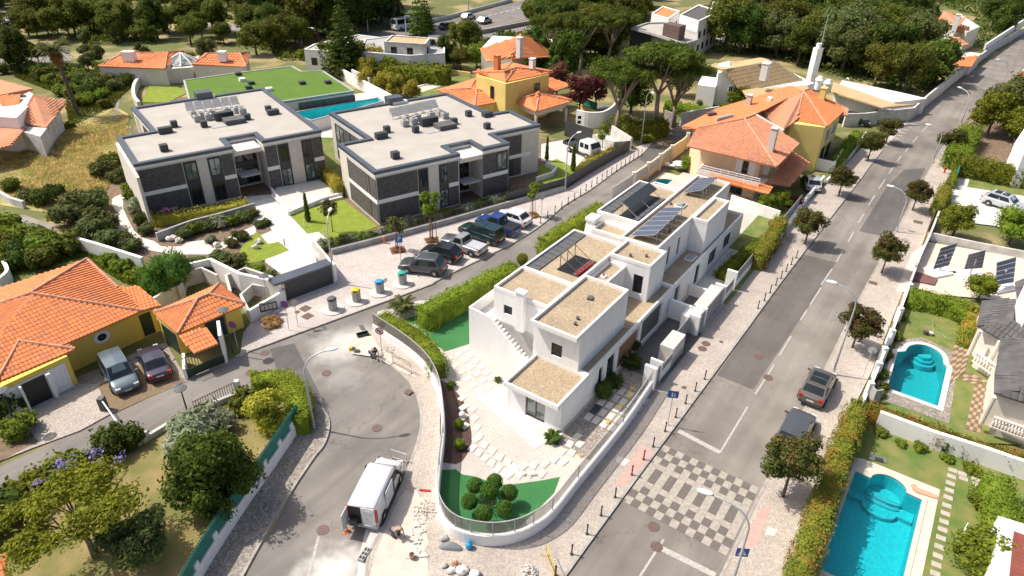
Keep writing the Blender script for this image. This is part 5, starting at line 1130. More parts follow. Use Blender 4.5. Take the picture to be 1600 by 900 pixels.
MB().prism([g8(*p)[:2]for p in ((430,250,4.6),(470,330,4.6),(640,330,4.6),(620,150,4.6),(450,200,4.6))],2.9,6.2).build('upper_wall',white,Z)
def balus(a,b,z,n,bm):
    l=math.hypot(b[0]-a[0],b[1]-a[1]);mb=MB();strip_wall(mb,[a,b],.22,z+.75,z+.85);strip_wall(mb,[a,b],.22,z-.05,z+.05);rl=mb.build('balustrade',cream,Z)
    for i in range(n):
        t=(i+.5)/n;x,y=a[0]+(b[0]-a[0])*t,a[1]+(b[1]-a[1])*t
        MB().lathe(x,y,[(.06,z+.05),(.10,z+.2),(.085,z+.35),(.04,z+.5),(.06,z+.75)],8).build('baluster',cream,rl)
balus(g8(255,455,1.7)[:2],g8(350,520,1.7)[:2],1.0,7,cream);balus(g8(335,765,1.6)[:2],g8(520,830,1.6)[:2],1.0,12,cream)
MB().prism([g8(*p)[:2]for p in ((250,480,.9),(350,545,.9),(420,470,.9),(310,400,.9))],0,.98).build('terrace_base',cream,Z)
MB().prism([g8(*p)[:2]for p in ((330,790,.9),(560,865,.9),(600,760,.9),(380,690,.9))],0,.98).build('terrace_base',cream,Z)
for p in ((272,350,3.2),(340,660,3.2),(368,400,3.2)):g=g8(*p);MB().cyl(g[0],g[1],.9,3.2,.16,10).build('column',cream,Z)
# porch roof in the bottom right corner
Z2=house('white_porch','white porch with red-brown roof in the bottom right corner',G(1590,880),'porch')
tile_slope(Z2,[G(1585,832,3.0),G(1700,870,3.3),G(1690,1010,3.3),G(1572,960,3.0)],mat('red_brown_roof',(.24,.065,.045),rough=.7,island=.15),pu=.3,pv=.6)
MB().prism([G2((1560,806),2.9),G2((1700,850),2.9),G2((1700,1010),2.9),G2((1548,960),2.9)],0,2.9).build('wall',white,Z2)
MB().tube([G(-30,860,2.4),G(8,868,2.4)],.1,5)
Z3=house('hut','corner of a small terracotta roof at the bottom left edge',G(0,890),'hut')
tile_slope(Z3,[G(-60,870,3.0),G(10,865,2.9),G(8,900,2.3),G(-60,930,2.2)],tile);MB().prism([G2(p,2.2)for p in ((-60,880),(4,872),(2,905),(-60,935))],0,2.15).build('wall',yellow,Z3)
# ================================================================ VEGETATION
def quads_mesh(name,P,N,size,m,rng,core=None,elong=1.0):
    """leaf cards: P centres (n,3), N normals, size (n,)"""
    n=len(P);N=N/np.maximum(np.linalg.norm(N,axis=1,keepdims=True),1e-6)
    r=rng.normal(size=(n,3));T=np.cross(N,r);T /=np.maximum(np.linalg.norm(T,axis=1,keepdims=True),1e-6);B=np.cross(N,T)
    s=size[:,None]*.5;e=elong
    V_=np.empty((n,4,3));V_[:,0]=P-T*s*e;V_[:,1]=P-B*s*.62;V_[:,2]=P+T*s*e;V_[:,3]=P+B*s*.62
    V_[:,1]+=N*s*.25;V_[:,3]+=N*s*.25*rng.uniform(-1,1,(n,1))
    V_=V_.reshape(-1,3);F_=np.arange(4*n,dtype=np.int32)
    vs,fs=V_,F_;nv=4*n;counts=np.full(n,4,np.int32)
    if core:
        cv=np.array(core.v,dtype=float);cf=[i+nv for f in core.f for i in f];cc=[len(f)for f in core.f]
        vs=np.vstack([V_,cv]);fs=np.concatenate([F_,np.array(cf,np.int32)]);counts=np.concatenate([counts,np.array(cc,np.int32)])
    me=bpy.data.meshes.new(name);me.vertices.add(len(vs));me.vertices.foreach_set('co',vs.ravel().astype(np.float32))
    me.loops.add(len(fs));me.loops.foreach_set('vertex_index',fs);me.polygons.add(len(counts))
    st=np.concatenate([[0],np.cumsum(counts)[:-1]]).astype(np.int32);me.polygons.foreach_set('loop_start',st);me.polygons.foreach_set('loop_total',counts)
    me.update(calc_edges=True);me.validate();me.materials.append(m);return me
def crown_mesh(name,clumps,n,size,m,seed,core=.72,up=.3,elong=1.0,shell=(.72,1.08)):
    """clumps: list of (x,y,z,rx,ry,rz)"""
    rng=np.random.default_rng(seed);rr=random.Random(seed);C_=np.array(clumps,float);w=(C_[:,3]*C_[:,5]+C_[:,3]*C_[:,4]);w /=w.sum()
    k=rng.choice(len(C_),n,p=w);D_=rng.normal(size=(n,3));D_[:,2]=D_[:,2]+up;D_ /=np.linalg.norm(D_,axis=1,keepdims=True)
    rad=rng.uniform(shell[0],shell[1],(n,1));P=C_[k,:3]+D_*C_[k,3:6]*rad
    if len(clumps)>5 and core <.84:
        ph=rng.uniform(0,6.28,6);W_=P/np.abs(P).max()*9;bump=np.sin(W_[:,0]*1.3+ph[0])*np.sin(W_[:,1]*1.5+ph[1])+np.sin(W_[:,2]*2.1+ph[2]+W_[:,0]*.7)*.6
        P=P+D_*(C_[k,3:4]*.26)*bump[:,None];sp=rng.random(n)<.06;P[sp]+=D_[sp]*C_[k[sp],3:4]*rng.uniform(.1,.45,(sp.sum(),1))
    N=D_*1.0+rng.normal(size=(n,3))*.6+np.array([0,0,.35]);sz=size*rng.uniform(.35,1.6,n)
    cm=None
    if core:
        cm=MB()
        for c in clumps:cm.ball(c[:3],c[3]*core,c[4]*core,c[5]*core,7,5,.18,rr)
    return quads_mesh(name,P,N,sz,m,rng,cm,elong)
def blobs(seed,n,R,H,z0,r0,flat=1.0,keep=1.0):
    rr=random.Random(seed);out=[]
    for i in range(n):
        a=2*math.pi*(i/n)*2.4+rr.uniform(-.4,.4);d=R*math.sqrt(rr.uniform(.02,1))*(1-r0*.5);z=z0+H*rr.uniform(0,1)
        q=1-.45*abs((z-z0)/H-.4)if H else 1;s=R*r0*rr.uniform(.55,1.35)
        out.append((d*math.cos(a)*q,d*math.sin(a)*q,z,s,s,s*flat))
    return out
def trunk_mesh(name,h,r,m,seed,limbs=5,spread=1.0,top=None,lean=(0,0),zfork=.55):
    rr=random.Random(seed);mb=MB();top=top or h;P=[(0,0,-.1),(lean[0]*.3+rr.uniform(-.05,.05),lean[1]*.3,h*.3),(lean[0],lean[1],h*zfork)]
    mb.tube(P,[r*1.25,r*.95,r*.8],7)
    for i in range(limbs):
        a=2*math.pi*i/limbs+rr.uniform(-.5,.5);d=spread*rr.uniform(.6,1);b=P[-1]
        mid=(b[0]+math.cos(a)*d*.4,b[1]+math.sin(a)*d*.4,b[2]+(top-b[2])*.45);e=(b[0]+math.cos(a)*d,b[1]+math.sin(a)*d,b[2]+(top-b[2])*rr.uniform(.75,1))
        mb.tube([b,mid,e],[r*.6,r*.4,r*.15],5)
        for s in (-1,1):
            e2=(mid[0]+math.cos(a+s*.8)*d*.5,mid[1]+math.sin(a+s*.8)*d*.5,mid[2]+(top-b[2])*.4);mb.tube([mid,e2],[r*.3,r*.1],4)
    me=bpy.data.meshes.new(name);me.from_pydata(mb.v,[],mb.f);me.update();me.shade_smooth();me.materials.append(m);return me
PROTO={}
def proto(kind,parts):PROTO.setdefault(kind,[]).append(parts)
def plant(kind,name,p,label,cat='tree',group=None,s=1.0,var=0,rz=None,z=0.0,sz=None):
    """a plant of a kind standing at world point p"""
    L=PROTO[kind];parts=L[var %len(L)];rr=random.Random(int(p[0]*91+p[1]*37));rz=rr.uniform(0,6.28)if rz is None else rz
    t=thing(name,(p[0],p[1],z),label,cat,group,rz);q_=rr.uniform(.88,1.14)if cat =='tree' else 1;t.scale=(s*q_,s/q_,(sz or s)*(rr.uniform(.88,1.12)if cat =='tree' else 1))
    for nm,me in parts:o=bpy.data.objects.new(nm,me);COL.objects.link(o);o.parent=t
    return t
def shrub(kind,name,p,label,cat='shrub',group=None,s=1.0,var=0,z=0.0,sz=None):
    me=PROTO[kind][var %len(PROTO[kind])][0][1];o=bpy.data.objects.new(name,me);COL.objects.link(o);o.location=(p[0],p[1],z);rr=random.Random(int(p[0]*91+p[1]*37));o.rotation_euler=(0,0,rr.uniform(0,6.28));o.scale=(s,s,sz or s)
    return tag(o,label,cat,group)
for v in range(3):
    proto('street',[('trunk',trunk_mesh('trunk',2.6,.09,bark,10+v,6,1.1,3.4)),('crown',crown_mesh('crown',blobs(10+v,26,1.75,1.9,2.0,.34,.9),7500,.17,lf_street,v,.55))])
for v in range(5):
    proto('park',[('trunk',trunk_mesh('trunk',4,.22,bark,20+v,5,2.2,5.5)),('crown',crown_mesh('crown',blobs(20+v,24,3.6,3.6,3.0,.36,.8),5200,.40,lf_park,20+v,.6))])
for v in range(3):
    proto('dark',[('trunk',trunk_mesh('trunk',4,.25,bark,30+v,5,2.0,6)),('crown',crown_mesh('crown',blobs(30+v,28,3.4,5.5,2.6,.36,1.0),6000,.38,lf_dark,30+v,.64))])
    proto('wood',[('trunk',trunk_mesh('trunk',5,.3,bark,35+v,5,2.4,8)),('crown',crown_mesh('crown',blobs(35+v,34,4.6,5.5,4.0,.32,.85),8000,.42,[lf_park,lf_dark,lf_olive][v],35+v,.6))])
    proto('bright',[('trunk',trunk_mesh('trunk',1.6,.12,bark,40+v,5,1.0,2.6)),('crown',crown_mesh('crown',blobs(40+v,20,1.7,1.5,1.5,.4,.85),5500,.18,lf_bright,40+v,.65))])
    proto('olive',[('trunk',trunk_mesh('trunk',1.6,.14,bark_l,45+v,5,1.1,2.8)),('crown',crown_mesh('crown',blobs(45+v,22,1.6,1.8,1.6,.34,.95),6000,.14,lf_olive,45+v,.5,elong=1.8))])
    proto('young',[('trunk',trunk_mesh('trunk',3.0,.05,bark,50+v,4,.5,3.6,zfork=.7)),('crown',crown_mesh('crown',blobs(50+v,12,.85,1.7,2.5,.42,1.0),1300,.2,lf_bright if v else lf_olive,50+v,.35))])
    proto('shrub',[('foliage',crown_mesh('foliage',blobs(60+v,12,.9,.6,.35,.45,.8),1500,.17,[lf_park,lf_bright,lf_dark][v],60+v,.8))])
    proto('gshrub',[('foliage',crown_mesh('foliage',blobs(64+v,12,.9,.6,.35,.45,.8),1700,.16,lf_olive if v else lf_grey,64+v,.75,elong=1.8))])
    proto('ball',[('foliage',crown_mesh('foliage',[(0,0,.5,.5,.5,.5)],1500,.09,lf_dark if v ==0 else lf_bright,68+v,.93,shell=(.92,1.04)))])
def conifer_mesh(seed,H,R,m,n=4200,tiers=13):
    cl=[];rr=random.Random(seed)
    for t in range(tiers):
        f=t/(tiers-1);z=H*(.12+.86*f);r=R*(1-f)**.85+.15;k=max(3,int(9*(1-f)))
        for i in range(k):
            a=2*math.pi*i/k+t*.9;cl.append((math.cos(a)*r*.62,math.sin(a)*r*.62,z-.15*r,r*.48+.1,r*.48+.1,.28+r*.07))
    return crown_mesh('crown',cl,n,.34,m,seed,.55,up=.1)
proto('conifer',[('trunk',trunk_mesh('trunk',9,.2,bark,71,1,.1,9.5)),('crown',conifer_mesh(71,11,3.2,lf_dark))])
proto('conifer',[('trunk',trunk_mesh('trunk',9,.2,bark,72,1,.1,9.5)),('crown',conifer_mesh(72,11,2.3,lf_pine,3500))])
proto('cypress',[('foliage',crown_mesh('foliage',[(0,0,.5+i*.36,.3*(1-i*.07)*1.1,.3*(1-i*.07)*1.1,.42)for i in range(8)],1200,.12,lf_dark,75,.85))])
for v in range(2):
    cl=[];rr=random.Random(80+v)
    for i in range(40):
        a=rr.uniform(0,6.28);d=4.6*math.sqrt(rr.random());cl.append((math.cos(a)*d,math.sin(a)*d,10.2+.9*(1-(d/4.6)**2)+rr.uniform(-.25,.25),1.15,1.15,.62))
    tm=MB();rad=.33;A=(0,0,-.1);B_=(.3,.1,4.0+v)
    tm.tube([A,(.15,0,2),B_],[rad*1.2,rad,rad*.8],8)
    for i in range(5):
        a=1.25*i+v;m_=(B_[0]+math.cos(a)*1.2,B_[1]+math.sin(a)*1.2,6.6);e_=(B_[0]+math.cos(a)*3.1,B_[1]+math.sin(a)*3.1,9.9);tm.tube([B_,m_,e_],[.22,.15,.06],6)
        for s in (-.7,.7):tm.tube([m_,(m_[0]+math.cos(a+s)*1.6,m_[1]+math.sin(a+s)*1.6,9.6)],[.12,.04],5)
    me=bpy.data.meshes.new('trunk');me.from_pydata(tm.v,[],tm.f);me.update();me.shade_smooth();me.materials.append(bark_l)
    proto('pine',[('trunk',me),('crown',crown_mesh('crown',cl,16000,.24,lf_pine,80+v,.72,up=.4,elong=1.3))])
# fan palm and small palm
def palm(h,r,fr,L,m,seed,skirt=False,droop=.8):
    rr=random.Random(seed);t=MB();t.tube([(0,0,0),(.1,0,h*.5),(0,.05,h)],[r*1.25,r,r*.9],8);me=bpy.data.meshes.new('trunk');me.from_pydata(t.v,[],t.f);me.update();me.materials.append(bark)
    c=MB()
    def frond(a,el,l,w):
        d=Vector((math.cos(a),math.sin(a),0));p=Vector((0,0,h));pts=[]
        for k in range(7):s=k/6;e=el-droop*s*s*1.6;pts.append(p+d*(l*s*math.cos(el*.6))+Vector((0,0,l*(math.sin(el)*s-droop*.55*s*s))))
        side=Vector((-d.y,d.x,0))
        for k in range(1,7):
            for s in (-1,1):
                for q in (0,.5):
                    a0=pts[k-1].lerp(pts[k],q);tip=a0+side*s*w*(1-abs(k/6-.45))+d*w*.5-Vector((0,0,w*.25));c.poly([a0-d*.05,tip,a0+d*.10])
        c.tube(pts,.02,3)
    for i in range(fr):frond(2.4*i,rr.uniform(-.2,1.25),L*rr.uniform(.8,1.1),L*.34)
    cm=bpy.data.meshes.new('crown');cm.from_pydata([tuple(v)for v in c.v],[],c.f);cm.update();cm.materials.append(m);out=[('trunk',me),('crown',cm)]
    if skirt:
        out.append(('dead_fronds',crown_mesh('dead_fronds',[(0,0,h-.9-.3*i,.75-.1*i,.75-.1*i,.6)for i in range(4)],900,.4,lf_brown,seed,.6,up=-.6,elong=2)))
    return out
proto('palm',palm(9.6,.27,60,2.5,lf_olive,90,True));proto('smallpalm',palm(.9,.16,34,1.3,lf_olive,91));proto('cycad',palm(.25,.14,30,.75,lf_dark,92,droop=.6))
# plane-tree-like stems not needed; jacaranda with open limbs
cl=blobs(95,30,3.9,1.3,4.3,.24,.55);tm=trunk_mesh('trunk',4.6,.17,bark_l,95,7,3.2,5.2,zfork=.42)
proto('jacaranda',[('trunk',tm),('crown',crown_mesh('crown',cl,13000,.16,lf_jac,95,0,up=.3,shell=(.2,1.15),elong=1.5)),('blossom',crown_mesh('blossom',[(2.6,2.4,5.6,.7,.7,.4),(1.2,3.1,5.7,.9,.8,.4),(3.3,1.0,5.2,.5,.5,.3),(-.2,3.3,5.3,.5,.4,.3)],190,.16,lf_purple,96,0,shell=(.1,1)))])
proto('bigdark',[('trunk',trunk_mesh('trunk',2.5,.22,bark,97,6,2.0,4)),('crown',crown_mesh('crown',blobs(97,34,2.9,3.6,1.3,.36,.9),20000,.21,lf_magn,97,.68,elong=1.3))])
proto('bigdark',[('trunk',trunk_mesh('trunk',2.5,.22,bark,98,6,2.0,4)),('crown',crown_mesh('crown',blobs(98,30,2.3,2.4,1.1,.4,.9),13000,.15,lf_magn,98,.75))])
proto('yellowtree',[('trunk',trunk_mesh('trunk',1.5,.1,bark,99,5,1.0,2.6)),('crown',crown_mesh('crown',blobs(99,22,1.7,2.0,1.0,.38,.9),4200,.22,lf_yell,99,.6))])
proto('redshrub',[('foliage',crown_mesh('foliage',blobs(101,12,.9,.6,.35,.45,.8),1500,.17,lf_red,101,.7))]);proto('brownshrub',[('foliage',crown_mesh('foliage',blobs(102,12,.9,.3,.25,.45,.6),2200,.13,lf_brown,102,.8))])
proto('purpletree',[('trunk',trunk_mesh('trunk',2,.12,bark,103,5,1.0,3.4)),('crown',crown_mesh('crown',blobs(103,20,1.6,2.4,1.6,.38,.9),3000,.26,lf_red,103,.6))])
proto('pompom',[('trunk',trunk_mesh('trunk',.7,.07,bark,104,6,.8,1.2,zfork=.3)),('crown',crown_mesh('crown',[(0,0,1.75,.56,.56,.52)]+[(1.22*math.cos(a),1.22*math.sin(a),1.2+.12*math.sin(3*a),.5,.5,.46)for a in (0,1.05,2.1,3.15,4.2,5.25)],7000,.085,lf_ball,104,.93,shell=(.9,1.04)))])
KN=dict(park=['round mid-green','spreading mid-green','bushy olive-green','broad yellow-green','domed green'],dark=['dark dense','tall dark','rounded dark'],wood=['big leafy','massive dark','large grey-green'],olive=['grey-green'],bright=['bright green','small bright','fresh green'],shrub=['leafy','bright','dark'],gshrub=['silvery','grey-green','olive'],purpletree=['dark red'],yellowtree=['golden'],redshrub=['reddish'],brownshrub=['brownish'],street=['plum-leaved'],conifer=['conical'])
def autolabel(k,v,s,x,y,lm):
    near=min(lm,key=lambda q:(q[0]-x)**2+((q[1]-y)*1.3)**2);L=KN[k];big='small' if s <.8 else 'large' if s >1.15 else 'medium-sized';w_='bush' if 'shrub' in k else 'tree'
    w_='forest tree' if k =='wood' and w_ =='tree' else w_
    row='right by' if abs(near[0]-x)<12 else 'just left of' if x <near[0]else 'just right of'
    s_='%s %s %s %s %s'%(big,L[v %len(L)],w_,{'right by':'directly','just left of':'slightly left and','just right of':'slightly right and'}[row],near[2])
    if s_ in USED:s_+=', set further back' if y <near[1]else ', set further forward'
    if len(s_.split())>16:s_=s_.replace('slightly ','').replace('medium-sized ','').replace(' set','').replace('large grey-green','grey-green').replace('forest ','')
    USED.add(s_);return s_
USED=set()
TOPL=[(20,20,'above the far left car park'),(40,60,'beside the far left car park'),(90,30,'far above the tall palm'),(95,65,'above the tall palm'),(160,15,'at the top above the bungalow left end'),(165,60,'behind the bungalow left end'),(235,20,'at the top above the bungalow chimney'),(235,60,'behind the bungalow chimney'),(300,20,'at the top above the glass pyramid'),(300,60,'behind the glass pyramid'),(365,20,'at the top above the bungalow right wing'),(365,60,'behind the bungalow right wing'),(430,20,'at the top above the turf roof'),(430,75,'behind the turf roof'),(500,15,'at the top left of the conifer'),(490,55,'behind the curved white building'),(560,15,'at the top above the conifer'),(560,50,'behind the tall conifer'),(620,15,'above the white box van'),(640,45,'beside the white box van'),(700,-10,'beyond the upper carriageway'),(150,-30,'on the far skyline above the palm'),(300,-30,'on the far skyline above the pyramid'),(450,-30,'on the far skyline above the turf roof'),(600,-30,'on the far skyline above the conifer')]
TOPR=[(760,70,'right of the motorway bridge'),(800,40,'behind the terracotta house'),(850,70,'behind the three-pine row'),(880,20,'between motorway and white gabled houses'),(920,60,'behind the broad umbrella pines'),(960,40,'left of the modern grey house'),(1000,10,'above the modern grey house'),(1110,60,'right of the modern grey house'),(1160,30,'below the terraced white house'),(1180,80,'behind the tan gabled house'),(1230,50,'far behind the tall white chimney'),(1250,100,'behind the tall white chimney'),(1300,40,'in the upper wood above the annexe'),(1320,105,'behind the tan annexe'),(1370,60,'in the upper wood above the street corner'),(1390,125,'behind the street corner wall'),(1430,20,'above the brick-red roofs on the left'),(1440,70,'left of the brick-red roofs'),(1455,120,'left of the orange garage'),(1500,-5,'above the brick-red roofs'),(1540,45,'right of the brick-red roofs'),(1580,10,'by the far roadside wall'),(1300,0,'at the top edge above the annexe'),(1400,-10,'at the top edge above the street corner'),(1200,0,'at the top edge above the white chimney')]
MIDL=[(838,118,'behind the yellow villa porch'),(875,150,'right of the yellow villa porch'),(905,178,'beside the green net'),(930,172,'above the curved entrance wall'),(985,178,'between the forked pine trunks'),(1060,150,'below the rightmost pine crown'),(515,108,'at the turf roof back corner'),(560,112,'below the tall conifer'),(590,112,'above the pale blue pool terrace'),(575,135,'beside the long pool garden wall'),(605,148,'below the pale blue pool terrace'),(645,155,'in front of the pale blue pool'),(640,110,'behind the pale blue pool'),(700,105,'behind the far pool lawn'),(735,95,'left of the terracotta house'),(1180,148,'under the tan roof eaves'),(1120,165,'before the white gable'),(480,105,'at the turf roof notch'),(230,108,'below the bungalow left wing'),(270,122,'in the curved-wall garden'),(325,102,'below the bungalow right wing')]
SLOPE=[(110,350,'at the left end of the slope wall'),(150,335,'on the slope below the field'),(165,270,'beside the dry field edge'),(185,385,'above the middle of the slope wall'),(60,318,'along the bottom of the dry field'),(20,298,'at the field corner'),(330,420,'above the stepped white wall'),(390,435,'inside the compound gate wall'),(350,440,'behind the gatehouse wall')]
SCR=[(10,380,'in the scrub at the far left'),(30,400,'in the scrub left of the roof ridge'),(55,385,'in the scrub below the dirt track'),(75,410,'in the scrub above the yellow house ridge'),(95,385,'in the scrub near the boundary wall end')]
PALM=[(30,115,'at the field top left'),(70,120,'left of the palm crown'),(100,140,'left of the palm trunk'),(140,125,'right of the palm crown'),(150,160,'right of the palm trunk'),(190,118,'at the top of the dirt track'),(210,125,'beside the curved garden wall'),(5,115,'at the left edge by the park road'),(105,200,'below the palm by the white house')]
# --- street trees
ST=[((1222,778),'plum-coloured street tree nearest the crossing, hiding a parked grey car',1.12),((1331,545),'plum-leaved street tree beside the curved lamp above the kidney pool',.98),((1377,428),'plum-leaved street tree right of the main road across from the white villas',.97),((1425,330),'plum-leaved street tree left of the golden hedge of the white yard',.95),
      ((1257,383),'plum-leaved street tree on the left kerb just behind the far villa garden',1.0),((1310,306),'plum-leaved street tree on the left kerb beside the porch roof of the beige house',.95),((1355,253),'plum-leaved street tree on the left kerb at the end of the yellow house garden',1.0),((1384,224),'farthest plum-leaved street tree on the left kerb near the parked white car',.95),((1478,246),'farthest plum-leaved street tree on the right kerb by the bright hedge',1.05)]
for i,(p,lb,s)in enumerate(ST):plant('street','street_tree',G(*p),lb,'tree','street trees along the main road',s*.93,i,z=.12)
# --- garden trees in the lower left
plant('jacaranda','jacaranda_tree',G(150,872),'open lime-green jacaranda with a few purple blossoms in the lower left garden',s=.92,rz=1.05)
plant('bigdark','evergreen_tree',G(346,790),'large dense dark green tree in the garden right of the jacaranda',s=.84,var=0)
plant('olive','olive_tree',G(226,880),'grey-green olive tree on the lawn right of the jacaranda trunk',s=1.05)
plant('yellowtree','yellow_tree',G(424,672),'yellow-green bushy tree in front of the round clipped hedge',s=.85)
plant('bigdark','round_tree',G(268,455),'round dense dark tree behind the yellow house, left of the gatehouse',s=.95,var=1)
shrub('gshrub','silver_shrub',G(292,700),'large silvery shrub by the low wall left of the big dark tree',s=1.75,var=0);shrub('gshrub','silver_shrub',G(338,668),'silvery hedge-like shrub along the low wall below the globe lamp',s=1.5)
shrub('gshrub','silver_shrub',G(318,680),'silvery shrub squeezed between two others beside the lane wall',s=1.4)
shrub('shrub','shrub',G(385,640),'mid-green shrub between the silvery shrub and the clipped hedge',s=1.3)
for i,(x,y,s,v,lb)in enumerate(((180,705,1.5,2,'dark shrub by the barrier at the edge of the lane'),(205,697,1.2,2,'dark shrub touching the short white wall by the barrier'),(120,752,1.7,1,'purple-tinged shrub under the jacaranda near the lane'),(70,780,1.6,1,'bright shrub under the left edge of the jacaranda'),(20,805,1.7,1,'bright shrub farthest left along the lane'),(8,650,1.6,2,'dark shrub below the porch of the yellow house'),(32,682,1.3,1,'leafy low shrub at the foot of the left lamp'),(0,830,2.0,2,'dark shrub at the left edge of the lower garden'))):shrub('shrub','shrub',G(x,y),lb,s=s,var=v)
for x,y,lb in ((42,640,'round potted bush left of the open doors of the yellow house'),(106,598,'round potted bush right of the open doors of the yellow house')):
    o=shrub('ball','potted_bush',G(x,y),lb,'potted plant',s=.95,z=.35);g=G(x,y);mbp=MB().lathe(g[0],g[1],[(.22,0.0),(.3,.42)],12).build('flower_pot',tile);tag(mbp,'terracotta pot under the '+lb.split(' potted')[0]+' bush '+lb.split('bush ')[1].replace(' of the yellow house',''),'pot')
# --- hedges
def hedge(label,path,width,h,m,dens=90,size=.13,world=False,z=0,name='hedge',closed=False,jit=.08):
    P=path if world else GL(path,h);P=smooth_path(P,4)if len(P)>2 else [P[0],((P[0][0]+P[1][0])/2,(P[0][1]+P[1][1])/2),P[1]]
    rng=np.random.default_rng(int(abs(P[0][0])*100)+7);A=offset(P,width/2);B=offset(P,-width/2);Pn=[];Nn=[]
    cum=[0]
    for i in range(len(P)-1):cum.append(cum[-1]+math.hypot(P[i+1][0]-P[i][0],P[i+1][1]-P[i][1]))
    L=cum[-1];n=int(L*(width+2*h)*dens)
    core=MB();strip_wall(core,P,width*.86,z,z+h*.93)
    s=rng.uniform(0,L,n);idx=np.clip(np.searchsorted(cum,s)-1,0,len(P)-2);cu=np.array(cum);f=(s-cu[idx])/np.maximum(cu[idx+1]-cu[idx],1e-6)
    PA,PB=np.array(A),np.array(B);a=PA[idx]*(1-f[:,None])+PA[idx+1]*f[:,None];b=PB[idx]*(1-f[:,None])+PB[idx+1]*f[:,None]
    u=rng.uniform(-h,width+h,n);t=np.clip(u/width,0,1);z_=np.where(u <0,h+u,np.where(u >width,h-(u-width),h))
    dirv=(b-a)/width;xy=a*(1-t[:,None])+b*t[:,None];out=np.where(u <0,-1.,np.where(u >width,1.,0.));nn=np.zeros((n,3));nn[:,:2]=dirv*out[:,None];nn[:,2]=(out ==0)*1.0+.2
    q=rng.normal(0,jit,(n,3));wob=.14*np.sin(s*1.3+z_*2)+.10*np.sin(s*3.1+z_)+.06*np.sin(s*7.7);P3=np.column_stack([xy+nn[:,:2]*wob[:,None],z_+z+wob*(out ==0)*.6])+q
    e1=rng.choice(n,n//12);P3[e1[:n//24],:2]=np.array(P[0])+(xy[e1[:n//24]]-a[e1[:n//24]])*0+(PA[0]-np.array(P[0]))*rng.uniform(-1,1,(n//24,1));k2=e1[n//24:];P3[k2,:2]=np.array(P[-1])+(PA[-1]-np.array(P[-1]))*rng.uniform(-1,1,(len(k2),1))
    me=quads_mesh(name,P3,nn+rng.normal(size=(n,3))*.5,size*rng.uniform(.6,1.5,n),m,rng,core)
    o=bpy.data.objects.new(name,me);COL.objects.link(o);return tag(o,label,'hedge')
hedge('long golden and rust clipped hedge along the pavement beside the big pool',[(1345,628),(1320,690),(1298,755),(1270,840),(1247,905),(1225,980)],1.25,1.9,lf_rust,170,.12)
hedge('clipped hedge running right above the white wall behind the big pool',[(1360,632),(1410,650),(1490,680),(1560,702),(1640,725)],.9,1.3,lf_hedgey,170,.12)
hedge('golden hedge between the solar yard wall and the villa lawn',[(1425,452),(1480,466),(1528,484)],1.3,1.7,lf_hedge,120,.15)
hedge('short rusty hedge dividing the villa lawn from its balcony',[(1523,478),(1517,520)],1.0,1.7,lf_hedgey,120,.14)
hedge('golden clipped hedge block at the left of the white paved yard',[(1482,286),(1466,322)],1.1,1.5,lf_rust,140,.14)
hedge('thin green hedge beside the tiny gate of the white paved yard',[(1496,262),(1490,282)],.5,1.2,lf_hedge,120,.13)
hedge('bright tall hedge along the back of the white paved yard',[(1497,244),(1530,250),(1640,270)],2.2,2.4,lf_bright,70,.22,jit=.2)
hedge('bright bushy hedge along the right kerb beyond the white yard',[(1522,196),(1508,215),(1497,240)],2.4,2.4,lf_bright,70,.22,jit=.2)
hedge('tall clipped hedge between the side street and the near white villa',[(659,482),(720,452),(803,412)],1.5,2.1,lf_hedge,150,.13)
hedge('bright clipped hedge behind the curved glass fence',[(595,491),(625,505),(655,525),(678,552),(684,570)],1.3,1.5,lf_hedge,170,.12,)
hedge('clipped hedge beside the large white chimney of the far villa',[(850,374),(905,340),(940,318)],1.5,2.0,lf_hedge,120,.14)
hedge('rusty hedge at the road end of the far villa garden',[(1186,396),(1205,368),(1222,338)],1.3,1.9,lf_rust,130,.14)
hedge('round clipped dark hedge hugging the corner of the lower left garden',[(392,590),(425,585),(455,596),(466,625),(462,652)],1.5,1.7,lf_hedge,150,.13)
hedge('clipped hedge in the side garden of the yellow house by the street trees',[(1342,205),(1318,232),(1308,250)],1.3,1.6,lf_hedge,100,.16)
hedge('dark green lump of hedge in the corner of the big pool garden',[(1560,742),(1572,790),(1568,815)],1.7,1.7,lf_bright,120,.14)
hedge('low golden planting along the terrace wall of the left apartment block',[(238,340),(290,332),(345,323),(385,315)],1.2,.9,lf_yell,110,.16,jit=.2)
hedge('tall golden hedge between the two apartment blocks',[(508,262),(530,288)],1.0,1.6,lf_yell,90,.18,jit=.15)
hedge('brown and green planting beside the truck yard fence',[(905,262),(930,245),(975,225)],1.2,.9,lf_hedgey,60,.2,jit=.2)
hedge('low green and white-flowering bed beside the far villa path',[(1127,428),(1150,405),(1185,378)],1.2,.8,lf_bright,90,.16,jit=.15)
hedge('dark garden hedge line behind the long white low building',[(560,100),(640,104),(700,108)],3,2.5,lf_bright,14,.5,jit=.4)
hedge('clipped green hedge below the umbrella pines',[(965,178),(1000,192),(1040,188)],2.0,2.2,lf_bright,40,.3,jit=.2)
hedge('trimmed hedge behind the second umbrella pine',[(1040,160),(1075,165),(1100,172)],2.0,1.5,lf_hedge,40,.3,jit=.2)
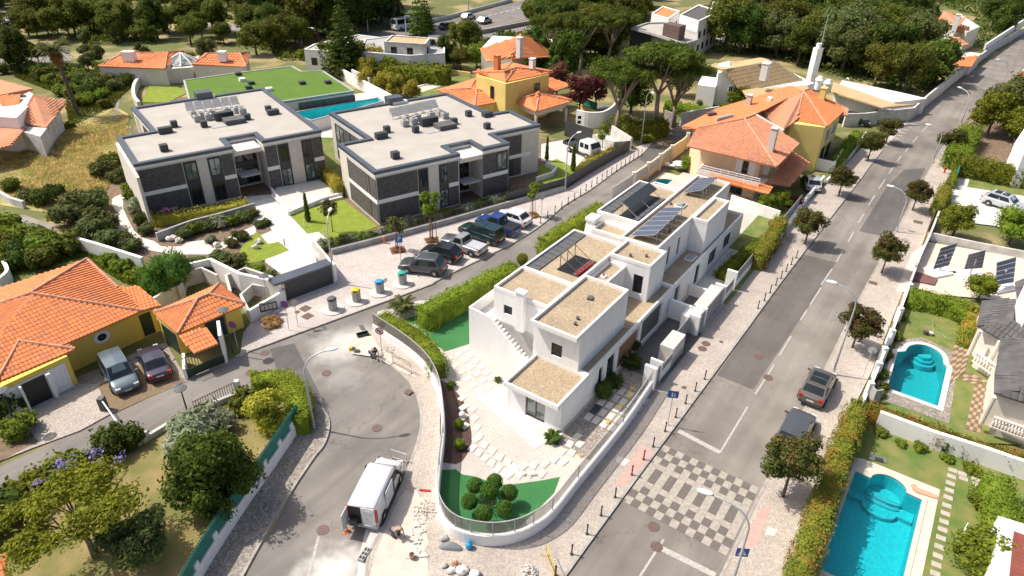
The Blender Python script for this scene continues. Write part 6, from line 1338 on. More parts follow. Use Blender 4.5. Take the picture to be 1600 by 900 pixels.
# --- trees right side
for x,y,k,s,v,lb in ((1487,372,'bright',1.05,0,'bright round tree behind the solar yard, nearer the road'),(1575,382,'bright',1.1,1,'bright round tree at the right edge below the parked silver car'),(1527,470,'bright',.85,2,'bright small tree between the tilted solar panels'),(1520,895,'bright',.95,0,'bright bushy tree at the bottom right corner of the pool garden'),(1566,205,'olive',2.2,0,'large grey-green tree at the right edge above the bright hedge'),
                      (1588,250,'purpletree',.7,0,'small dark red bush above the white yard wall')):
    plant(k,'garden_tree',G(x,y),lb,s=s,var=v)
for x,y,k,s,lb in ((1526,790,'shrub',.8,'yellow-green shrub on the pool lawn'),(1376,682,'shrub',.55,'small plant under the white wall nearest the hedge corner'),(1405,696,'shrub',.45,'second small plant under the white wall of the pool garden'),(1436,703,'shrub',.55,'pale small plant under the middle of the white pool garden wall'),(1480,722,'shrub',.5,'leafy plant right of the hedge stub under the white wall'),(1512,735,'shrub',.55,'leafy plant by the stepping stones under the white wall'),(1524,744,'shrub',.5,'last leafy plant under the right end of the white wall'),
                    (1470,700,'shrub',.9,'dark clipped hedge stub in front of the white pool garden wall')):shrub(k,'shrub',G(x,y),lb,s=s,var=1 if s !=.9 else 2)
for x,y,s in ((1380,610,.4),(1376,590,.5),(1383,560,.5),(1397,530,.5),(1406,500,.4),(1372,620,.45)):shrub('shrub','shrub',G(x,y),'small low bush in the bed between the roadside wall and the kidney pool',s=s*1.3,group='bushes beside the kidney pool',var=0)
# --- villa garden plants
plant('pompom','topiary_tree',G(765,798),'cloud-clipped bush of round balls on the artificial lawn','topiary',s=1.0,rz=.3)
for x,y,s,lb in ((717,671,.7,'clipped ball bush nearest the hedge in the mulch bed'),(718,703,.75,'clipped ball bush farthest down the mulch bed'),(717,664+52,.0,'')):
    if s:shrub('ball','ball_bush',G(x,y),lb,s=s,z=.15,var=1)
shrub('shrub','shrub',G(705,608),'small shrub at the top of the mulch bed',s=.42,var=0,z=.15)
plant('cycad','spiky_plant',G(863,690),'small green spiky plant on the white patio edge','plant',s=.85,z=.15);plant('cycad','spiky_plant',G(778,598),'tiny yellow potted plant by the patio','plant',s=.4,z=.2)
plant('cycad','spiky_plant',G(957,603),'dark spiky plant in the shaded strip beside the near villa','plant',s=1.1,z=.15);plant('cycad','spiky_plant',G(985,572),'tall dark plant in the bed by the villa entrance','plant',s=1.2,z=.15,var=0)
shrub('ball','ball_bush',G(942,622),'dark round bush in the shaded strip beside the near villa',s=1.25,z=.15,var=0);shrub('shrub','shrub',G(990,548),'dark leafy shrub beside the timber garage door',s=.6,var=2,z=.15)
for x,y,s in ((987,612,.38),(983,622,.34),(969,638,.3),(949,664,.36),(906,716,.3)):
    me=PROTO.setdefault('yfl',[[('f',crown_mesh('flower_bush',blobs(110,9,.8,.5,.25,.3,.8),260,.16,lf_yflower,110,0,shell=(.1,1.3)))]])[0][0][1]
    shrub('yfl','flowering_plant',G(x,y),'yellow flowering plant just inside the glass-topped garden fence','plant','yellow flowering plants along the fence',s=s*.75,z=.15)
plant('smallpalm','palm',G(630,492),'small fan palm at the corner between the two street-side hedges','palm',s=1.0);shrub('ball','ball_bush',G(816,414),'round bright bush by the side-street gate of the near villa',s=1.1,z=.1,var=1)
shrub('brownshrub','brown_shrub',G(425,508),'rusty brown shrub by the letter boxes on the pavement',s=1.0,sz=.8)
plant('bright','garden_tree',G(1073,268),'small leafy tree beside the parasol of the beige house garden',s=.62)
for x,y,s,k,lb in ((1195,332,1.0,'bright','bright green bush under the lean-to of the beige house'),(1218,330,.9,'bright','green bush right of the lean-to of the beige house'),):plant(k,'garden_tree',G(x,y),lb,s=s*.75)
shrub('redshrub','red_shrub',G(1235,325),'red-leaved shrub behind the wall at the porch roof',s=1.3);shrub('shrub','shrub',G(1262,292),'dark bush behind the short white wall by the porch',s=1.2,var=2)
# --- compound: shrubs along the apartment blocks
Pc=[((505+i*15.0),(398-i*3.95))for i in range(25)]
rr=random.Random(5)
for i,(x,y)in enumerate(Pc):shrub('shrub' if i %3 else 'gshrub','shrub',G(x+rr.uniform(-3,3),y-7),'small shrub in the planted strip behind the long low wall','shrub','shrubs along the long low wall',s=rr.uniform(.5,.95),var=i %3)
for x,y,s,v,k,lb in ((215,330,1.1,0,'gshrub','grey'),(205,312,1.0,0,'shrub',''),(222,350,1.0,2,'shrub',''),(230,366,.9,1,'gshrub',''),(205,298,.9,1,'shrub',''),(290,372,.9,1,'gshrub',''),(305,365,1.0,0,'shrub',''),(325,360,.9,1,'gshrub',''),(345,355,1.0,0,'gshrub',''),(365,352,.9,0,'shrub',''),(382,345,.9,1,'gshrub',''),(395,340,.8,0,'shrub',''),(330,378,.6,0,'gshrub',''),(405,355,.6,1,'gshrub',''),(375,375,.8,2,'gshrub',''),(362,385,.7,1,'gshrub',''),(418,352,.6,2,'shrub','')):
    shrub(k,'shrub',G(x,y),autolabel(k,v,s,x,y,[(215,320,'by the white path left of the block'),(230,366,'at the path bend below the block corner'),(300,368,'below the terrace wall'),(345,355,'midway along the terrace wall bed'),(390,345,'near the entrance walk'),(330,380,'beside the lower white path'),(375,378,'left of the lower lawn'),(412,353,'at the walk corner')]),'shrub','bed shrubs round the left apartment block',s=s,var=v)
for x,y,s,v,k in ((110,350,2.3,1,'gshrub'),(130,335,2.4,2,'gshrub'),(150,330,2.2,1,'gshrub'),(160,360,2.0,2,'gshrub'),(145,372,2.0,1,'gshrub'),(175,385,1.7,2,'gshrub'),(195,385,1.5,1,'gshrub'),(210,392,1.3,2,'gshrub'),(165,275,1.9,1,'gshrub'),(175,262,1.8,0,'shrub'),(190,282,1.5,2,'gshrub'),(70,320,1.7,2,'shrub'),(50,315,1.4,1,'gshrub'),(90,308,1.5,2,'shrub'),(20,298,1.5,0,'shrub'),(310,422,1.3,2,'gshrub'),(345,415,1.4,1,'gshrub'),(370,420,1.5,2,'gshrub'),(400,432,1.4,1,'shrub'),(388,438,1.2,0,'shrub'),(420,440,1.1,2,'gshrub'),(330,432,1.2,1,'gshrub')):
    shrub(k,'bush',G(x,y),autolabel(k,v,s*.5,x,y,SLOPE),'shrub','wild bushes along the boundary wall',s=s*.85,var=v)
rr=random.Random(8)
for i in range(26):
    x,y=rr.uniform(0,110),rr.uniform(365,420); 
    if y <360+x*.3:continue
    shrub('shrub','bush',G(x,y),autolabel('shrub',i,1+.3*((i %3)-1),x,y,SCR),'shrub','scrub bushes behind the yellow house',s=rr.uniform(1.2,2.0),var=i)
for x,y in ((195,425),(215,440),(175,415),(235,455)):shrub('shrub','bush',G(x,y),'green scrub bush behind the yellow house','shrub','scrub bushes behind the yellow house',s=1.1,var=1)
# young staked trees
def staked(x,y,lb,s=1,v=1):
    g=G(x,y,.12);t=plant('young','young_tree',g,lb,'tree','young staked trees on the parking pavement',s,v,z=.12)
    for a in (0,2.1,4.2):MB().tube([(.35*math.cos(a),.35*math.sin(a),0),(.3*math.cos(a),.3*math.sin(a),2.2)],.035,5).build('stake',wood,t,local=True)
    F=Frame(g,20);tag(MB().box(F,-.75,.75,-.75,.75,.05,.135).build('tree_pit',soil),kind='structure')
    shrub('brownshrub','pit_planting',g,'low dry planting at the foot of a staked young tree','plant','planting at the feet of the young trees',s=.75,z=.1,sz=.35)
staked(622,391,'young staked tree beside the blue parking sign',1,0);staked(676,376,'young staked tree behind the silver pickup',1.15,1);staked(832,337,'young staked tree beyond the white parked car',.85,2)
plant('young','young_tree',G(520,362,.1),'thin young tree on the bright front lawn',s=.85,var=0);shrub('cypress','cypress',G(482,347),'narrow dark cypress on the bright front lawn','tree',s=1.0);shrub('cypress','cypress',G(895,268),'narrow bright cypress beside the white truck','tree',s=1.1);plant('young','young_tree',G(940,240),'small round young tree behind the white truck',s=.9,var=1);shrub('cypress','cypress',G(854,252),'thin cypress at the corner of the right apartment block','tree',s=.9,sz=1.0)
# --- middle distance
plant('palm','palm_tree',G(122,180),'tall leaning palm with a skirt of dead fronds above the field','palm',s=1.0,rz=0);bpy.data.objects[[o.name for o in COL.objects if o.name.startswith('palm_tree')][-1]].rotation_euler=(0.0,-.06,0)
plant('pine','umbrella_pine',G(961,209),'left umbrella pine with a pale forked trunk by the curved wall','tree',s=.92,rz=0.2);plant('pine','umbrella_pine',G(1022,205),'right umbrella pine with the wider crown and leaning trunk','tree',s=.98,var=1,rz=1.3,)
plant('pine','umbrella_pine',G(1052,200),'umbrella pine crown merging at the right of the pair','tree',s=.85,var=0,rz=2.5);plant('pine','umbrella_pine',G(905,118),'broad umbrella pine behind the yellow villa, left of the modern house','tree',s=.95,var=1);plant('pine','umbrella_pine',G(950,100),'broad umbrella pine in front of the modern grey house','tree',s=.9,var=0);plant('pine','umbrella_pine',G(860,105),'umbrella pine farthest left in the row behind the yellow villa','tree',s=.8,var=0)
plant('conifer','conifer',G(541,118),'tall dark conifer with layered branches behind the turf-roofed building','tree',s=1.15);plant('conifer','conifer',G(655,100),'slim conifer in front of the white low building','tree',s=1.15,var=1);plant('conifer','conifer',G(665,52),'conifer beside the motorway slip road','tree',s=.9,var=1)
mid=[(838,118,'dark',.9),(880,130,'dark',.95),(870,150,'purpletree',1.3),(905,178,'purpletree',1.4),(930,172,'purpletree',1.3),(985,178,'dark',.8),(1060,150,'dark',.7),(515,108,'park',.6),(560,112,'bright',1.4),(590,112,'yellowtree',1.2),(575,125,'yellowtree',1.1),(610,118,'bright',1.3),(640,110,'bright',1.3),(575,140,'yellowtree',.9),(600,145,'yellowtree',1.0),(620,152,'yellowtree',1.0),(645,155,'yellowtree',.9),(700,105,'dark',.6),(720,110,'park',.6),(745,105,'bright',1.2),(670,100,'dark',.6),(735,88,'park',.8),(720,78,'park',.8),(1186,172,'bright',.45),(1092,168,'bright',.35),(690,118,'redshrub',1.5),(480,105,'bright',1.0),(230,108,'dark',.45),(215,112,'park',.5),(325,102,'olive',1.2),(300,110,'bright',.9),(240,118,'redshrub',1.6),(270,122,'redshrub',1.4),(255,130,'brownshrub',1.5)]
for i,(x,y,k,s)in enumerate(mid):
    f=shrub if k in ('redshrub','brownshrub')else plant
    f(k,{'redshrub':'red_shrub','brownshrub':'brown_shrub'}.get(k,'garden_tree'),G(x,y),autolabel(k,0,s,x,y,MIDL),'tree','garden trees in the middle distance',s=s,var=i)
# --- scrub left middle, park and wood behind
rr=random.Random(21);placed=[]
def scatter(poly,n,kinds,smin,smax,label,group,name,mind,zs=None,avoid=(),lm=None):
    xs=[p[0]for p in poly];ys=[p[1]for p in poly];c=0;tries=0
    while c <n and tries <n*40:
        tries+=1;x,y=rr.uniform(min(xs),max(xs)),rr.uniform(min(ys),max(ys))
        if not inside((x,y),poly)or any(inside((x,y),a)for a in avoid):continue
        g=G(x,y);s=rr.uniform(smin,smax)
        if any((g[0]-q[0])**2+(g[1]-q[1])**2<(mind*s)**2 for q in placed):continue
        placed.append(g);k,v=rr.choice(kinds)
        (plant if len(PROTO[k][v %len(PROTO[k])])>1 else shrub)(k,name,g,autolabel(k,v,s,x,y,lm)if lm else label,'tree' if len(PROTO[k][v %len(PROTO[k])])>1 else 'shrub',group,s=s,var=v);c+=1
hwy=[(480,85),(560,40),(640,30),(760,-5),(900,-45),(1080,-55),(1000,10),(860,45),(760,60),(720,78),(540,90)]
tracks=[[(0,55),(120,70),(115,100),(0,115)],[(0,10),(40,15),(40,60),(0,60)],[(150,-5),(300,22),(480,50),(480,62),(280,44),(150,14)],hwy,[(860,8),(960,-12),(1010,12),(960,40),(900,26)]]
pk=[('park',0),('park',1),('park',2),('park',3),('park',4),('dark',0),('olive',0)]
scatter([(-120,-10),(520,-45),(560,30),(470,75),(400,92),(395,70),(150,70),(60,108),(30,100),(-60,40)],215,[('park',i)for i in range(5)]+[('dark',1),('olive',0),('park',2),('shrub',0)],.6,1.02,'round-crowned park tree in the dry wooded parkland at the top','park trees in the wooded parkland','park_tree',3.6,avoid=tracks,lm=TOPL)
scatter([(-150,-44),(620,-44),(560,-36),(-100,-10)],46,[('park',i)for i in range(5)]+[('wood',1)],.9,1.3,'round-crowned park tree in the dry wooded parkland at the top','park trees in the wooded parkland','park_tree',4.2,lm=TOPL)
scatter([(380,60),(480,5),(600,5),(640,38),(560,52),(500,72),(430,88)],34,[('dark',0),('dark',1),('dark',2),('park',1),('wood',0),('wood',1)],.9,1.4,'tall dark tree in the thick stand left of the motorway','dark trees left of the motorway','woodland_tree',3.0,lm=TOPL)
scatter([(745,62),(800,40),(880,10),(950,-20),(1020,0),(1000,30),(1000,45),(960,85),(870,95),(770,85)],60,[('dark',0),('park',1),('dark',2),('wood',0),('wood',1)],.6,1.0,'dark green tree between the motorway and the modern grey house','trees right of the motorway','woodland_tree',2.6,lm=TOPR,avoid=[hwy,[(880,5),(960,-10),(1005,15),(960,40),(900,25)],[(740,50),(815,50),(875,70),(868,112),(745,112)]])
scatter([(1095,55),(1150,30),(1230,-22),(1600,-46),(1640,-10),(1560,62),(1520,80),(1480,120),(1440,150),(1400,150),(1300,118),(1270,112),(1200,88),(1130,86)],215,[('wood',0),('wood',1),('wood',2),('dark',0),('park',1),('park',3),('wood',0)],.6,1.08,'tall leafy tree in the dense dark wood at the upper right','trees of the dense wood at the upper right','woodland_tree',2.5,lm=TOPR,avoid=[[(1440,0),(1530,5),(1545,100),(1500,145),(1438,118)]])
scatter([(1600,-46),(1700,-46),(1690,-20),(1590,40),(1560,40)],8,[('wood',0),('wood',1)],.8,1.1,'tall leafy tree in the dense dark wood at the upper right','trees of the dense wood at the upper right','woodland_tree',3.0,lm=TOPR)
scatter([(20,112),(110,108),(190,112),(240,115),(215,128),(165,150),(130,172),(60,128)],46,[('shrub',0),('shrub',1),('gshrub',1),('shrub',1),('shrub',2)],1.1,2.0,'green scrub bush on the rough ground beside the palm','scrub bushes around the palm','bush',1.2,lm=PALM)
for x,y,s,k in ((35,112,.85,'dark'),(62,100,.6,'park'),(140,112,.9,'olive'),(150,108,1.3,'olive'),(100,205,.9,'shrub'),(112,200,.8,'shrub'),(165,168,1.1,'shrub'),(5,115,1.5,'shrub')):
    (plant if k not in ('shrub',)else shrub)(k,'park_tree' if k !='shrub' else 'bush',G(x,y),autolabel(k,0,s,x,y,PALM),'tree' if k !='shrub' else 'shrub','scrub bushes around the palm' if k =='shrub' else 'edge park trees near the palm',s=s)
scatter([(1525,190),(1600,165),(1640,230),(1560,238),(1510,232)],7,[('shrub',1),('bright',0),('olive',1)],1.3,2.0,'','shrubs below the right edge building','bush',1.5,lm=[(1530,195,'by the upper kerb below the white building'),(1560,225,'above the bright back hedge of the yard'),(1600,180,'at the right edge below the white building')])
scatter([(1040,200),(1010,225),(985,215),(960,205),(1000,195)],8,[('shrub',1),('shrub',0)],.8,1.3,'green bush at the foot of the umbrella pines','bushes at the foot of the pines','bush',1.0)
scatter([(1110,160),(1160,168),(1170,172),(1120,176)],4,[('shrub',1),('bright',0)],.8,1.1,'green shrub in front of the white gabled house','shrubs before the gabled house','bush',1.0)
# tall dry grass of the field and rough ground: stuff
def tufts(label,poly,n,h,m,seed):
    rng=np.random.default_rng(seed);P=GL(poly,.03);xs=[p[0]for p in P];ys=[p[1]for p in P];pts=[]
    while len(pts)<n:
        q=rng.uniform((min(xs),min(ys)),(max(xs),max(ys)),(4000,2));pts+=[p for p in q if inside(p,P)]
    pts=np.array(pts[:n]);hh=h*rng.uniform(.4,1.3,n)*(.6+.6*np.sin(pts[:,0]*.35+1)*np.sin(pts[:,1]*.27));hh=np.maximum(hh,.08);a=rng.uniform(0,6.28,n);w_=.10*rng.uniform(.5,1.6,n);lean=rng.normal(0,.22,(n,2))*hh[:,None]
    V_=np.zeros((n,3,3));V_[:,0,:2]=pts+np.column_stack([np.cos(a),np.sin(a)])*w_[:,None];V_[:,1,:2]=pts-np.column_stack([np.cos(a),np.sin(a)])*w_[:,None];V_[:,2,:2]=pts+lean;V_[:,2,2]=hh
    me=bpy.data.meshes.new('dry_grass');me.from_pydata(V_.reshape(-1,3).tolist(),[],np.arange(3*n).reshape(-1,3).tolist());me.update();me.materials.append(m)
    o=bpy.data.objects.new('dry_grass',me);COL.objects.link(o);return tag(o,label,'grass',kind='stuff')
tufts('tall dry yellow grass of the field left of the apartment blocks',[(-20,255),(60,232),(115,200),(178,170),(200,182),(202,215),(190,255),(165,300),(120,340),(60,325),(-20,305)],42000,.6,lf_dry,3)
tufts('rough green and yellow grass among the bushes by the palm',[(20,120),(110,105),(230,118),(190,150),(178,168),(110,205),(100,150)],14000,.6,lf_park,4)
tufts('rough grass on the slope behind the yellow house',[(-20,345),(60,350),(130,392),(240,430),(240,455),(190,440),(130,402),(0,440)],14000,.5,lf_bright,5)
# ================================================================ walls and fences
def wall(label,L,h,th=.22,m=white_w,name='garden_wall',z0=0,zl=None,world=False,cat='wall'):
    P=L if world else GL(L,0)
    if len(P)>2 and name =='curved_wall':P=smooth_path(P,4)
    mb=MB();strip_wall(mb,P,th,z0,zl if zl else h);return tag(mb.build(name,m),label,cat)
wall('long low grey wall between the parking pavement and the right apartment block',[(519,399),(600,378),(700,351),(800,322),(880,299)],.7,.3,grey_w)
o=wall('dark slatted fence running up the pavement beside the truck yard',[(790,322),(850,306),(880,297),(930,267),(983,236)],1.5,.08,charcoal,'fence',cat='fence'); 
fn=thing('railing',G(519,398),'thin railing on top of the long low wall by the young trees','railing');P=GL([(519,398),(600,377),(700,350),(790,324)],0)
mb=MB();strip_wall(mb,P,.03,1.45,1.5);strip_wall(mb,P,.03,.8,.84);mb.build('rail',charcoal,fn)
mb=MB()
for i in range(len(P)-1):
    n=int(math.hypot(P[i+1][0]-P[i][0],P[i+1][1]-P[i][1])/.16)
    for k in range(n):t=k/n;x,y=P[i][0]+(P[i+1][0]-P[i][0])*t,P[i][1]+(P[i+1][1]-P[i][1])*t;mb.tube([(x,y,.7),(x,y,1.48)],.012,4,False)
o=mb.build('bars',charcoal,fn);o['kind']='stuff'
# dark sliding gate of the compound with flat cover
gt=thing('sliding_gate',G(450,470),'wide dark sliding gate under a flat grey cover at the compound entrance','gate')
a,b=G2((449,471)),G2((523,443));l,P_=Pq(a,b);panel(gt,P_,0,l,.12,1.9,charcoal,'gate_panel',.06)
q=[P_(-.9,0,-.1),P_(l,0,-.1),P_(l,0,1.1),P_(-.9,0,1.1)];MB().prism([p[:2]for p in q],1.95,2.15,True).build('cover_slab',coping,gt)
for u in (-.6,l+.05):q=[P_(u,0,0),P_(u+.3,0,0),P_(u+.3,0,1.0),P_(u,0,1.0)];MB().prism([p[:2]for p in q],0,1.95).build('pillar',white,gt)
wall('white wall between the compound gate and the lawns',[(523,436),(492,398)],1.7,.25,white_w);wall('low white wall with letter boxes beside the brown shrub',[(393,505),(447,473)],1.3,.25,white)
wall('white wall returning behind the gatehouse',[(393,504),(380,478),(398,462),(450,470)],1.2,.2,white_w);wall('tall grey retaining wall behind the gatehouse',[(365,478),(358,452),(388,440),(430,455)],1.5,.25,concrete)
wall('long white boundary wall stepping down from the round tree to the gatehouse',[(302,440),(335,432),(380,455),(435,468)],1.9,.3,white);wall('white boundary wall along the scrub slope below the bushes',[(112,388),(160,402),(228,424)],1.5,.3,white)
wall('short white wall between the yellow house and the gatehouse',[(246,487),(262,477),(290,462)],1.4,.25,white_w);wall('grey walled enclosure behind the round dense tree',[(285,470),(292,448),(320,440),(345,452)],1.5,.2,concrete)
wall('pale curved wall at the left edge beside the scrub',[(2,455),(18,440),(12,425),(0,412)],1.2,.3,white,'curved_wall');wall('low white wall edging the dirt track at far left',[(-40,305),(0,308),(20,320),(40,326)],.9,.3,white_w)
wall('low terrace wall below the golden planting of the left block',[(247,378),(300,358),(350,345),(400,330)],1.0,.25,grey_w);wall('low white wall round the grey terrace of the left block',[(452,338),(505,316),(535,308)],.6,.25,white);wall('low wall edging the entrance walk of the left block',[(452,338),(425,300)],.6,.2,white)
wall('curved white wall around the garden at the far back left',[(220,172),(212,160),(214,140),(232,124),(270,118),(330,114),(372,112)],1.3,.5,white_w,'curved_wall')
wall('white garden wall from the long pool towards the conifer',[(515,112),(560,138),(600,160),(622,172)],1.9,.3,white);wall('second white wall parallel to the garden wall by the pale blue pool',[(552,130),(580,144)],2.4,.3,white_w)
wall('curved white entrance wall with dark letter plates beside the left pine',[(900,196),(918,200),(940,199),(955,190),(963,178)],2.4,.3,white,'curved_wall',zl=None);wall('pale yellow low wall behind the green net',[(903,170),(925,180),(940,188)],.9,.25,yellow_b)
wall('green wind net beside the purple trees',[(900,160),(915,170),(932,177)],1.6,.08,greenfence,'net',cat='fence');wall('pale yellow garden wall round the pale blue pool',[(592,118),(655,109),(735,120)],.8,.3,yellow_b)
wall('pale wall with dark panel behind the truck yard',[(955,215),(985,235)],1.8,.25,white_w);wall('dark gate panel behind the white truck',[(882,212),(925,226),(955,216)][:2],2.2,.12,charcoal,'gate',cat='gate');wall('white wall right of the dark gate panel in the truck yard',[(925,226),(958,238),(985,228)][:2]+[(982,236)],1.5,.15,white_w)
wall('low white planter wall on the lawn by the right apartment block',[(838,285),(862,277),(870,268),(853,262)],.7,.25,white);wall('white and grey wall with gate right of the waste bins',[(1062,197),(1085,192),(1120,186)],2.0,.25,white_w);wall('stone wall beside the red and blue bins',[(1037,192),(1050,198)],2.0,.3,calc_y)
mbw=wall('stepped yellow and grey street wall of the beige house garden',[(990,292),(1015,275),(1040,255),(1065,238),(1075,228)],1.9,.2,beige,'garden_wall')
for i,(x,y)in enumerate(((988,296),(1010,280),(1029,266),(1047,252),(1072,232))):g=G2((x,y));MB().cbox((g[0],g[1],1.1),.4,.4,2.3).build('pillar',cream,mbw);ORG[mbw.name]=(0,0,0)
for a,b in (((990,293),(1009,280)),((1011,278),(1028,266)),((1030,264),(1046,252))):mb=MB();P2_=GL([a,b],0);strip_wall(mb,offset(P2_,-.13),.05,.9,1.95);mb.build('screen',pgrey,mbw)
wall('blue-grey screen wall behind the far villa on the side street',[(955,318),(988,296)],2.0,.1,pgrey,'screen',cat='fence');wall('white back wall between the far villa garden and the beige house',[(1140,322),(1180,336),(1215,348)],1.4,.2,white)
wall('short white and yellow wall below the yellow house garden',[(1262,262),(1300,270),(1312,250)],1.5,.25,white);wall('white wall along the pavement past the rusty hedge',[(1215,378),(1252,325),(1285,285)],.9,.25,white)
wall('low wall and pavement edge below the clipped hedge of the yellow house',[(1290,288),(1330,245),(1352,212)],.6,.25,white_w);wall('rendered wall under the long golden hedge',[(1352,622),(1325,690),(1304,750),(1276,836),(1250,905)],.6,.15,white_w)
rw=wall('white roadside garden wall with pillars beside the kidney pool',[(1353,622),(1366,590),(1378,560),(1392,523),(1405,488),(1416,458)],1.25,.2,white)
for x,y in ((1353,622),(1366,590),(1375,566),(1387,538),(1400,503),(1415,465)):g=G2((x,y));MB().cbox((g[0],g[1],.75),.38,.38,1.5).build('pillar',white,rw)
wall('grey curved gate beside the roadside wall end',[(1353,622),(1362,632),(1372,630)],1.3,.12,pgrey,'gate',cat='gate');wall('long roadside wall below the solar yard',[(1417,455),(1432,415),(1448,380),(1462,345)],1.2,.2,white_w)
wall('dark railing by the golden hedge block and the right pavement',[(1450,362),(1465,318),(1478,285)],1.2,.06,rust,'railing',cat='railing');wall('long white wall along the back of the big pool garden',[(1366,668),(1450,700),(1530,726),(1640,765)],1.5,.3,white)
wall('white wall at the back of the white paved yard',[(1494,262),(1545,274),(1700,305)],1.7,.25,white);wall('small green gate in a white frame at the yard corner',[(1489,290),(1494,272)],1.7,.15,greenfence,'gate',cat='gate')
wall('low wall behind the round trees of the solar yard',[(1450,375),(1520,390),(1700,425)],.9,.25,white_w);wall('grey low wall between the villa lawn and its hedge',[(1418,472),(1470,486),(1520,500)],.7,.15,grey_w);wall('grey wall right of the upper road towards the white building',[(1552,166),(1583,138),(1600,126)],1.6,.25,grey_w)
wall('low wall on the verge of the lane with railing',[(232,690),(262,672),(310,648),(372,622)],.55,.25,white_w);wall('short white wall by the barrier with a zig-zag rail',[(215,698),(236,688)],.9,.2,white)
wall('dark motorway bridge parapet',[(695,62),(760,52),(830,38)],1.0,.5,grey_w,'parapet');wall('motorway barrier on the far carriageway edge',[(640,44),(700,30),(800,3)],.9,.3,steel,'crash_barrier',cat='barrier')
# green slatted fence on white wall, lower left
gf=thing('green_fence',G(470,665),'dark green slatted fence on a white curved wall along the street at lower left','fence');P=smooth_path(GL([(470,668),(452,695),(425,735),(393,780),(360,830),(322,890),(290,950)],0),4)
mb=MB();strip_wall(mb,P,.25,0,1.0);mb.build('wall',white,gf);cum=0;sl_=MB();last=0
for i in range(len(P)-1):
    a,b=P[i],P[i+1];l=math.hypot(b[0]-a[0],b[1]-a[1]);n=int(l/.14);F=Frame(a,math.degrees(math.atan2(b[1]-a[1],b[0]-a[0])))
    pn=MB().box(F,0,l,.02,.035,.75,2.05).build('fence_panel',greenfence,gf)
    for k in range(n):sl_.box(F,k*l/n,k*l/n+.085,-.06,-.03,.8,2.1)
    if i %3==0:MB().box(F,-.18,.18,-.14,.14,.95,1.45).build('wall_pier',white,gf)
o=sl_.build('slats',greenfence,gf);o['kind']='stuff'
# railings on the lane
rl=thing('railing',G(305,640),'short dark railing with white end post on the lane wall','railing');a,b=G2((305,642),.5),G2((368,612),.5);l,P_=Pq(a,b)
for i in range(18):q=P_(l*i/17,.5);MB().tube([(q[0],q[1],.5),(q[0],q[1],1.4)],.022,5).build('bar',rust,rl)
MB().tube([P_(0,1.3),P_(l,1.3)],.025,5).build('rail',rust,rl);MB().cbox((b[0]+.2,b[1]+.1,.9),.3,.3,1.1).build('end_post',white,rl)

wm=wall('small white plate on the green gatehouse door',[G2((327,508)),G2((332,506))],2.0,.03,wsign,'door_plate',z0=1.85,world=True,cat='plate')
mb=MB();a,b=G2((1537,272),0),G2((1572,280),0)
for r_ in range(2):
    for i in range(9):
        t_=(i+.5*r_)/9;x,y=a[0]+(b[0]-a[0])*t_,a[1]+(b[1]-a[1])*t_-.14;mb.cbox((x,y,.75+.35*r_),.16,.05,.12)
tag(mb.build('wall_slots',charcoal),'two rows of small dark slots in the white wall of the paved yard','wall slots',kind='stuff')
for x,z in ((904,1.9),(904,1.2)):g=G2((x,203));tag(MB().cbox((g[0],g[1]-.1,z),.5,.12,.45).build('name_plate',black),('upper' if z >1.5 else 'lower')+' dark plate on the left end of the curved white entrance wall','plate')

def undergrowth(label,poly,n,m,seed,clus=.5,hgt=1.5):
    rng=np.random.default_rng(seed);P=GL(poly);xs=[p[0]for p in P];ys=[p[1]for p in P];out=[]
    while len(out)<n:
        for q in rng.uniform((min(xs),min(ys)),(max(xs),max(ys)),(6000,2)):
            c_=math.sin(q[0]*.21+seed)*math.sin(q[1]*.17+1)+.6*math.sin(q[0]*.53+q[1]*.41)
            if c_ >clus and inside(q,P)and not any(inside(q,a)for a in AV):out.append((q[0],q[1],rng.uniform(0,hgt)*min(1,(c_-clus)*1.6)))
    Q_=np.array(out[:n]);nn=rng.normal(size=(n,3))*.7+np.array([0,0,.8]);me=quads_mesh('undergrowth',Q_,nn,rng.uniform(.3,.9,n),m,rng)
    o=bpy.data.objects.new('undergrowth',me);COL.objects.link(o);return tag(o,label,'undergrowth',kind='stuff')
AV=[GL(a)for a in tracks+[[(1466,10),(1520,25),(1530,110),(1484,120),(1470,60)]]]
undergrowth('dark undergrowth filling the ground between the trees of the upper right wood',[(1090,60),(1150,25),(1230,-25),(1640,-50),(1640,-5),(1540,88),(1440,152),(1300,120),(1200,90),(1130,88)],42000,lf_dark,31,-.9,1.8)
undergrowth('patchy green undergrowth of the wooded parkland at the top',[(-100,-30),(600,-40),(640,30),(540,55),(480,95),(400,95),(390,70),(150,70),(70,105),(-100,50)],46000,lf_park,32,.15,1.2)
undergrowth('green undergrowth between the trees right of the motorway',[(700,100),(770,60),(880,25),(1000,5),(1010,40),(980,45),(960,100),(900,110),(870,95)],16000,lf_dark,33,-.5,1.4)
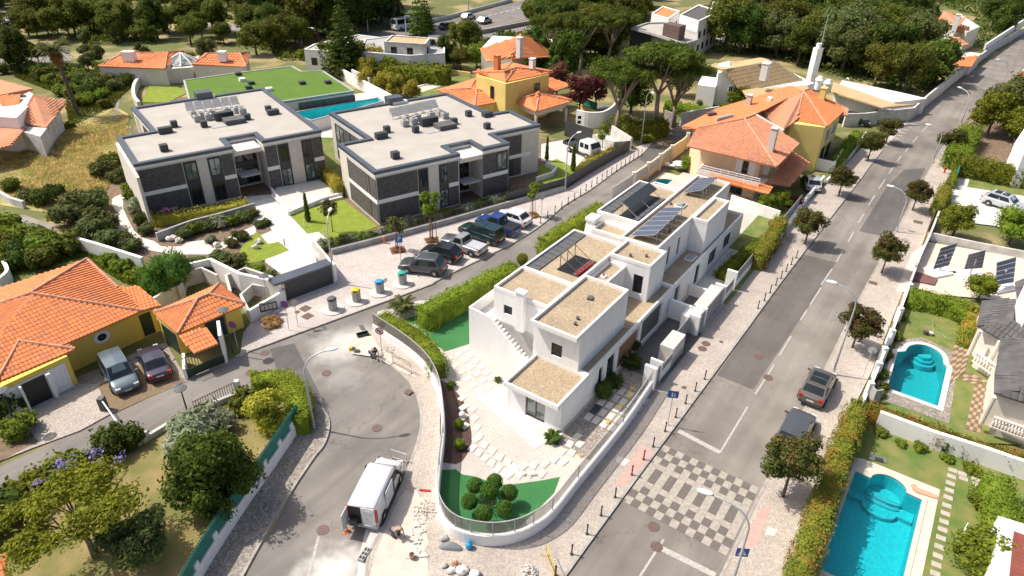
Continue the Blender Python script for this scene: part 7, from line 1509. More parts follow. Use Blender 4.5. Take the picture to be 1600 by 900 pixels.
# ================================================================ VEHICLES
def paintmat(name,c,metal=.3):return mat(name,c,tuple(x*.93 for x in c),rough=.32,scale=1.5,metal=metal,coat=.7,spec=.5)
p_grey=paintmat('paint_grey',(.075,.085,.09));p_black=paintmat('paint_black',(.012,.013,.017),0);p_silver=paintmat('paint_silver',(.46,.46,.47),.5);p_green=paintmat('paint_green',(.012,.045,.045));p_blue=paintmat('paint_blue',(.03,.07,.26));p_white=paintmat('paint_white',(.74,.74,.74),0)
p_beige=paintmat('paint_bronze',(.17,.15,.13),.5);p_teal=paintmat('paint_teal',(.15,.20,.22),.6);p_plum=paintmat('paint_plum',(.05,.045,.07),.3);p_wine=paintmat('paint_wine',(.11,.01,.03),.2);p_light=paintmat('paint_pale',(.6,.62,.64),.3);p_dgrey=paintmat('paint_dark_grey',(.12,.125,.13),.4)
lamp_r=mat('tail_lamp',(.45,.012,.012),rough=.2);lamp_w=mat('head_lamp',(.6,.62,.62),rough=.1);plate=mat('number_plate',(.7,.7,.68),rough=.5)
def loft(mb,st,closed=True):
    """st: list of (x, [(y,z)...]) rings"""
    b=len(mb.v);n=len(st[0][1])
    for x,R_ in st:mb.v+=[(x,y,z)for y,z in R_]
    for i in range(len(st)-1):
        for k in range(n):k2=(k+1)%n;mb.f.append((b+i*n+k,b+(i+1)*n+k,b+(i+1)*n+k2,b+i*n+k2))
    mb.f.append(tuple(b+k for k in range(n)));mb.f.append(tuple(b+(len(st)-1)*n+k for k in range(n))[::-1]);return mb
def subd(o,lv=2):
    m=o.modifiers.new('s','SUBSURF');m.levels=lv;m.render_levels=lv;o.data.shade_smooth();return o
def wheel(t,x,y,r=.33,w=.22):
    s=1 if y >0 else -1;mb=MB();n=20;prof=[(r*.62,w/2),(r*.93,w/2),(r,w*.33),(r,-w*.33),(r*.93,-w/2),(r*.5,-w/2)];b=0
    for q,d in prof:
        for k in range(n):a=2*math.pi*k/n;mb.v.append((x+q*math.cos(a),y+s*d,r+q*math.sin(a)))
    for i in range(len(prof)-1):
        for k in range(n):k2=(k+1)%n;mb.f.append((i*n+k,i*n+k2,(i+1)*n+k2,(i+1)*n+k)if s >0 else (i*n+k2,i*n+k,(i+1)*n+k,(i+1)*n+k2))
    wo=mb.build('wheel',rubber,t,local=True);mb=MB();rr_=r*.62
    for k in range(5):
        a=2*math.pi*k/5
        p=lambda q,da,dd:(x+q*math.cos(a+da),y+s*(w/2-dd),r+q*math.sin(a+da))
        mb.mesh([p(.03,-1.2,0),p(rr_,-.22,.03),p(rr_,.22,.03),p(.03,1.2,0)],[(0,1,2,3)])
    mb.v+=[(x+rr_*math.cos(2*math.pi*k/n),y+s*(w/2-.08),r+rr_*math.sin(2*math.pi*k/n))for k in range(n)];m0=len(mb.v)-n;mb.f.append(tuple(range(m0,m0+n)))
    mb.build('rim',steel,wo,local=True)
def car(label,paint,loc,rz,L=4.4,W=1.8,H=1.5,belt=.92,hood=.88,cowl=1.05,rf=.35,rr=-1.35,tail=-1.95,trunk=None,wb=2.65,r=.33,bed=None,canopy=None,name='parked_car',cat='car',group=None,roofm=None,roofrails=False,tailm=None,wr=.78,low=.24,detail=True,glassroof=False,bedcover=None,z=0.02):
    t=thing(name,(loc[0],loc[1],z),label,cat,group,rz);h=W/2;xr,xf=-L/2,L/2
    def ring(zb,zt,w0,w1):zm=zb+(zt-zb)*.45;return [(w0*.9,zb),(w1,zb+.1),(w1,zm+.08),(w1*.96,zt-.05),(w1*.86,zt),(-w1*.86,zt),(-w1*.96,zt-.05),(-w1,zm+.08),(-w1,zb+.1),(-w0*.9,zb)]
    tb=trunk if trunk else belt;st=[(xr,ring(low+.12,tb-.14,h*.8,h*.84)),(xr+.12,ring(low,tb-.03,h*.9,h*.95)),(xr+.5,ring(low,tb,h,h)),(tail+.1,ring(low,tb+.0,h,h)),(0,ring(low,belt,h,h)),(cowl-.05,ring(low,belt-.0,h,h)),(cowl+.35,ring(low,hood,h,h)),(xf-.35,ring(low,hood-.09,h*.95,h*.96)),(xf-.08,ring(low+.03,hood-.22,h*.86,h*.88)),(xf,ring(low+.12,hood-.36,h*.72,h*.76))]
    if bed:st=[s for s in st if s[0]<=xr+.2]+[s for s in st if s[0]>tail-.2 and s[0]>xr+.2]
    subd(loft(MB(),st).build('body',paint,t,local=True),2)
    def cab(x0,x1,x2,x3,zb,zt,mt,nm):   # x0 rear base, x1 rear roof, x2 front roof, x3 cowl
        wt,wb_=h*wr,h*.93;mid=(x1+x2)/2;mb=MB()
        mb.v=[(x0,wb_,zb),(x1,wt,zt-.02),(mid,wt+.015,zt+.01),(x2,wt,zt-.03),(x3,wb_,zb),(x0,-wb_,zb),(x1,-wt,zt-.02),(mid,-wt-.015,zt+.01),(x2,-wt,zt-.03),(x3,-wb_,zb),(x1,0,zt+.015),(mid,0,zt+.045),(x2,0,zt+.01)]
        mb.f=[(4,3,2,1,0)[::-1],(5,6,7,8,9)[::-1],(0,1,10,6,5)[::-1],(4,9,8,12,3)[::-1],(1,2,11,10),(10,11,7,6),(2,3,12,11),(11,12,8,7)]
        o=mb.build(nm,mt,t,local=True);return wt,wb_
    x0,x1,x2,x3=tail,rr,rf,cowl;zb,zt=belt-.04,H;wt,wb_=cab(x0,x1,x2,x3,zb,zt,roofm or paint,'cabin')
    def pane(nm,q,m_=glass):
        V_=[Vector(p)for p in q];n=(V_[1]-V_[0]).cross(V_[2]-V_[0]).normalized();c=sum(V_,Vector())/len(V_)
        if n.dot(c-Vector((0,0,.6)))<0:n=-n;V_=V_[::-1]
        mb=MB();mb.poly([tuple(p+n*.014)for p in V_]);return mb.build(nm,m_,t,local=True)
    L_=lambda a,b,f:(a[0]+(b[0]-a[0])*f,a[1]+(b[1]-a[1])*f,a[2]+(b[2]-a[2])*f)
    for s in (1,-1):
        A,B,C__,D_=(x0,s*wb_,zb),(x1,s*wt,zt-.02),(x2,s*wt,zt-.03),(x3,s*wb_,zb)
        lo=lambda f:L_(A,D_,f);hi=lambda f:L_(B,C__,f);Z=lambda p,q,f:L_(p,q,f)
        for a,b in (((.10,.47),(.53,.86))if (x2-x1)>1.2 else ((.14,.80),)):pane('side_window',[Z(lo(a),hi(max(0,a-.05)),.16),Z(lo(b),hi(min(1,b+.06)),.16),Z(lo(b),hi(min(1,b+.06)),.86),Z(lo(a),hi(max(0,a-.05)),.86)])
    pane('windscreen',[L_((x3,wb_*.9,zb),(x2,wt*.92,zt-.03),.08),L_((x3,-wb_*.9,zb),(x2,-wt*.92,zt-.03),.08),L_((x3,-wb_*.9,zb),(x2,-wt*.92,zt-.03),.93),L_((x3,wb_*.9,zb),(x2,wt*.92,zt-.03),.93)])
    if not canopy:pane('rear_window',[L_((x0,wb_*.86,zb),(x1,wt*.88,zt-.02),.22),L_((x0,-wb_*.86,zb),(x1,-wt*.88,zt-.02),.22),L_((x0,-wb_*.86,zb),(x1,-wt*.88,zt-.02),.9),L_((x0,wb_*.86,zb),(x1,wt*.88,zt-.02),.9)])
    if glassroof:
        for a,b in ((.12,.45),(.52,.85)):xa,xb=x2+(x1-x2)*a,x2+(x1-x2)*b;MB().poly([(xa,wt*.75,zt+.047),(xb,wt*.75,zt+.047),(xb,-wt*.75,zt+.047),(xa,-wt*.75,zt+.047)][::1]).build('sunroof',glass,t,local=True)
    for x in (-wb/2-.05,wb/2-.05):
        for s in (1,-1):
            mb=MB();n=18;y0=s*(h+.008)*1.0
            mb.v=[(x+(r+.06)*math.cos(math.pi*k/(n-1)),y0,r+(r+.06)*math.sin(math.pi*k/(n-1)))for k in range(n)]+[(x+r+.06,y0,low+.03),(x-r-.06,y0,low+.03)]
            mb.f=[tuple(list(range(n))+[n+1,n])];mb.build('wheel_arch',black,t,local=True);wheel(t,x,s*(h-.06),r)
    if detail:
        for s in (1,-1):
            MB().cbox((xf-.14,s*h*.66,hood-.27),.22,.34,.13).build('headlight',lamp_w,t,local=True)
            MB().cbox((xr+.10,s*h*.74,tb-.17),.16,.28,.2).build('tail_light',lamp_r,t,local=True)
            MB().cbox((cowl-.15,s*(h+.08),belt+.08),.12,.2,.13).build('mirror',paint,t,local=True)
        MB().cbox((xr+.03,0,low+.38),.06,.5,.12).build('number_plate',plate,t,local=True);MB().cbox((xf-.02,0,low+.2),.05,.5,.11).build('number_plate',plate,t,local=True)
        MB().cbox((xr+.04,0,low+.14),.14,W*.82,.14).build('bumper',tailm or charcoal,t,local=True);MB().cbox((xf-.05,0,low+.12),.1,W*.7,.16).build('bumper',charcoal,t,local=True)
    if bed:
        MB().cbox(((xr+tail)/2-.02,0,belt+.012),tail-xr-.25,W*.80,.02).build('bed',bedcover or black,t,local=True)
        if not bedcover:
            for s in (1,-1):MB().cbox(((xr+tail)/2,s*W*.44,belt+.02),tail-xr-.05,.1,.07).build('bed_rail',paint,t,local=True)
    if canopy:
        c0=MB();wt2=h*.82;xa,xb=xr+.12,tail+.1
        c0.v=[(xa,h*.92,belt-.02),(xa+.18,wt2,H-.03),(xb,wt2,H-.0),(xb,h*.92,belt-.02),(xa,-h*.92,belt-.02),(xa+.18,-wt2,H-.03),(xb,-wt2,H-.0),(xb,-h*.92,belt-.02)];c0.f=[(0,1,2,3)[::-1],(4,5,6,7),(1,5,6,2)[::-1],(0,4,5,1)[::-1],(3,2,6,7)[::-1]]
        c0.build('canopy',paint,t,local=True)
        for s in (1,-1):pane('side_window',[(xa+.3,s*h*.915,belt+.12),(xb-.15,s*h*.915,belt+.12),(xb-.15,s*wt2*1.03,H-.16),(xa+.35,s*wt2*1.03,H-.16)])
        pane('rear_window',[(xa+.03,h*.75,belt+.1),(xa+.03,-h*.75,belt+.1),(xa+.15,-wt2*.85,H-.12),(xa+.15,wt2*.85,H-.12)])
    if roofrails:
        for s in (1,-1):mb=MB();mb.tube([(rr+.1,s*wt*.93,H+.02),(rr+.25,s*wt*.93,H+.07),(rf-.3,s*wt*.93,H+.07),(rf-.1,s*wt*.93,H+.02)],.022,5);mb.build('roof_rail',steel,t,local=True)
    return t
def by_wheels(pr,pf,side,W,z=.02,inset=.06):
    a,b=G(*pr,z),G(*pf,z);ang=math.atan2(b[1]-a[1],b[0]-a[0]);nx,ny=(math.sin(ang),-math.cos(ang))if side =='L' else (-math.sin(ang),math.cos(ang))
    m=((a[0]+b[0])/2+nx*(W/2-inset),(a[1]+b[1])/2+ny*(W/2-inset));return m,ang
def head(a,b):a,b=G(*a),G(*b);return math.atan2(b[1]-a[1],b[0]-a[0])
ZP=.12
m,a=by_wheels((677.7,432.7),(635.5,427.8),'L',1.85,ZP);car('dark grey crossover parked nearest the recycling bins in the row',p_grey,m,a,4.5,1.86,1.62,.98,.95,1.0,.3,-1.45,-2.05,roofrails=True,z=ZP,r=.36,group=None)
m,a2_=by_wheels((703.7,413.2),(664,404),'L',1.75,ZP);car('small black hatchback parked between the grey crossover and the silver pickup',p_black,m,a2_,4.15,1.75,1.52,.95,.92,.95,.3,-1.25,-1.85,z=ZP)
m,a3=by_wheels((737,401.8),(695,388),'L',1.8,ZP);car('silver single-cab pickup with a closed pale load cover',p_silver,m,a3,5.1,1.82,1.62,.98,1.0,1.05,.45,-.35,-.55,wb=3.1,bed=True,bedcover=p_light,z=ZP,r=.36,name='parked_pickup',cat='pickup')
m,a4=by_wheels((764.7,384),(724,369.5),'L',1.8,ZP);car('dark green pickup with a matching hard canopy',p_green,m,a4,5.1,1.82,1.78,1.05,1.05,1.15,.6,-.75,-.9,wb=3.1,canopy=True,z=ZP,r=.37,name='parked_pickup',cat='pickup')
m,a5_=by_wheels((790,370.5),(750,356.5),'L',1.8,ZP);car('blue and silver double-cab pickup with an open bed',p_blue,m,a5_,5.1,1.82,1.75,1.0,1.02,1.15,.6,-.6,-.8,wb=3.1,bed=True,z=ZP,r=.37,name='parked_pickup',cat='pickup',tailm=p_silver)
m,a6_=by_wheels((812.6,358.4),(776,346),'L',1.8,ZP);car('white compact car at the far end of the parked row',p_white,m,a6_,4.2,1.8,1.5,.98,.92,.95,.3,-1.2,-1.85,z=ZP)
hr=math.radians(HF.deg)
car('bronze-grey hatchback with twin glass roof parked half on the right pavement',p_beige,G(1275,612,.1),hr-.02,4.35,1.84,1.58,.98,.92,1.1,.45,-1.35,-1.95,glassroof=True,z=.09,r=.34)
car('dark grey estate parked half hidden under the plum-coloured tree',p_dgrey,G(1240,681,.1),hr-.02,4.5,1.84,1.52,.95,.9,1.05,.35,-1.6,-2.1,z=.09)
car('teal-grey minivan parked nose out beside the yellow house',p_teal,G(189,592,.06),head((170,566),(190,600)),4.6,1.84,1.72,1.02,.95,1.35,.55,-1.75,-2.2,z=.06)
car('dark old saloon with wine-red tail parked beside the gatehouse',p_plum,G(243,574,.06),head((252,592),(234,552)),4.4,1.72,1.36,.88,.84,.85,.2,-.95,-1.55,trunk=.90,z=.06,tailm=p_wine)
m,a=by_wheels((1536,319),(1590,336),'R',1.85,.14);car('silver-white estate parked on the white paved yard',p_light,m,a,4.7,1.85,1.6,1.0,.95,1.1,.4,-1.6,-2.15,z=.14,glassroof=True)
car('dark blue van-like car parked by the pale high wall of the upper road',p_black,G(1333,194),head((1320,192),(1345,196)),4.6,1.85,1.7,1.0,.95,1.2,.5,-1.7,-2.2)
car('white off-road car parked by the pale high wall of the upper road',p_white,G(1374,190),head((1390,188),(1358,193)),4.6,1.85,1.75,1.05,1.02,1.1,.5,-1.7,-2.15,roofrails=True,r=.37)
car('pale car half hidden in the drive under the street tree by the porch roof',p_light,G(1266,293),head((1280,305),(1270,282)),4.2,1.78,1.5,.95,.9,1.0,.35,-1.2,-1.9)
for lb,pt,a,b,kw in (('dark car driving on the motorway carriageway below the bridge',p_black,(694,46),(704,44),{}),('pale car on the upper motorway carriageway by the trees',p_light,(728,31),(736,29),{}),('silver car on the lower motorway carriageway by the tall lamp',p_silver,(754,37),(761,35),{})):car(lb,pt,G((a[0]+b[0])/2,(a[1]+b[1])/2,.08),head(a,b),z=.09,**kw)
car('white box van on the slip road behind the slim conifer',p_white,G(631,46),head((624,47),(640,44)),6.2,2.2,2.7,1.3,1.2,2.3,1.6,-2.9,-3.0,wb=3.6,r=.4,name='van',cat='van')
for i,(x,y,lb)in enumerate(((10,47,'teal-blue car in a row at the far left car park'),(25,36,'small teal car at the car park edge under the trees'))):car(lb,p_teal,G(x,y),head((x,y),(x+14,y-3)),4.4,1.8,1.5,z=.1)
# white delivery van with open doors
vr=[G(546.7,781.7,1.9),G(588,786.7,1.9),G(617,725,1.9),G(576.7,721.7,1.9)]
vc=((vr[0][0]+vr[1][0]+vr[2][0]+vr[3][0])/4,(vr[0][1]+vr[1][1]+vr[2][1]+vr[3][1])/4);va=math.atan2((vr[2][1]+vr[3][1]-vr[0][1]-vr[1][1]),(vr[2][0]+vr[3][0]-vr[0][0]-vr[1][0]));vl=math.hypot(vr[3][0]-vr[0][0],vr[3][1]-vr[0][1])
vn=thing('delivery_van',(vc[0]+.45*math.cos(va),vc[1]+.45*math.sin(va),.02),'white delivery van with its rear and front passenger doors open','van',None,va)
h=.93;low=.3
def vring(zb,zt,w,wt):return [(w*.94,zb),(w,zb+.1),(w,zb+.62),(wt+(w-wt)*.35,zt-.35),(wt,zt-.07),(wt*.93,zt),(-wt*.93,zt),(-wt,zt-.07),(-wt-(w-wt)*.35,zt-.35),(-w,zb+.62),(-w,zb+.1),(-w*.94,zb)]
xr=-2.35
loft(MB(),[(xr,vring(low,1.92,h,h*.86)),(xr+.05,vring(low,1.95,h,h*.87)),(-.5,vring(low,1.97,h,h*.87)),(.72,vring(low,1.95,h,h*.86)),(1.0,vring(low,1.86,h,h*.84))]).build('body',p_white,vn,local=True).data.shade_smooth()
loft(MB(),[(.98,vring(low,1.86,h,h*.84)),(1.62,vring(low,1.22,h,h*.88)),(1.95,vring(low,1.10,h*.98,h*.86)),(2.3,vring(low+.05,.98,h*.9,h*.8)),(2.42,vring(low+.12,.8,h*.78,h*.7))]).build('bonnet',p_white,vn,local=True).data.shade_smooth()
MB().poly([(1.04,h*.8,1.84),(1.04,-h*.8,1.84),(1.6,-h*.84,1.27),(1.6,h*.84,1.27)]).build('windscreen',glass,vn,local=True)
for s in (1,-1):
    MB().poly([(.35,s*(h*.90+.015),1.68),(.95,s*(h*.90+.015),1.68),(1.35,s*(h+.01),1.2),(.35,s*(h+.012),1.15)][::-s]).build('side_window',glass if s >0 else black,vn,local=True)
    for x in (-1.45,1.45):
        mb=MB();n=18;mb.v=[(x+.4*math.cos(math.pi*k/(n-1)),s*(h+.012),.34+.4*math.sin(math.pi*k/(n-1)))for k in range(n)];mb.f=[tuple(range(n))];mb.build('wheel_arch',black,vn,local=True);wheel(vn,x,s*(h-.05),.34)
    mb=MB();mb.box(WORLD,xr-.03,xr+.08,min(s*h*.86,s*h*1.0),max(s*h*.86,s*h*1.0),.75,1.75);mb.build('tail_light',lamp_r,vn,local=True)
    MB().cbox((1.15,s*(h+.12),1.25),.12,.22,.22).build('mirror',charcoal,vn,local=True)
    MB().cbox((2.33,s*.6,.82),.16,.3,.18).build('headlight',lamp_w,vn,local=True)
MB().box(WORLD,xr-.012,xr+.01,.05,h*.85,.5,1.82).build('load_bay',black,vn,local=True);MB().box(WORLD,xr-.05,xr-.012,-h*.86,-.03,.48,1.84).build('rear_door',p_white,vn,local=True);MB().tube([(xr-.052,-.3,.98),(xr-.075,-.3,.98)],.06,12).build('emblem',pgrey,vn,local=True);MB().box(WORLD,xr-.08,xr-.052,-h*.7,-.15,1.25,1.66).build('door_panel',p_light,vn,local=True)
MB().box(WORLD,xr-.82,xr-.02,h*.9,h*.94,.5,1.8).build('rear_door',p_white,vn,local=True);MB().box(WORLD,xr-.3,xr-.05,.25,.7,.5,.95).build('tool_box',charcoal,vn,local=True)
MB().box(WORLD,xr-.12,xr,-h,h,.3,.48).build('bumper',pgrey,vn,local=True)
MB().box(WORLD,-1.0,.15,-h-.04,-h-.01,.42,1.72).build('sliding_door',p_white,vn,local=True);MB().box(WORLD,.18,.42,-h-.02,-h+.02,.5,1.7).build('door_opening',black,vn,local=True)
Fd=Frame((1.25,-h),-68);mb=MB();mb.box(Fd,0,-.95,-.03,.03,.42,1.1);dd=mb.build('front_door',p_white,vn,local=True);mb=MB()
mb.tube([(*Fd(0,0),1.1),(*Fd(-.35,0),1.62),(*Fd(-.95,0),1.62),(*Fd(-.95,0),1.1)],.04,5);mb.build('window_frame',p_white,dd,local=True)
mb=MB();mb.poly([(*Fd(-.05,0),1.1),(*Fd(-.37,0),1.6),(*Fd(-.93,0),1.6),(*Fd(-.93,0),1.1)]);mb.build('pane',glass,dd,local=True)
# white double-cab tipper truck
m,a=by_wheels((890,238),(916,248.5),'R',2.0,.08);tk=thing('flatbed_truck',(*m,.08),'white double-cab truck with a dark open flatbed in the yard behind the dark fence','truck',None,a)
subd(loft(MB(),[(.0,vring(.55,2.2,1.0,.88)),(.05,vring(.55,2.25,1.0,.9)),(1.3,vring(.55,2.27,1.0,.9)),(1.9,vring(.55,2.2,1.0,.9)),(2.35,vring(.55,1.5,1.0,.95)),(2.4,vring(.6,1.2,.95,.9))]).build('cab',p_white,tk,local=True),1)
for s in (1,-1):
    for x0_,x1_ in ((.25,.95),(1.1,1.85)):MB().poly([(x0_,s*(.985),1.35),(x1_,s*(.985),1.35),(x1_-.1,s*.935,1.98),(x0_,s*.935,1.98)][::s]).build('side_window',glass,tk,local=True)
    for x in (-1.7,1.5):wheel(tk,x,s*.95,.38)
MB().poly([(2.0,.82,2.12),(2.0,-.82,2.12),(2.37,-.88,1.5),(2.37,.88,1.5)]).build('windscreen',glass,tk,local=True)
MB().box(WORLD,-2.9,-.1,-1.0,1.0,.85,.95).build('bed',charcoal,tk,local=True)
for s in (1,-1):MB().box(WORLD,-2.9,-.1,s*1.0-.03,s*1.0+.03,.95,1.3).build('side_board',charcoal,tk,local=True)
MB().box(WORLD,-2.93,-2.87,-1.0,1.0,.95,1.3).build('tail_board',charcoal,tk,local=True);mb=MB()
for y in (-.9,0,.9):mb.tube([(-.12,y,.95),(-.12,y,2.3)],.04,5)
mb.tube([(-.12,-.9,2.3),(-.12,.9,2.3)],.04,5);mb.build('headboard',charcoal,tk,local=True)
for s in (1,-1):MB().cbox((2.36,s*.7,.95),.12,.3,.2).build('headlight',lamp_w,tk,local=True)
# ================================================================ STREET FURNITURE
def lamp(base,headp,label,arm=1.7,zb=.12,r=.07,m_=None,hmin=4.5,hmax=10,group=None):
    b=G(*base,zb);best=min([hmin+i*.05 for i in range(int((hmax-hmin)/.05))],key=lambda h:abs(math.hypot(G(*headp,h)[0]-b[0],G(*headp,h)[1]-b[1])-arm)+(.0))
    e=G(*headp,best);d=(e[0]-b[0],e[1]-b[1]);l=math.hypot(*d)or 1;d=(d[0]/l,d[1]/l);t=thing('street_lamp',b,label,'street lamp','curved street lamps');h=best
    P_=[(b[0],b[1],zb),(b[0],b[1],h*.45),(b[0],b[1],h-1.5)]+[(b[0]+d[0]*l*.8*(1-math.cos(q))*1.0,b[1]+d[1]*l*.8*(1-math.cos(q)),h-1.5+1.45*math.sin(q))for q in [math.radians(15*i)for i in range(1,7)]]
    P_.append((b[0]+d[0]*l*.92,b[1]+d[1]*l*.92,h-.05));MB().tube(P_,[r*1.3,r,r*.8]+[r*.65]*7,8).build('pole',steel,t,smooth=True)
    F=Frame((b[0]+d[0]*l,b[1]+d[1]*l),math.degrees(math.atan2(d[1],d[0])));mb=MB();mb.ball((0,0,0),.42,.17,.10,12,6);mb.v=[(*F(v[0],v[1]),v[2]+h+.02)for v in mb.v];mb.build('lamp_head',white,t,smooth=True)
    MB().cyl(b[0],b[1],zb,zb+.5,r*1.6,10).build('base',steel,t);return t
for b_,h_,lb,kw in (((490.8,668),(518,546),'curved street lamp on the corner pavement left of the bending street',{}),((1301,585),(1300,441),'curved street lamp on the right kerb beside the bronze hatchback',{}),((1136,940),(1102,769),'nearest curved street lamp over the paved crossing',{}),((1400,362),(1392,291),'curved street lamp on the right kerb left of the golden hedge block',{}),((1457,254),(1451,195),'curved street lamp on the right kerb beside the farthest right street tree',{}),((1500,197),(1500,137),'curved street lamp on the right side of the upper road bend',{'arm':2.2}),((1552,162),(1560,93),'farthest curved street lamp high on the upper road',{'arm':2.4}),
                       ((882.7,298),(905,207),'curved street lamp on the bollard pavement by the dark fence',{}),((1001.8,222.6),(1020,145),'curved street lamp at the foot of the umbrella pines',{}),((522.5,442),(516,328),'curved street lamp beside the dark sliding gate',{}),((1310,160),(1325,123),'curved street lamp behind the tan-roofed annexe',{'arm':1.6}),((472,72),(488,44),'tall street lamp left of the white flat-roofed buildings',{})):lamp(b_,h_,lb,**kw)
def globe(base,top,label,z=.1,m_=charcoal):
    b=G(*base,z);h=min([1+i*.05 for i in range(90)],key=lambda q:abs(_projy(b[0],b[1],z+q)-top[1]));t=thing('park_lamp',b,label,'lamp post','disc-topped lamp posts')
    MB().tube([(b[0],b[1],z),(b[0],b[1],z+h)],[.06,.045],7).build('pole',m_,t);MB().lathe(b[0],b[1],[(.06,z+h-.1),(.12,z+h),(.42,z+h+.05),(.42,z+h+.09),(.12,z+h+.16)],16).build('lamp_head',dgrey,t);MB().ball((b[0],b[1],z+h-.02),.14,.14,.14,10,6).build('globe',glass_l,t);return t
def _projy(x,y,z):
    v=np.array([x,y,z-CAMH]);return 450-FOC*float(v@_u)/float(v@_fw)
globe((365,553),(345,485),'disc-topped lamp post in front of the gatehouse');globe((294,647),(282,608),'disc-topped lamp post beside the lane railing',.5);globe((30,672),(2,612),'disc-topped lamp post left of the potted bushes at the left edge');globe((419,468),(413,432),'short lamp post on the white wall by the compound gate',.1,steel)
def post(x,y,z,h,r=.03,m_=steel):g=G(x,y,z);return g
def sign(base,top,label,kind,zb=.12,yaw=-90):
    b=G(*base,zb);h=min([.5+i*.03 for i in range(110)],key=lambda q:abs(_projy(b[0],b[1],zb+q)-top[1]));t=thing('road_sign',b,label,'sign');F=Frame((b[0],b[1]),yaw);zc=zb+h
    MB().tube([(b[0],b[1],zb),(b[0],b[1],zc+.1)],.03,6).build('pole',steel,t)
    def disc(R,m_,k,nm,n=24,par=t,x0=0,z0=0):return MB().mesh([(*F(k,x0+R*math.cos(2*math.pi*i/n)),zc+z0+R*math.sin(2*math.pi*i/n))for i in range(n)]+[(*F(k-.012,x0+R*math.cos(2*math.pi*i/n)),zc+z0+R*math.sin(2*math.pi*i/n))for i in range(n)],[tuple(range(n)),tuple(range(2*n-1,n-1,-1))]+[(i,n+i,n+(i+1)%n,(i+1)%n)for i in range(n)]).build(nm,m_,par)
    def rect(y0,y1,z0,z1,k,m_,nm,par=t):return MB().box(F,k-.012,k,y0,y1,zc+z0,zc+z1).build(nm,m_,par)
    def bar(pts,wd,k,m_,nm,par):
        for i in range(len(pts)-1):
            a,b2=Vector(pts[i]),Vector(pts[i+1]);d=(b2-a).normalized();n=Vector((-d.y,d.x))*wd/2;MB().poly([(*F(k,p.x),zc+p.y)for p in (a-n,b2-n,b2+n,a+n)]).build(nm,m_,par)
    if kind =='nostop':
        d=disc(.34,red,.05,'disc');d2=disc(.27,blue,.055,'face',par=d);bar([(-.19,.19),(.19,-.19)],.07,.058,red,'bar',d)
        if 'crossed' in label:bar([(.19,.19),(-.19,-.19)],.07,.059,red,'bar',d)
    elif kind =='noturn':
        d=disc(.34,red,.05,'disc');disc(.27,wsign,.055,'face',par=d);bar([(.08,-.2),(.08,.05),(-.12,.05)],.07,.058,black,'arrow',d);MB().poly([(*F(.059,-.12),zc+.15),(*F(.059,-.12),zc-.05),(*F(.059,-.22),zc+.05)]).build('arrow_head',black,d);bar([(-.2,.2),(.2,-.2)],.05,.062,red,'bar',d)
    elif kind =='parking':
        d=rect(-.3,.3,-.38,.38,.05,blue,'panel');bar([(-.1,-.22),(-.1,.22),(.1,.22),(.1,.02),(-.1,.02)],.07,.056,wsign,'letter_p',d)
    elif kind =='crossing':
        d=rect(-.33,.33,-.33,.33,.05,blue,'panel');MB().poly([(*F(.056,-.25),zc-.2),(*F(.056,.25),zc-.2),(*F(.056,0),zc+.24)]).build('triangle',wsign,d);bar([(-.02,.1),(0,-.02),(.07,-.15)],.045,.06,black,'figure',d);bar([(0,-.02),(-.08,-.15)],.045,.061,black,'figure',d);bar([(-.08,.02),(.08,.05)],.035,.062,black,'figure',d)
    elif kind =='blue_map':d=rect(-.36,.36,-.3,.3,.05,blue,'panel');bar([(-.05,-.2),(-.05,.15)],.1,.056,wsign,'road',d);bar([(.12,-.22),(.12,.1)],.06,.057,wsign,'road',d);bar([(.05,.14),(.22,.14)],.08,.058,red,'end_bar',d)
    elif kind =='mirror':d=disc(.34,orange,.05,'rim');disc(.29,steel,.058,'mirror',par=d)
    elif kind =='back':d=disc(.3,steel,.05,'disc')
    elif kind =='stop':d=disc(.34,red,.05,'disc',8);rect(-.25,.25,-.07,.07,.06,wsign,'white_bar',d)
    return t
cy=lambda x,y:math.degrees(math.atan2(-G(x,y)[1],-G(x,y)[0]))
sign((452,516),(442,475),'blue and red no-stopping sign by the brown shrub','nostop',yaw=-105);sign((466,510),(455,473),'round traffic mirror with an orange rim beside the no-stopping sign','mirror',yaw=-60);sign((372,545),(362,507),'blue and red crossed sign on a thin pole in front of the gatehouse','nostop',yaw=-100)
sign((597,555),(595,517),'red-ringed no-left-turn sign beside the curved glass fence','noturn',yaw=-100);sign((627,417),(624,373),'blue parking sign with a white P beside the young tree','parking',yaw=-80);sign((1043,664),(1049,616),'blue direction sign on the pavement beside the garden wall','blue_map',yaw=-95);sign((1147,905),(1146,862),'blue pedestrian crossing sign under the nearest lamp','crossing',yaw=-95)
sign((846,335),(846,308),'plain sign seen from behind beside the farthest staked young tree','back',yaw=-110);sign((484,660),(484,640),'red round sign low beside the lamp on the corner pavement','stop',yaw=-60);sign((1344,600),(1352,548),'thin dark post by the shadow of the street tree near the kidney pool','back',yaw=60)
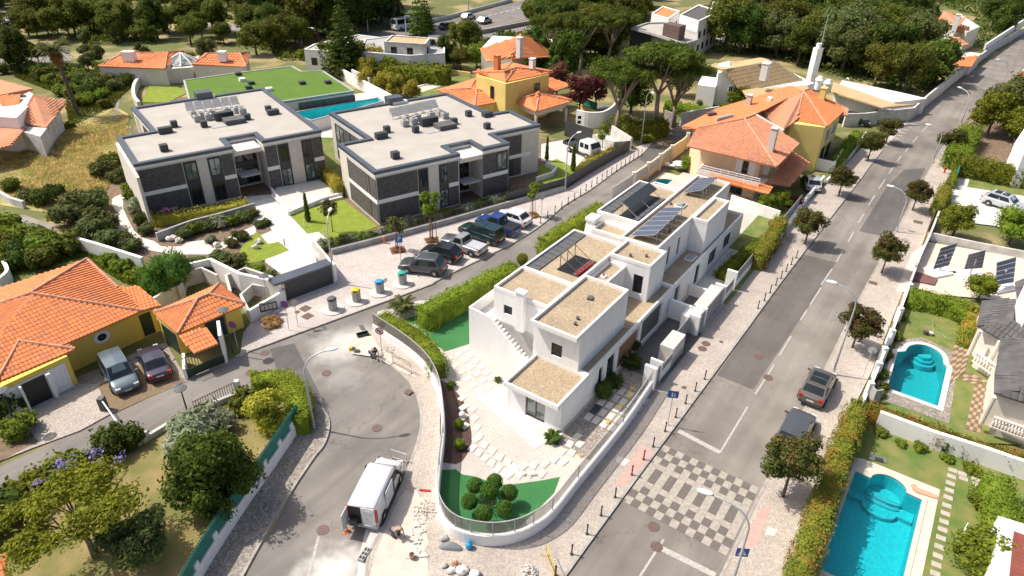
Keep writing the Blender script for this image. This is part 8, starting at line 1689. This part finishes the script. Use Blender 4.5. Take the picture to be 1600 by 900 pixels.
# bollards
def bollard_proto():
    t=thing('bollard',(0,0,0),'x','bollard');MB().lathe(0,0,[(.055,0),(.05,.12),(.045,.14),(.045,.72),(.06,.74),(.06,.8),(.03,.86)],10).build('post',charcoal,t,local=True);MB().lathe(0,0,[(.1,0),(.1,.04),(.06,.06)],10).build('base',charcoal,t,local=True);return t
BP=bollard_proto();first=True
BL=[(868,899),(893,866),(917,834.5),(939,805.5),(961,777),(987,742),(1005.5,718),(1020.5,698),(1039,674),(1055.5,652),(1071,630.5),(1086,611),(1101,592.5),(1184,482),(1194,470),(1203,457.5),(1212,446),(1220,435),(1228,424),(1236,413.5),(1244,403)]
lbs=['bollard at the bottom edge beside the yellow barrier','bollard second from the bottom along the garden pavement','bollard standing at the chipped kerb corner','bollard just below the paved crossing on its left kerb','bollard at the lower left corner of the paved crossing','bollard at the lower end of the pink tactile paving','bollard midway along the pink tactile paving','bollard at the upper end of the pink tactile paving','bollard between the stop line and the blue direction sign','bollard just above the blue direction sign post','bollard fourth before the crossing-side manholes','bollard second before the pavement manholes','bollard nearest below the two pavement manholes']
names2=['nearest','second','third','fourth','fifth','sixth','seventh','last']
for i,(x,y)in enumerate(BL):
    c=BP if first else copy_tree(BP);first=False;c.location=G(x,y,.12);c['label']=lbs[i]if i <13 else names2[i-13]+' bollard of the upper row below the left kerb street tree';c['group']='bollards along the main road'
BN=Cq(800,225,4,[(178,495),(222,462),(268,430),(310,403),(350,373),(390,347),(427,321),(462,292),(497,270),(530,246),(562,226),(592,205),(622,186),(652,168),(680,149),(707,133),(735,113),(760,97),(787,82),(810,70)])
ordn=['first','second','third','fourth','fifth','sixth','seventh','eighth','ninth','tenth','eleventh','twelfth','thirteenth','fourteenth','fifteenth','sixteenth','seventeenth','eighteenth','nineteenth','twentieth']
for i,(x,y)in enumerate(BN):c=copy_tree(BP);c.location=G(x,y,.12);c['label']=ordn[i]+' bollard along the side street, counted from the white parked car';c['group']='bollards along the side street'
# underground-container recycling bins
def bin_(x,y,label,cm,lab):
    g=G(x,y,.12);t=thing('recycling_bin',g,label,'waste bin','recycling bins on the pavement');MB().cyl(g[0],g[1],.12,.2,.95,28).build('concrete_ring',concrete,t);b=MB().lathe(g[0],g[1],[(.36,.2),(.38,.3),(.38,1.15),(.36,1.2)],20).build('drum',pgrey,t)
    for k in range(6):a=2*math.pi*k/6;MB().tube([(g[0]+.385*math.cos(a),g[1]+.385*math.sin(a),.25),(g[0]+.385*math.cos(a),g[1]+.385*math.sin(a),1.15)],.012,4).build('strap',dgrey,b)
    MB().lathe(g[0],g[1],[(.40,1.15),(.42,1.25),(.34,1.36),(.1,1.42)],20).build('lid',cm,t);MB().cbox((g[0],g[1]-.36,1.29),.3,.1,.14).build('opening',black,t)
teal=mat('teal_lid',(.02,.35,.28),rough=.5);lblue=mat('blue_lid',(.03,.30,.55),rough=.5)
bin_(520.5,484,'recycling bin with a plain grey lid, nearest the brown shrub',dgrey,'');bin_(557.5,470.5,'recycling bin with a yellow lid',yel,'');bin_(594,457,'recycling bin with a blue lid',lblue,'');bin_(629.5,443.5,'recycling bin with a green lid, nearest the parked cars',teal,'')
# hydrants
for x,y,lb in ((601,380,'small pinkish hydrant at the foot of the long low wall'),(1475,270,'red hydrant on the right pavement beyond the golden hedge')):
    g=G(x,y,.12);t=thing('hydrant',g,lb,'hydrant');MB().lathe(g[0],g[1],[(.12,.12),(.10,.2),(.09,.75),(.13,.78),(.12,.88),(.04,.96)],12).build('body',red if x >1000 else orange,t);MB().tube([(g[0]-.18,g[1],.65),(g[0]+.18,g[1],.65)],.055,8).build('outlet',red if x >1000 else orange,t)
# solar trackers of the yard
for i,(q,lb)in enumerate(((Cq(1200,225,4,[(1030,785),(1130,760),(1185,618),(1080,650)]),'tilted solar array nearest the road in the paved yard'),(Cq(1200,225,4,[(1225,785),(1340,775),(1362,662),(1255,690)]),'middle tilted solar array behind the small bright tree'),(Cq(1200,225,4,[(1420,885),(1535,865),(1552,705),(1430,740)]),'tilted solar array at the right, largest of the three'))):
    t=thing('solar_array',G(*q[0]),lb,'solar panel');z0_,z1_=1.0,2.7
    pv_array(t,[G(*q[0],z0_),G(*q[1],z0_),G(*q[2],z1_),G(*q[3],z1_)],5,legs=False);c=[(G(*q[k],z)[0],G(*q[k],z)[1])for k,z in ((0,z0_),(1,z0_),(2,z1_),(3,z1_))];cx,cy_=sum(p[0]for p in c)/4,sum(p[1]for p in c)/4
    MB().tube([(cx,cy_,0),(cx,cy_,2.0)],.1,8).build('mast',steel,t);MB().box(Frame((cx,cy_),20),-1.3,1.3,-.9,.9,.13,.35).build('plinth',white,t)
tag(MB().prism(GL(Cq(1200,225,4,[(905,790),(1060,840),(1040,880),(890,850)]),.25),.1,.28).build('low_roof',tred),'dark red low roof at the corner of the solar yard','roof')
# stepping stones and checker paving
for i,(x,y)in enumerate(Cq(1200,675,4,[(1155,240),(1147,278),(1140,320),(1134,365),(1126,410),(1117,460),(1109,510),(1100,560),(1091,610),(1081,662),(1071,718),(1062,775),(1053,830),(1045,885),(1215,262),(1222,292),(1300,298),(1300,328),(1385,300)])):
    g=G2((x,y),.15);F=Frame(g,60);tag(MB().box(F,-.19,.19,-.25,.25,.12,.17).build('stepping_stone',step_m),kind='structure')
def checker(pq,nu,nv,ma,mb_,z=.16):
    A,B,C__,D_=[Vector((*G2(p,z),z))for p in pq]
    par=tag(MB().prism([tuple(p)[:2]for p in (A,B,C__,D_)],.05,z-.012).build('paved_path',calc_y),kind='structure')
    for i in range(nu):
        for j in range(nv):
            f=lambda s,t:(A.lerp(B,s)).lerp(D_.lerp(C__,s),t);q=[f((i+.02)/nu,(j+.02)/nv),f((i+.98)/nu,(j+.02)/nv),f((i+.98)/nu,(j+.98)/nv),f((i+.02)/nu,(j+.98)/nv)]
            MB().prism([tuple(p)[:2]for p in q],z-.02,z+.012).build('paving_tile',ma if (i+j)%2 else mb_,par)
ck1=mat('ochre_tile',(.42,.31,.18),(.34,.25,.15),scale=5,fine=.1);ck2=mat('brown_tile',(.20,.135,.095),(.15,.10,.075),scale=5,fine=.1)
checker(C8([(155,402),(230,402),(205,545),(115,610)]),3,13,ck1,ck2);checker(C8([(170,570),(240,600),(315,590),(225,545)]),4,3,ck1,ck2);checker(C8([(250,600),(318,605),(275,830),(205,810)]),4,13,ck1,ck2)
# ================================================================ PEOPLE AND WORK SITE
def person(label,loc,rz,J,shirt,trousers,hair,z=.12,hat=None):
    """J: joints in the person's own frame (x forward, y left); body is one skinned surface"""
    t=thing('person',(loc[0],loc[1],z),label,'person',None,rz)
    V_=['pelvis','belly','chest','neck','head','crown'];R={'pelvis':.125,'belly':.12,'chest':.135,'neck':.055,'head':.09,'crown':.075}
    E_=[('pelvis','belly'),('belly','chest'),('chest','neck'),('neck','head'),('head','crown')]
    for s in 'lr':
        V_+=['sh'+s,'el'+s,'wr'+s,'pa'+s,'hip'+s,'kn'+s,'an'+s,'toe'+s];R.update({'sh'+s:.065,'el'+s:.042,'wr'+s:.028,'pa'+s:.036,'hip'+s:.09,'kn'+s:.06,'an'+s:.042,'toe'+s:.04})
        E_+=[('chest','sh'+s),('sh'+s,'el'+s),('el'+s,'wr'+s),('wr'+s,'pa'+s),('pelvis','hip'+s),('hip'+s,'kn'+s),('kn'+s,'an'+s),('an'+s,'toe'+s)]
    P={k:Vector(J[k])for k in J}
    for s in 'lr':
        d=(P['wr'+s]-P['el'+s]).normalized();P['pa'+s]=P['wr'+s]+d*.07;side=d.cross(Vector((0,0,1)));side=side.normalized()if side.length >.05 else Vector((0,1,0));dn=side.cross(d)
        for i in range(4):
            b,e='f%d%sa'%(i,s),'f%d%sb'%(i,s);ln=(.075,.085,.08,.06)[i];P[b]=P['pa'+s]+side*(i-1.5)*.021+d*.03;P[e]=P[b]+d*ln*.8+dn*(-.03);V_+=[b,e];R[b]=.010;R[e]=.008;E_+=[('pa'+s,b),(b,e)]
        b='th'+s;P[b]=P['wr'+s]+d*.07+side*.055*(1 if s =='l' else -1)-dn*.02;V_.append(b);R[b]=.010;E_.append(('pa'+s,b))
    def skinned(nm,names,edges,rad,m_,root,lv=1):
        ix={k:i for i,k in enumerate(names)};me=bpy.data.meshes.new(nm);me.from_pydata([tuple(P[k])for k in names],[(ix[a],ix[b])for a,b in edges],[]);me.update();me.materials.append(m_)
        o=bpy.data.objects.new(nm,me);COL.objects.link(o);o.parent=t;sk=o.modifiers.new('skin','SKIN');sk.use_smooth_shade=True
        if not me.skin_vertices:bpy.context.view_layer.objects.active=o
        if not me.skin_vertices:me.attributes
        lay=me.skin_vertices[0].data
        for i,k in enumerate(names):lay[i].radius=(rad[k],rad[k]);lay[i].use_root=(k ==root)
        s_=o.modifiers.new('sub','SUBSURF');s_.levels=lv;s_.render_levels=lv;return o
    try:
        skinned('body',V_,E_,R,skin,'pelvis',2)
        n=['belly','chest','shl','shr','ell','elr','pelvis'];P2=dict(P);R2={'belly':.16,'chest':.17,'shl':.09,'shr':.09,'ell':.06,'elr':.06,'pelvis':.15}
        skinned('shirt',n,[('pelvis','belly'),('belly','chest'),('chest','shl'),('chest','shr'),('shl','ell'),('shr','elr')],R2,shirt,'belly',2)
        P['pelvis2']=P['pelvis']*.98+P['belly']*.02
        skinned('trousers',['pelvis2','hipl','hipr','knl','knr','anl','anr'],[('pelvis2','hipl'),('pelvis2','hipr'),('hipl','knl'),('hipr','knr'),('knl','anl'),('knr','anr')],{'pelvis2':.16,'hipl':.115,'hipr':.115,'knl':.082,'knr':.082,'anl':.065,'anr':.065},trousers,'pelvis2',2)
    except Exception as ex:print('PERSON',ex)
    hd=P['head'];up=(P['crown']-P['head']).normalized();fwd=(P['face']-hd).normalized()if 'face' in P else Vector((1,0,0));sd_=up.cross(fwd).normalized()
    hb=MB();hb.ball((0,0,0),.108,.098,.12,12,8);hb.v=[tuple(hd+up*(.05+v[2])+fwd*(v[0]-.025)+sd_*v[1])for v in hb.v];hb.build('hair' if not hat else 'hat',hat or hair,t,local=True,smooth=True)
    for s in (1,-1):MB().ball(tuple(hd+fwd*.085+sd_*.033*s+up*.02),.012,.012,.012,6,4).build('eye',black,t,local=True);MB().ball(tuple(hd+sd_*.095*s),.02,.015,.03,6,4).build('ear',skin,t,local=True)
    MB().ball(tuple(hd+fwd*.105-up*.01),.018,.014,.022,6,4).build('nose',skin,t,local=True);MB().ball(tuple(hd+fwd*.088-up*.05),.008,.026,.007,6,4).build('mouth',lamp_r,t,local=True)
    for s in 'lr':a,b=P['an'+s],P['toe'+s];MB().tube([tuple(a-Vector((.04,0,.03))),tuple((a+b)/2-Vector((0,0,.01))),tuple(b)],[.055,.055,.045],8).build('shoe',charcoal,t,local=True)
    return t
kneel=dict(pelvis=(-.1,0,.42),belly=(.05,0,.58),chest=(.24,0,.72),neck=(.38,0,.80),head=(.48,0,.86),crown=(.55,0,.93),face=(.6,0,.76),shl=(.26,.2,.72),shr=(.26,-.2,.72),ell=(.42,.26,.46),elr=(.44,-.24,.44),wrl=(.62,.16,.26),wrr=(.62,-.14,.24),
             hipl=(-.1,.1,.40),hipr=(-.1,-.1,.40),knl=(.28,.18,.36),knr=(.2,-.16,.08),anl=(.1,.17,.07),anr=(-.22,-.15,.09),toel=(.26,.18,.04),toer=(-.36,-.15,.04))
crouch=dict(pelvis=(-.12,0,.34),belly=(.02,0,.52),chest=(.18,0,.70),neck=(.30,0,.80),head=(.38,0,.88),crown=(.44,0,.96),face=(.5,0,.80),shl=(.2,.2,.70),shr=(.2,-.2,.70),ell=(.38,.28,.46),elr=(.38,-.26,.46),wrl=(.56,.16,.22),wrr=(.56,-.12,.22),
              hipl=(-.12,.1,.33),hipr=(-.12,-.1,.33),knl=(.28,.22,.44),knr=(.28,-.22,.44),anl=(.02,.18,.07),anr=(.02,-.18,.07),toel=(.18,.19,.04),toer=(.18,-.19,.04))
stand=dict(pelvis=(0,0,.95),belly=(0,0,1.12),chest=(.01,0,1.34),neck=(.02,0,1.5),head=(.03,0,1.62),crown=(.03,0,1.70),face=(.2,0,1.62),shl=(0,.2,1.4),shr=(0,-.2,1.4),ell=(.02,.26,1.12),elr=(.06,-.26,1.12),wrl=(.1,.25,.88),wrr=(.2,-.2,.95),hipl=(0,.1,.9),hipr=(0,-.1,.9),knl=(.03,.11,.5),knr=(.03,-.11,.5),anl=(0,.12,.08),anr=(0,-.12,.08),toel=(.15,.13,.04),toer=(.15,-.13,.04))
sh_g=mat('grey_shirt',(.26,.24,.28),rough=.9);tr_b=mat('brown_trousers',(.09,.06,.05),rough=.9);sh_p=mat('violet_shirt',(.24,.22,.36),rough=.9);tr_k=mat('dark_trousers',(.03,.028,.035),rough=.9);hair_m=mat('hair',(.04,.03,.025),rough=.8);hat_m=mat('tan_hat',(.55,.33,.2),rough=.9);sh_b=mat('blue_shirt',(.03,.09,.3),rough=.9)
person('worker in a grey shirt kneeling to lay paving behind the white van',G(617,836,.128),math.radians(-35),kneel,sh_g,tr_b,hair_m,.13,hat_m);person('worker in a violet shirt crouching beside the curved wall by the no-left-turn sign',G(582,556,.128),math.radians(-40),crouch,sh_p,tr_k,hair_m,.13);person('person in a blue top standing in the dark open doorway of the yellow house',G(56,632),math.radians(-60),stand,sh_b,tr_k,hair_m,.1)
def simple(name,mb,m_,label,cat,**k):return tag(mb.build(name,m_,**k),label,cat)
# steel crowd barrier by the curved wall
def barrier(label,a,b,h,m_,z=.13,nb=14,name='metal_barrier'):
    A,B=G2(a,z),G2(b,z);t=thing(name,(*A,z),label,'barrier');l,P_=Pq(A,B);mb=MB();mb.tube([P_(0,z),P_(0,z+h),P_(l,z+h),P_(l,z),P_(0,z+.15)][:4],.022,6);mb.tube([P_(0,z+.15),P_(l,z+.15)],.02,5);mb.build('frame',m_,t)
    for i in range(nb):u=l*(i+1)/(nb+1);MB().tube([P_(u,z+.15),P_(u,z+h)],.011,4).build('bar',m_,t)
    for u in (.02,l-.02):MB().tube([P_(u,z+.02,-.25),P_(u,z+.02,.25)],.02,5).build('foot',m_,t)
    return t
barrier('rusty steel crowd barrier standing against the curved white wall',(614,568),(643,584),1.0,mat('rusty_steel',(.36,.22,.13),rough=.8));barrier('small grey trestle barrier in front of the open van door',(612,716),(636,724),.8,steel,.02,3,'trestle_barrier');barrier('yellow and black barrier standing at the bottom of the pavement',(853,868),(866,900),.9,yel,.12,5,'yellow_barrier')
# barrier arm at the lane
g=G(164,640,.06);t=thing('boom_barrier',g,'white boom barrier with a grey box lying across the lane','barrier');MB().cbox((g[0],g[1],.6),.4,.45,1.1).build('cabinet',dgrey,t);e=G(203,688,1.0);MB().tube([(g[0]+.1,g[1]-.1,1.0),e],.05,6).build('boom',white,t)
# work site clutter
g=G(541,830,.02);t=thing('traffic_cone',g,'small orange and white traffic cone by the open rear van door','cone');MB().lathe(g[0],g[1],[(.16,.04),(.04,.5),(.02,.52)],12).build('cone',orange,t);MB().lathe(g[0],g[1],[(.115,.22),(.085,.34)],12).build('white_band',wsign,t);MB().cbox((g[0],g[1],.03),.38,.38,.04).build('base',orange,t)
g=G(733,856,.12);t=thing('jerrycan',g,'bright blue container standing at the foot of the curved white wall','container');MB().lathe(g[0],g[1],[(.17,.12),(.2,.16),(.2,.48),(.13,.56),(.06,.58),(.06,.63)],14).build('body',lblue,t);MB().tube([(g[0]-.12,g[1],.55),(g[0],g[1],.68),(g[0]+.12,g[1],.55)],.02,5).build('handle',lblue,t)
g=G(644,872,.13);t=thing('bucket',g,'terracotta-coloured bucket on the sandy ground near the kneeling worker','bucket');MB().lathe(g[0],g[1],[(.13,.13),(.17,.45),(.155,.45),(.12,.16)],14).build('body',skin,t);MB().tube([(g[0]-.16,g[1],.45),(g[0]-.05,g[1]-.1,.5),(g[0]+.16,g[1],.45)],.01,4).build('handle',steel,t)
rr=random.Random(4);cp_=GL([(681,854),(700,843),(712,848),(727,858),(722,862),(704,861),(690,859)],.13);mb=MB();n=len(cp_);c=(sum(p[0]for p in cp_)/n,sum(p[1]for p in cp_)/n)
for k,(s,z)in enumerate(((1.0,.13),(.8,.27),(.5,.33),(.2,.42))):mb.v+=[(c[0]+(p[0]-c[0])*s+rr.uniform(-.04,.04),c[1]+(p[1]-c[1])*s+rr.uniform(-.04,.04),z+rr.uniform(-.03,.03))for p in cp_]
for k in range(3):
    for i in range(n):j=(i+1)%n;mb.f.append((k*n+i,k*n+j,(k+1)*n+j,(k+1)*n+i))
mb.f.append(tuple(3*n+i for i in range(n)));mb.f=[f[::-1]for f in mb.f];o=simple('tarpaulin',mb,tarp,'crumpled grey tarpaulin against the curved wall left of the blue container','tarpaulin');subd(o,2)
def heap(name,label,cat,px,n,sp,s0,m_,z=.13,hgt=.15,ind=False,cap=120):
    g=G2(px,z);t=thing(name,(*g,z),label,cat);rr=random.Random(int(px[0]));vmesh=None
    for i in range(min(n,cap)):
        a,d=rr.uniform(0,6.28),sp*math.sqrt(rr.random());x,y=d*math.cos(a),d*math.sin(a);s=s0*rr.uniform(.6,1.4)
        if vmesh is None:mbx=MB();mbx.ball((0,0,0),1,.8,.7,6,4,.2,rr);ob=mbx.build('stone',m_,t,local=True);vmesh=ob.data
        else:ob=bpy.data.objects.new('stone',vmesh);COL.objects.link(ob);ob.parent=t
        ob.location=(x,y,max(.02,hgt*(1-d/sp))+s*.4);ob.scale=(s,s,s);ob.rotation_euler=(rr.uniform(0,6),rr.uniform(0,6),rr.uniform(0,6))
    return t
heap('stone_pile','scattered heap of small paving stones beside the red broom head','stones',(664,797),110,.75,.05,stone);heap('stone_pile','heap of white paving stones at the bottom edge by the yellow barrier','stones',(828,893),90,.45,.06,white_w,hgt=.35);heap('stone_pile','small heap of rubble around the crouching worker','stones',(592,562),50,.6,.05,stone)
heap('stone_pile','small heap of stones under the no-left-turn sign','stones',(604,548),60,.6,.05,stone);heap('brick_pile','small heap of reddish stones in an opened sack','stones',(712,884),40,.28,.06,mat('reddish_stone',(.5,.28,.17),rough=.9,island=.2),hgt=.25)
for x,y,r_,lb in ((705,893,.28,'white rubble sack left of the reddish stones'),(722,893,.32,'white rubble sack right of the reddish stones'),(742,899,.3,'white rubble sack at the bottom edge, farthest right of three'),(694,885,.2,'pale green bucket-like sack by the rubble sacks'),(694,842,.26,'pale grey-green sack against the wall above the tarpaulin')):
    g=G(x,y,.12);mb=MB();mb.ball((g[0],g[1],.12+r_*.4),r_*1.05,r_*.85,r_*.55,9,6,.3,rr);simple('rubble_sack',mb,white_w if x >696 else lf_grey if False else grey_w,lb,'sack',smooth=True)
rr=random.Random(9)
for i in range(30):
    x,y=rr.uniform(642,664),rr.uniform(812,875); 
    if x <640+(875-y)*.05:continue
    g=G(x,y,.13);F=Frame(g[:2],rr.uniform(0,180));lw_=rr.uniform(.2,.55);mb=MB().box(F,0,lw_,0,rr.uniform(.08,.16),.13,.13+rr.uniform(.05,.1));tag(mb.build('loose_slab',stone),'loose offcut of pale paving stone on the dug-up pavement','paving stone','loose paving stones beside the kneeling worker')
g=G(664,767,.13);F=Frame(g[:2],-5);tag(MB().box(F,-.35,.35,-.05,.05,.13,.22).build('broom_head',red),'red broom head lying above the heap of paving stones','broom')
g=G(567,525,.03);F=Frame(g[:2],28);t=thing('tub',(*g[:2],.03),'dark green-black tub lying at the street corner above the workers','tub');MB().box(F,-.45,.45,-.2,.2,.03,.08).build('floor',charcoal,t)
for a_ in ((-.47,-.43,-.22,.22),(.43,.47,-.22,.22),(-.43,.43,-.24,-.2),(-.43,.43,.2,.24)):MB().box(F,*a_,.05,.32).build('side',dkgreen,t)
g=G(549,547,.03);t=thing('power_saw',(*g[:2],.03),'yellow cutting tool on the dusty asphalt left of the crouching worker','tool');MB().cbox((g[0],g[1],.2),.22,.4,.26,Frame((0,0),0)).build('body',yel,t);MB().lathe(g[0]+.2,g[1]+.1,[(.14,.14),(.14,.18)],16).build('disc',dgrey,t);MB().tube([(g[0]-.05,g[1]-.2,.3),(g[0],g[1]-.35,.5),(g[0]+.1,g[1]-.2,.33)],.02,5).build('handle',charcoal,t)
g=G(556,551,.03);simple('black_crate',MB().cbox((g[0]+.1,g[1],.14),.4,.3,.22),charcoal,'small black wedge-shaped case beside the yellow tool','case')
g=G(570,868,.02);t=thing('hollow_block',(*g[:2],.02),'leaning grey block with square holes by the kerb at the bottom','block');F=Frame(g[:2],70);MB().box(F,-.45,.45,-.18,.18,.02,.2).build('body',grey_w,t)
for i in range(3):
    for j in (-1,1):MB().box(F,-.36+i*.27,-.18+i*.27,j*.09-.06,j*.09+.06,.2,.205).build('hole',black,t)
# letter boxes, bins by the pines, garden bits
g=G(422,492,.1);t=thing('letter_boxes',(*g[:2],.1),'dark letter box unit on the low white wall above the brown shrub','letter box');F=Frame(g[:2],25);MB().box(F,-.7,.7,-.12,.12,.6,1.35).build('cabinet',charcoal,t)
for i in range(4):MB().box(F,-.62+i*.32,-.36+i*.32,-.14,-.12,.75,1.25).build('flap',steel,t)
for x,y,m_,lb in ((1046,192,red,'red wheeled bin against the stone wall below the pines'),(1052,193,blue,'blue wheeled bin against the stone wall below the pines')):
    g=G(x,y);t=thing('wheeled_bin',(*g[:2],0),lb,'waste bin');MB().lathe(g[0],g[1],[(.35,.1),(.42,1.1)],4).build('body',m_,t);MB().cbox((g[0],g[1],1.18),.7,.7,.1).build('lid',m_,t);MB().tube([(g[0]-.3,g[1]+.3,.12),(g[0]+.3,g[1]+.3,.12)],.12,8).build('wheels',rubber,t)
g=G(1061,264,.2);t=thing('parasol',(*g[:2],.2),'small white parasol table set in the garden of the beige house','table');MB().lathe(g[0],g[1],[(.9,.92),(.92,.97),(.3,1.0)],18).build('table_top',white,t);MB().cyl(g[0],g[1],.2,.95,.06,8).build('leg',steel,t)
g=G(1051,262,.2);t=thing('sun_lounger',(*g[:2],.2),'white lounger on the terrace beside the small round pool','lounger');F=Frame(g[:2],160);MB().box(F,-.9,.5,-.32,.32,.45,.55).build('seat',white,t);mb=MB().prism([F(.5,-.32),F(1.0,-.32),F(1.0,.32),F(.5,.32)],.5,.75);mb.build('backrest',white,t)
for u in (-.8,.8):
    for v_ in (-.28,.28):q=F(u,v_);MB().cyl(q[0],q[1],.2,.46,.03,6).build('leg',steel,t)
g=G(265,332,.2);t=thing('bench',(*g[:2],.2),'grey bench on the terrace of the left apartment block behind the golden planting','bench');F=Frame(g[:2],35.8);MB().box(F,-.9,.9,-.25,.25,.55,.65).build('seat',pgrey,t);MB().box(F,-.9,.9,.25,.32,.6,1.05).build('backrest',pgrey,t)
for u in (-.8,.8):MB().box(F,u-.05,u+.05,-.22,.22,.05,.55).build('leg',steel,t)
g=G(262,339,.3);mb=MB();n=16;m2=8;R_,r_=.32,.1
for i in range(n):
    for j in range(m2):a,b=2*math.pi*i/n,2*math.pi*j/m2;mb.v.append((g[0]+(R_+r_*math.cos(b))*math.cos(a),g[1],.85+(R_+r_*math.cos(b))*math.sin(a))if False else (g[0]+(R_+r_*math.cos(b))*math.cos(a),g[1]+r_*math.sin(b),1.0+(R_+r_*math.cos(b))*math.sin(a)))
for i in range(n):
    for j in range(m2):mb.f.append((i*m2+j,((i+1)%n)*m2+j,((i+1)%n)*m2+(j+1)%m2,i*m2+(j+1)%m2))
simple('swim_ring',mb,mat('pink_ring',(.8,.15,.4),rough=.4),'pink inflatable ring beside the grey bench','swim ring',smooth=True)
g=G(1438,767,.16);F=Frame(g[:2],-28); 
q=GL(Cq(1200,675,4,[(893,328),(925,328),(935,350),(1058,398),(1055,418),(930,378),(905,360)]),.2);tag(MB().prism(q,.18,.24).build('towel',mat('salmon_towel',(.75,.34,.22),rough=.9)),'salmon towel lying on the deck by the pool corner','towel')
g=G(1372,717,.16);t=thing('folded_sheet',(*g[:2],.14),'dark grey folded sheet on the lawn by the pool deck corner','sheet');F=Frame(g[:2],-22);MB().box(F,-.55,.5,-.22,.22,.14,.19).build('sheet',tarp,t);MB().box(F,-.2,.3,-.25,.1,.19,.23).build('fold',charcoal,t)
g=G(1510,840,.14);t=thing('garden_chair',(*g[:2],.13),'small white garden chair on the lawn by the bright tree','chair');F=Frame(g[:2],50);MB().box(F,-.25,.25,-.25,.25,.5,.55).build('seat',white,t);MB().box(F,-.25,.25,.22,.27,.55,1.0).build('backrest',white,t)
for u in (-.2,.2):
    for v_ in (-.2,.2):q=F(u,v_);MB().cyl(q[0],q[1],.13,.5,.025,6).build('leg',white,t)
g=G(1456,508,.14);t=thing('sprinkler',(*g[:2],.13),'pale green hose with a small sprinkler on the villa lawn','hose');pts=[G(x,y,.16)for x,y in Cq(1200,450,4,[(1025,235),(1040,265),(1090,290),(1110,310),(1160,325),(1205,320),(1215,290),(1190,270)])];MB().tube(smooth_path(pts,4),.025,5).build('hose',mat('hose_green',(.25,.45,.3),rough=.5),t);mb=MB();a=G(1456,508,.14)
for k in range(3):mb.tube([(a[0],a[1],.55),(a[0]+.35*math.cos(2.1*k),a[1]+.35*math.sin(2.1*k),.14)],.015,4)
mb.build('tripod',pgrey,t)
g=G(1445,522,.14);t=thing('garden_pots',(*g[:2],.13),'brown and white garden pots at the corner of the kidney pool paving','pots');MB().lathe(g[0],g[1],[(.15,.13),(.22,.5)],10).build('pot',rust,t);MB().lathe(g[0]+.4,g[1]-.1,[(.12,.13),(.2,.4)],10).build('pot',white_w,t)
t.location=t.location
g=G(983,579,.17);simple('entrance_mat',MB().box(HF,3.0,4.0,-.9,-.4,.2,.23),charcoal,'dark mat in front of the narrow door of the near villa','door mat')
for x,y,lb in ((1253,262,0),):pass
o=MB().ball((G(722,647,.4)[0],G(722,647,.4)[1],.38),.22,.22,.22,14,9).build('garden_globe',white,smooth=True);tag(o,'white globe light at the edge of the mulch bed','garden light')
for x,y in ((828,743),(836,742),(820,742)):g=G(x,y,.17);tag(MB().ball((g[0],g[1],.24),.16,.12,.1,7,5,.2,rr).build('rock',stone),'brown rock on the gravel above the artificial lawn','rock','rocks on the villa gravel')
for i,(x,y)in enumerate(((265,376),(272,374),(280,378),(340,385),(400,388),(405,380))):g=G(x,y,.1);tag(MB().ball((g[0],g[1],.3),.4,.3,.3,8,6,.2,rr).build('boulder',stone),'pale boulder in the planted bed of the left apartment block','boulder','boulders in the compound beds')
for i,(x,y,s)in enumerate(((428,452,.0),)):pass
# small white path lights of the compound
for i,(x,y,lb)in enumerate(((476,355,'small bollard light on the bright lawn by the entrance walk'),(507,370,'small bollard light at the front corner of the bright lawn'),(445,383,'small bollard light in the walk by the lower lawn'),(418,352,'small dark light post by the terraced bed'))):g=G(x,y,.1);t=thing('path_light',g,lb,'garden light');MB().cyl(g[0],g[1],.1,.7,.05,8).build('post',white if i <2 else charcoal,t);MB().cyl(g[0],g[1],.7,.8,.08,8).build('cap',pgrey,t)
# power poles and motorway lamps
for x,y,h_,lb in ((732,22,9,'tall pole beside the upper motorway carriageway'),(575,50,9,'tall pole in front of the dark tree stand'),(637,92,8,'slim pole before the white low building'),(1345,480,0,'')):
    if h_:g=G(x,y);t=thing('lamp_pole',(*g[:2],0),lb,'pole');MB().tube([(g[0],g[1],0),(g[0],g[1],h_)],[.14,.08],6).build('pole',steel,t);MB().cbox((g[0]+.4,g[1],h_),1.0,.2,.12).build('arm',steel,t)
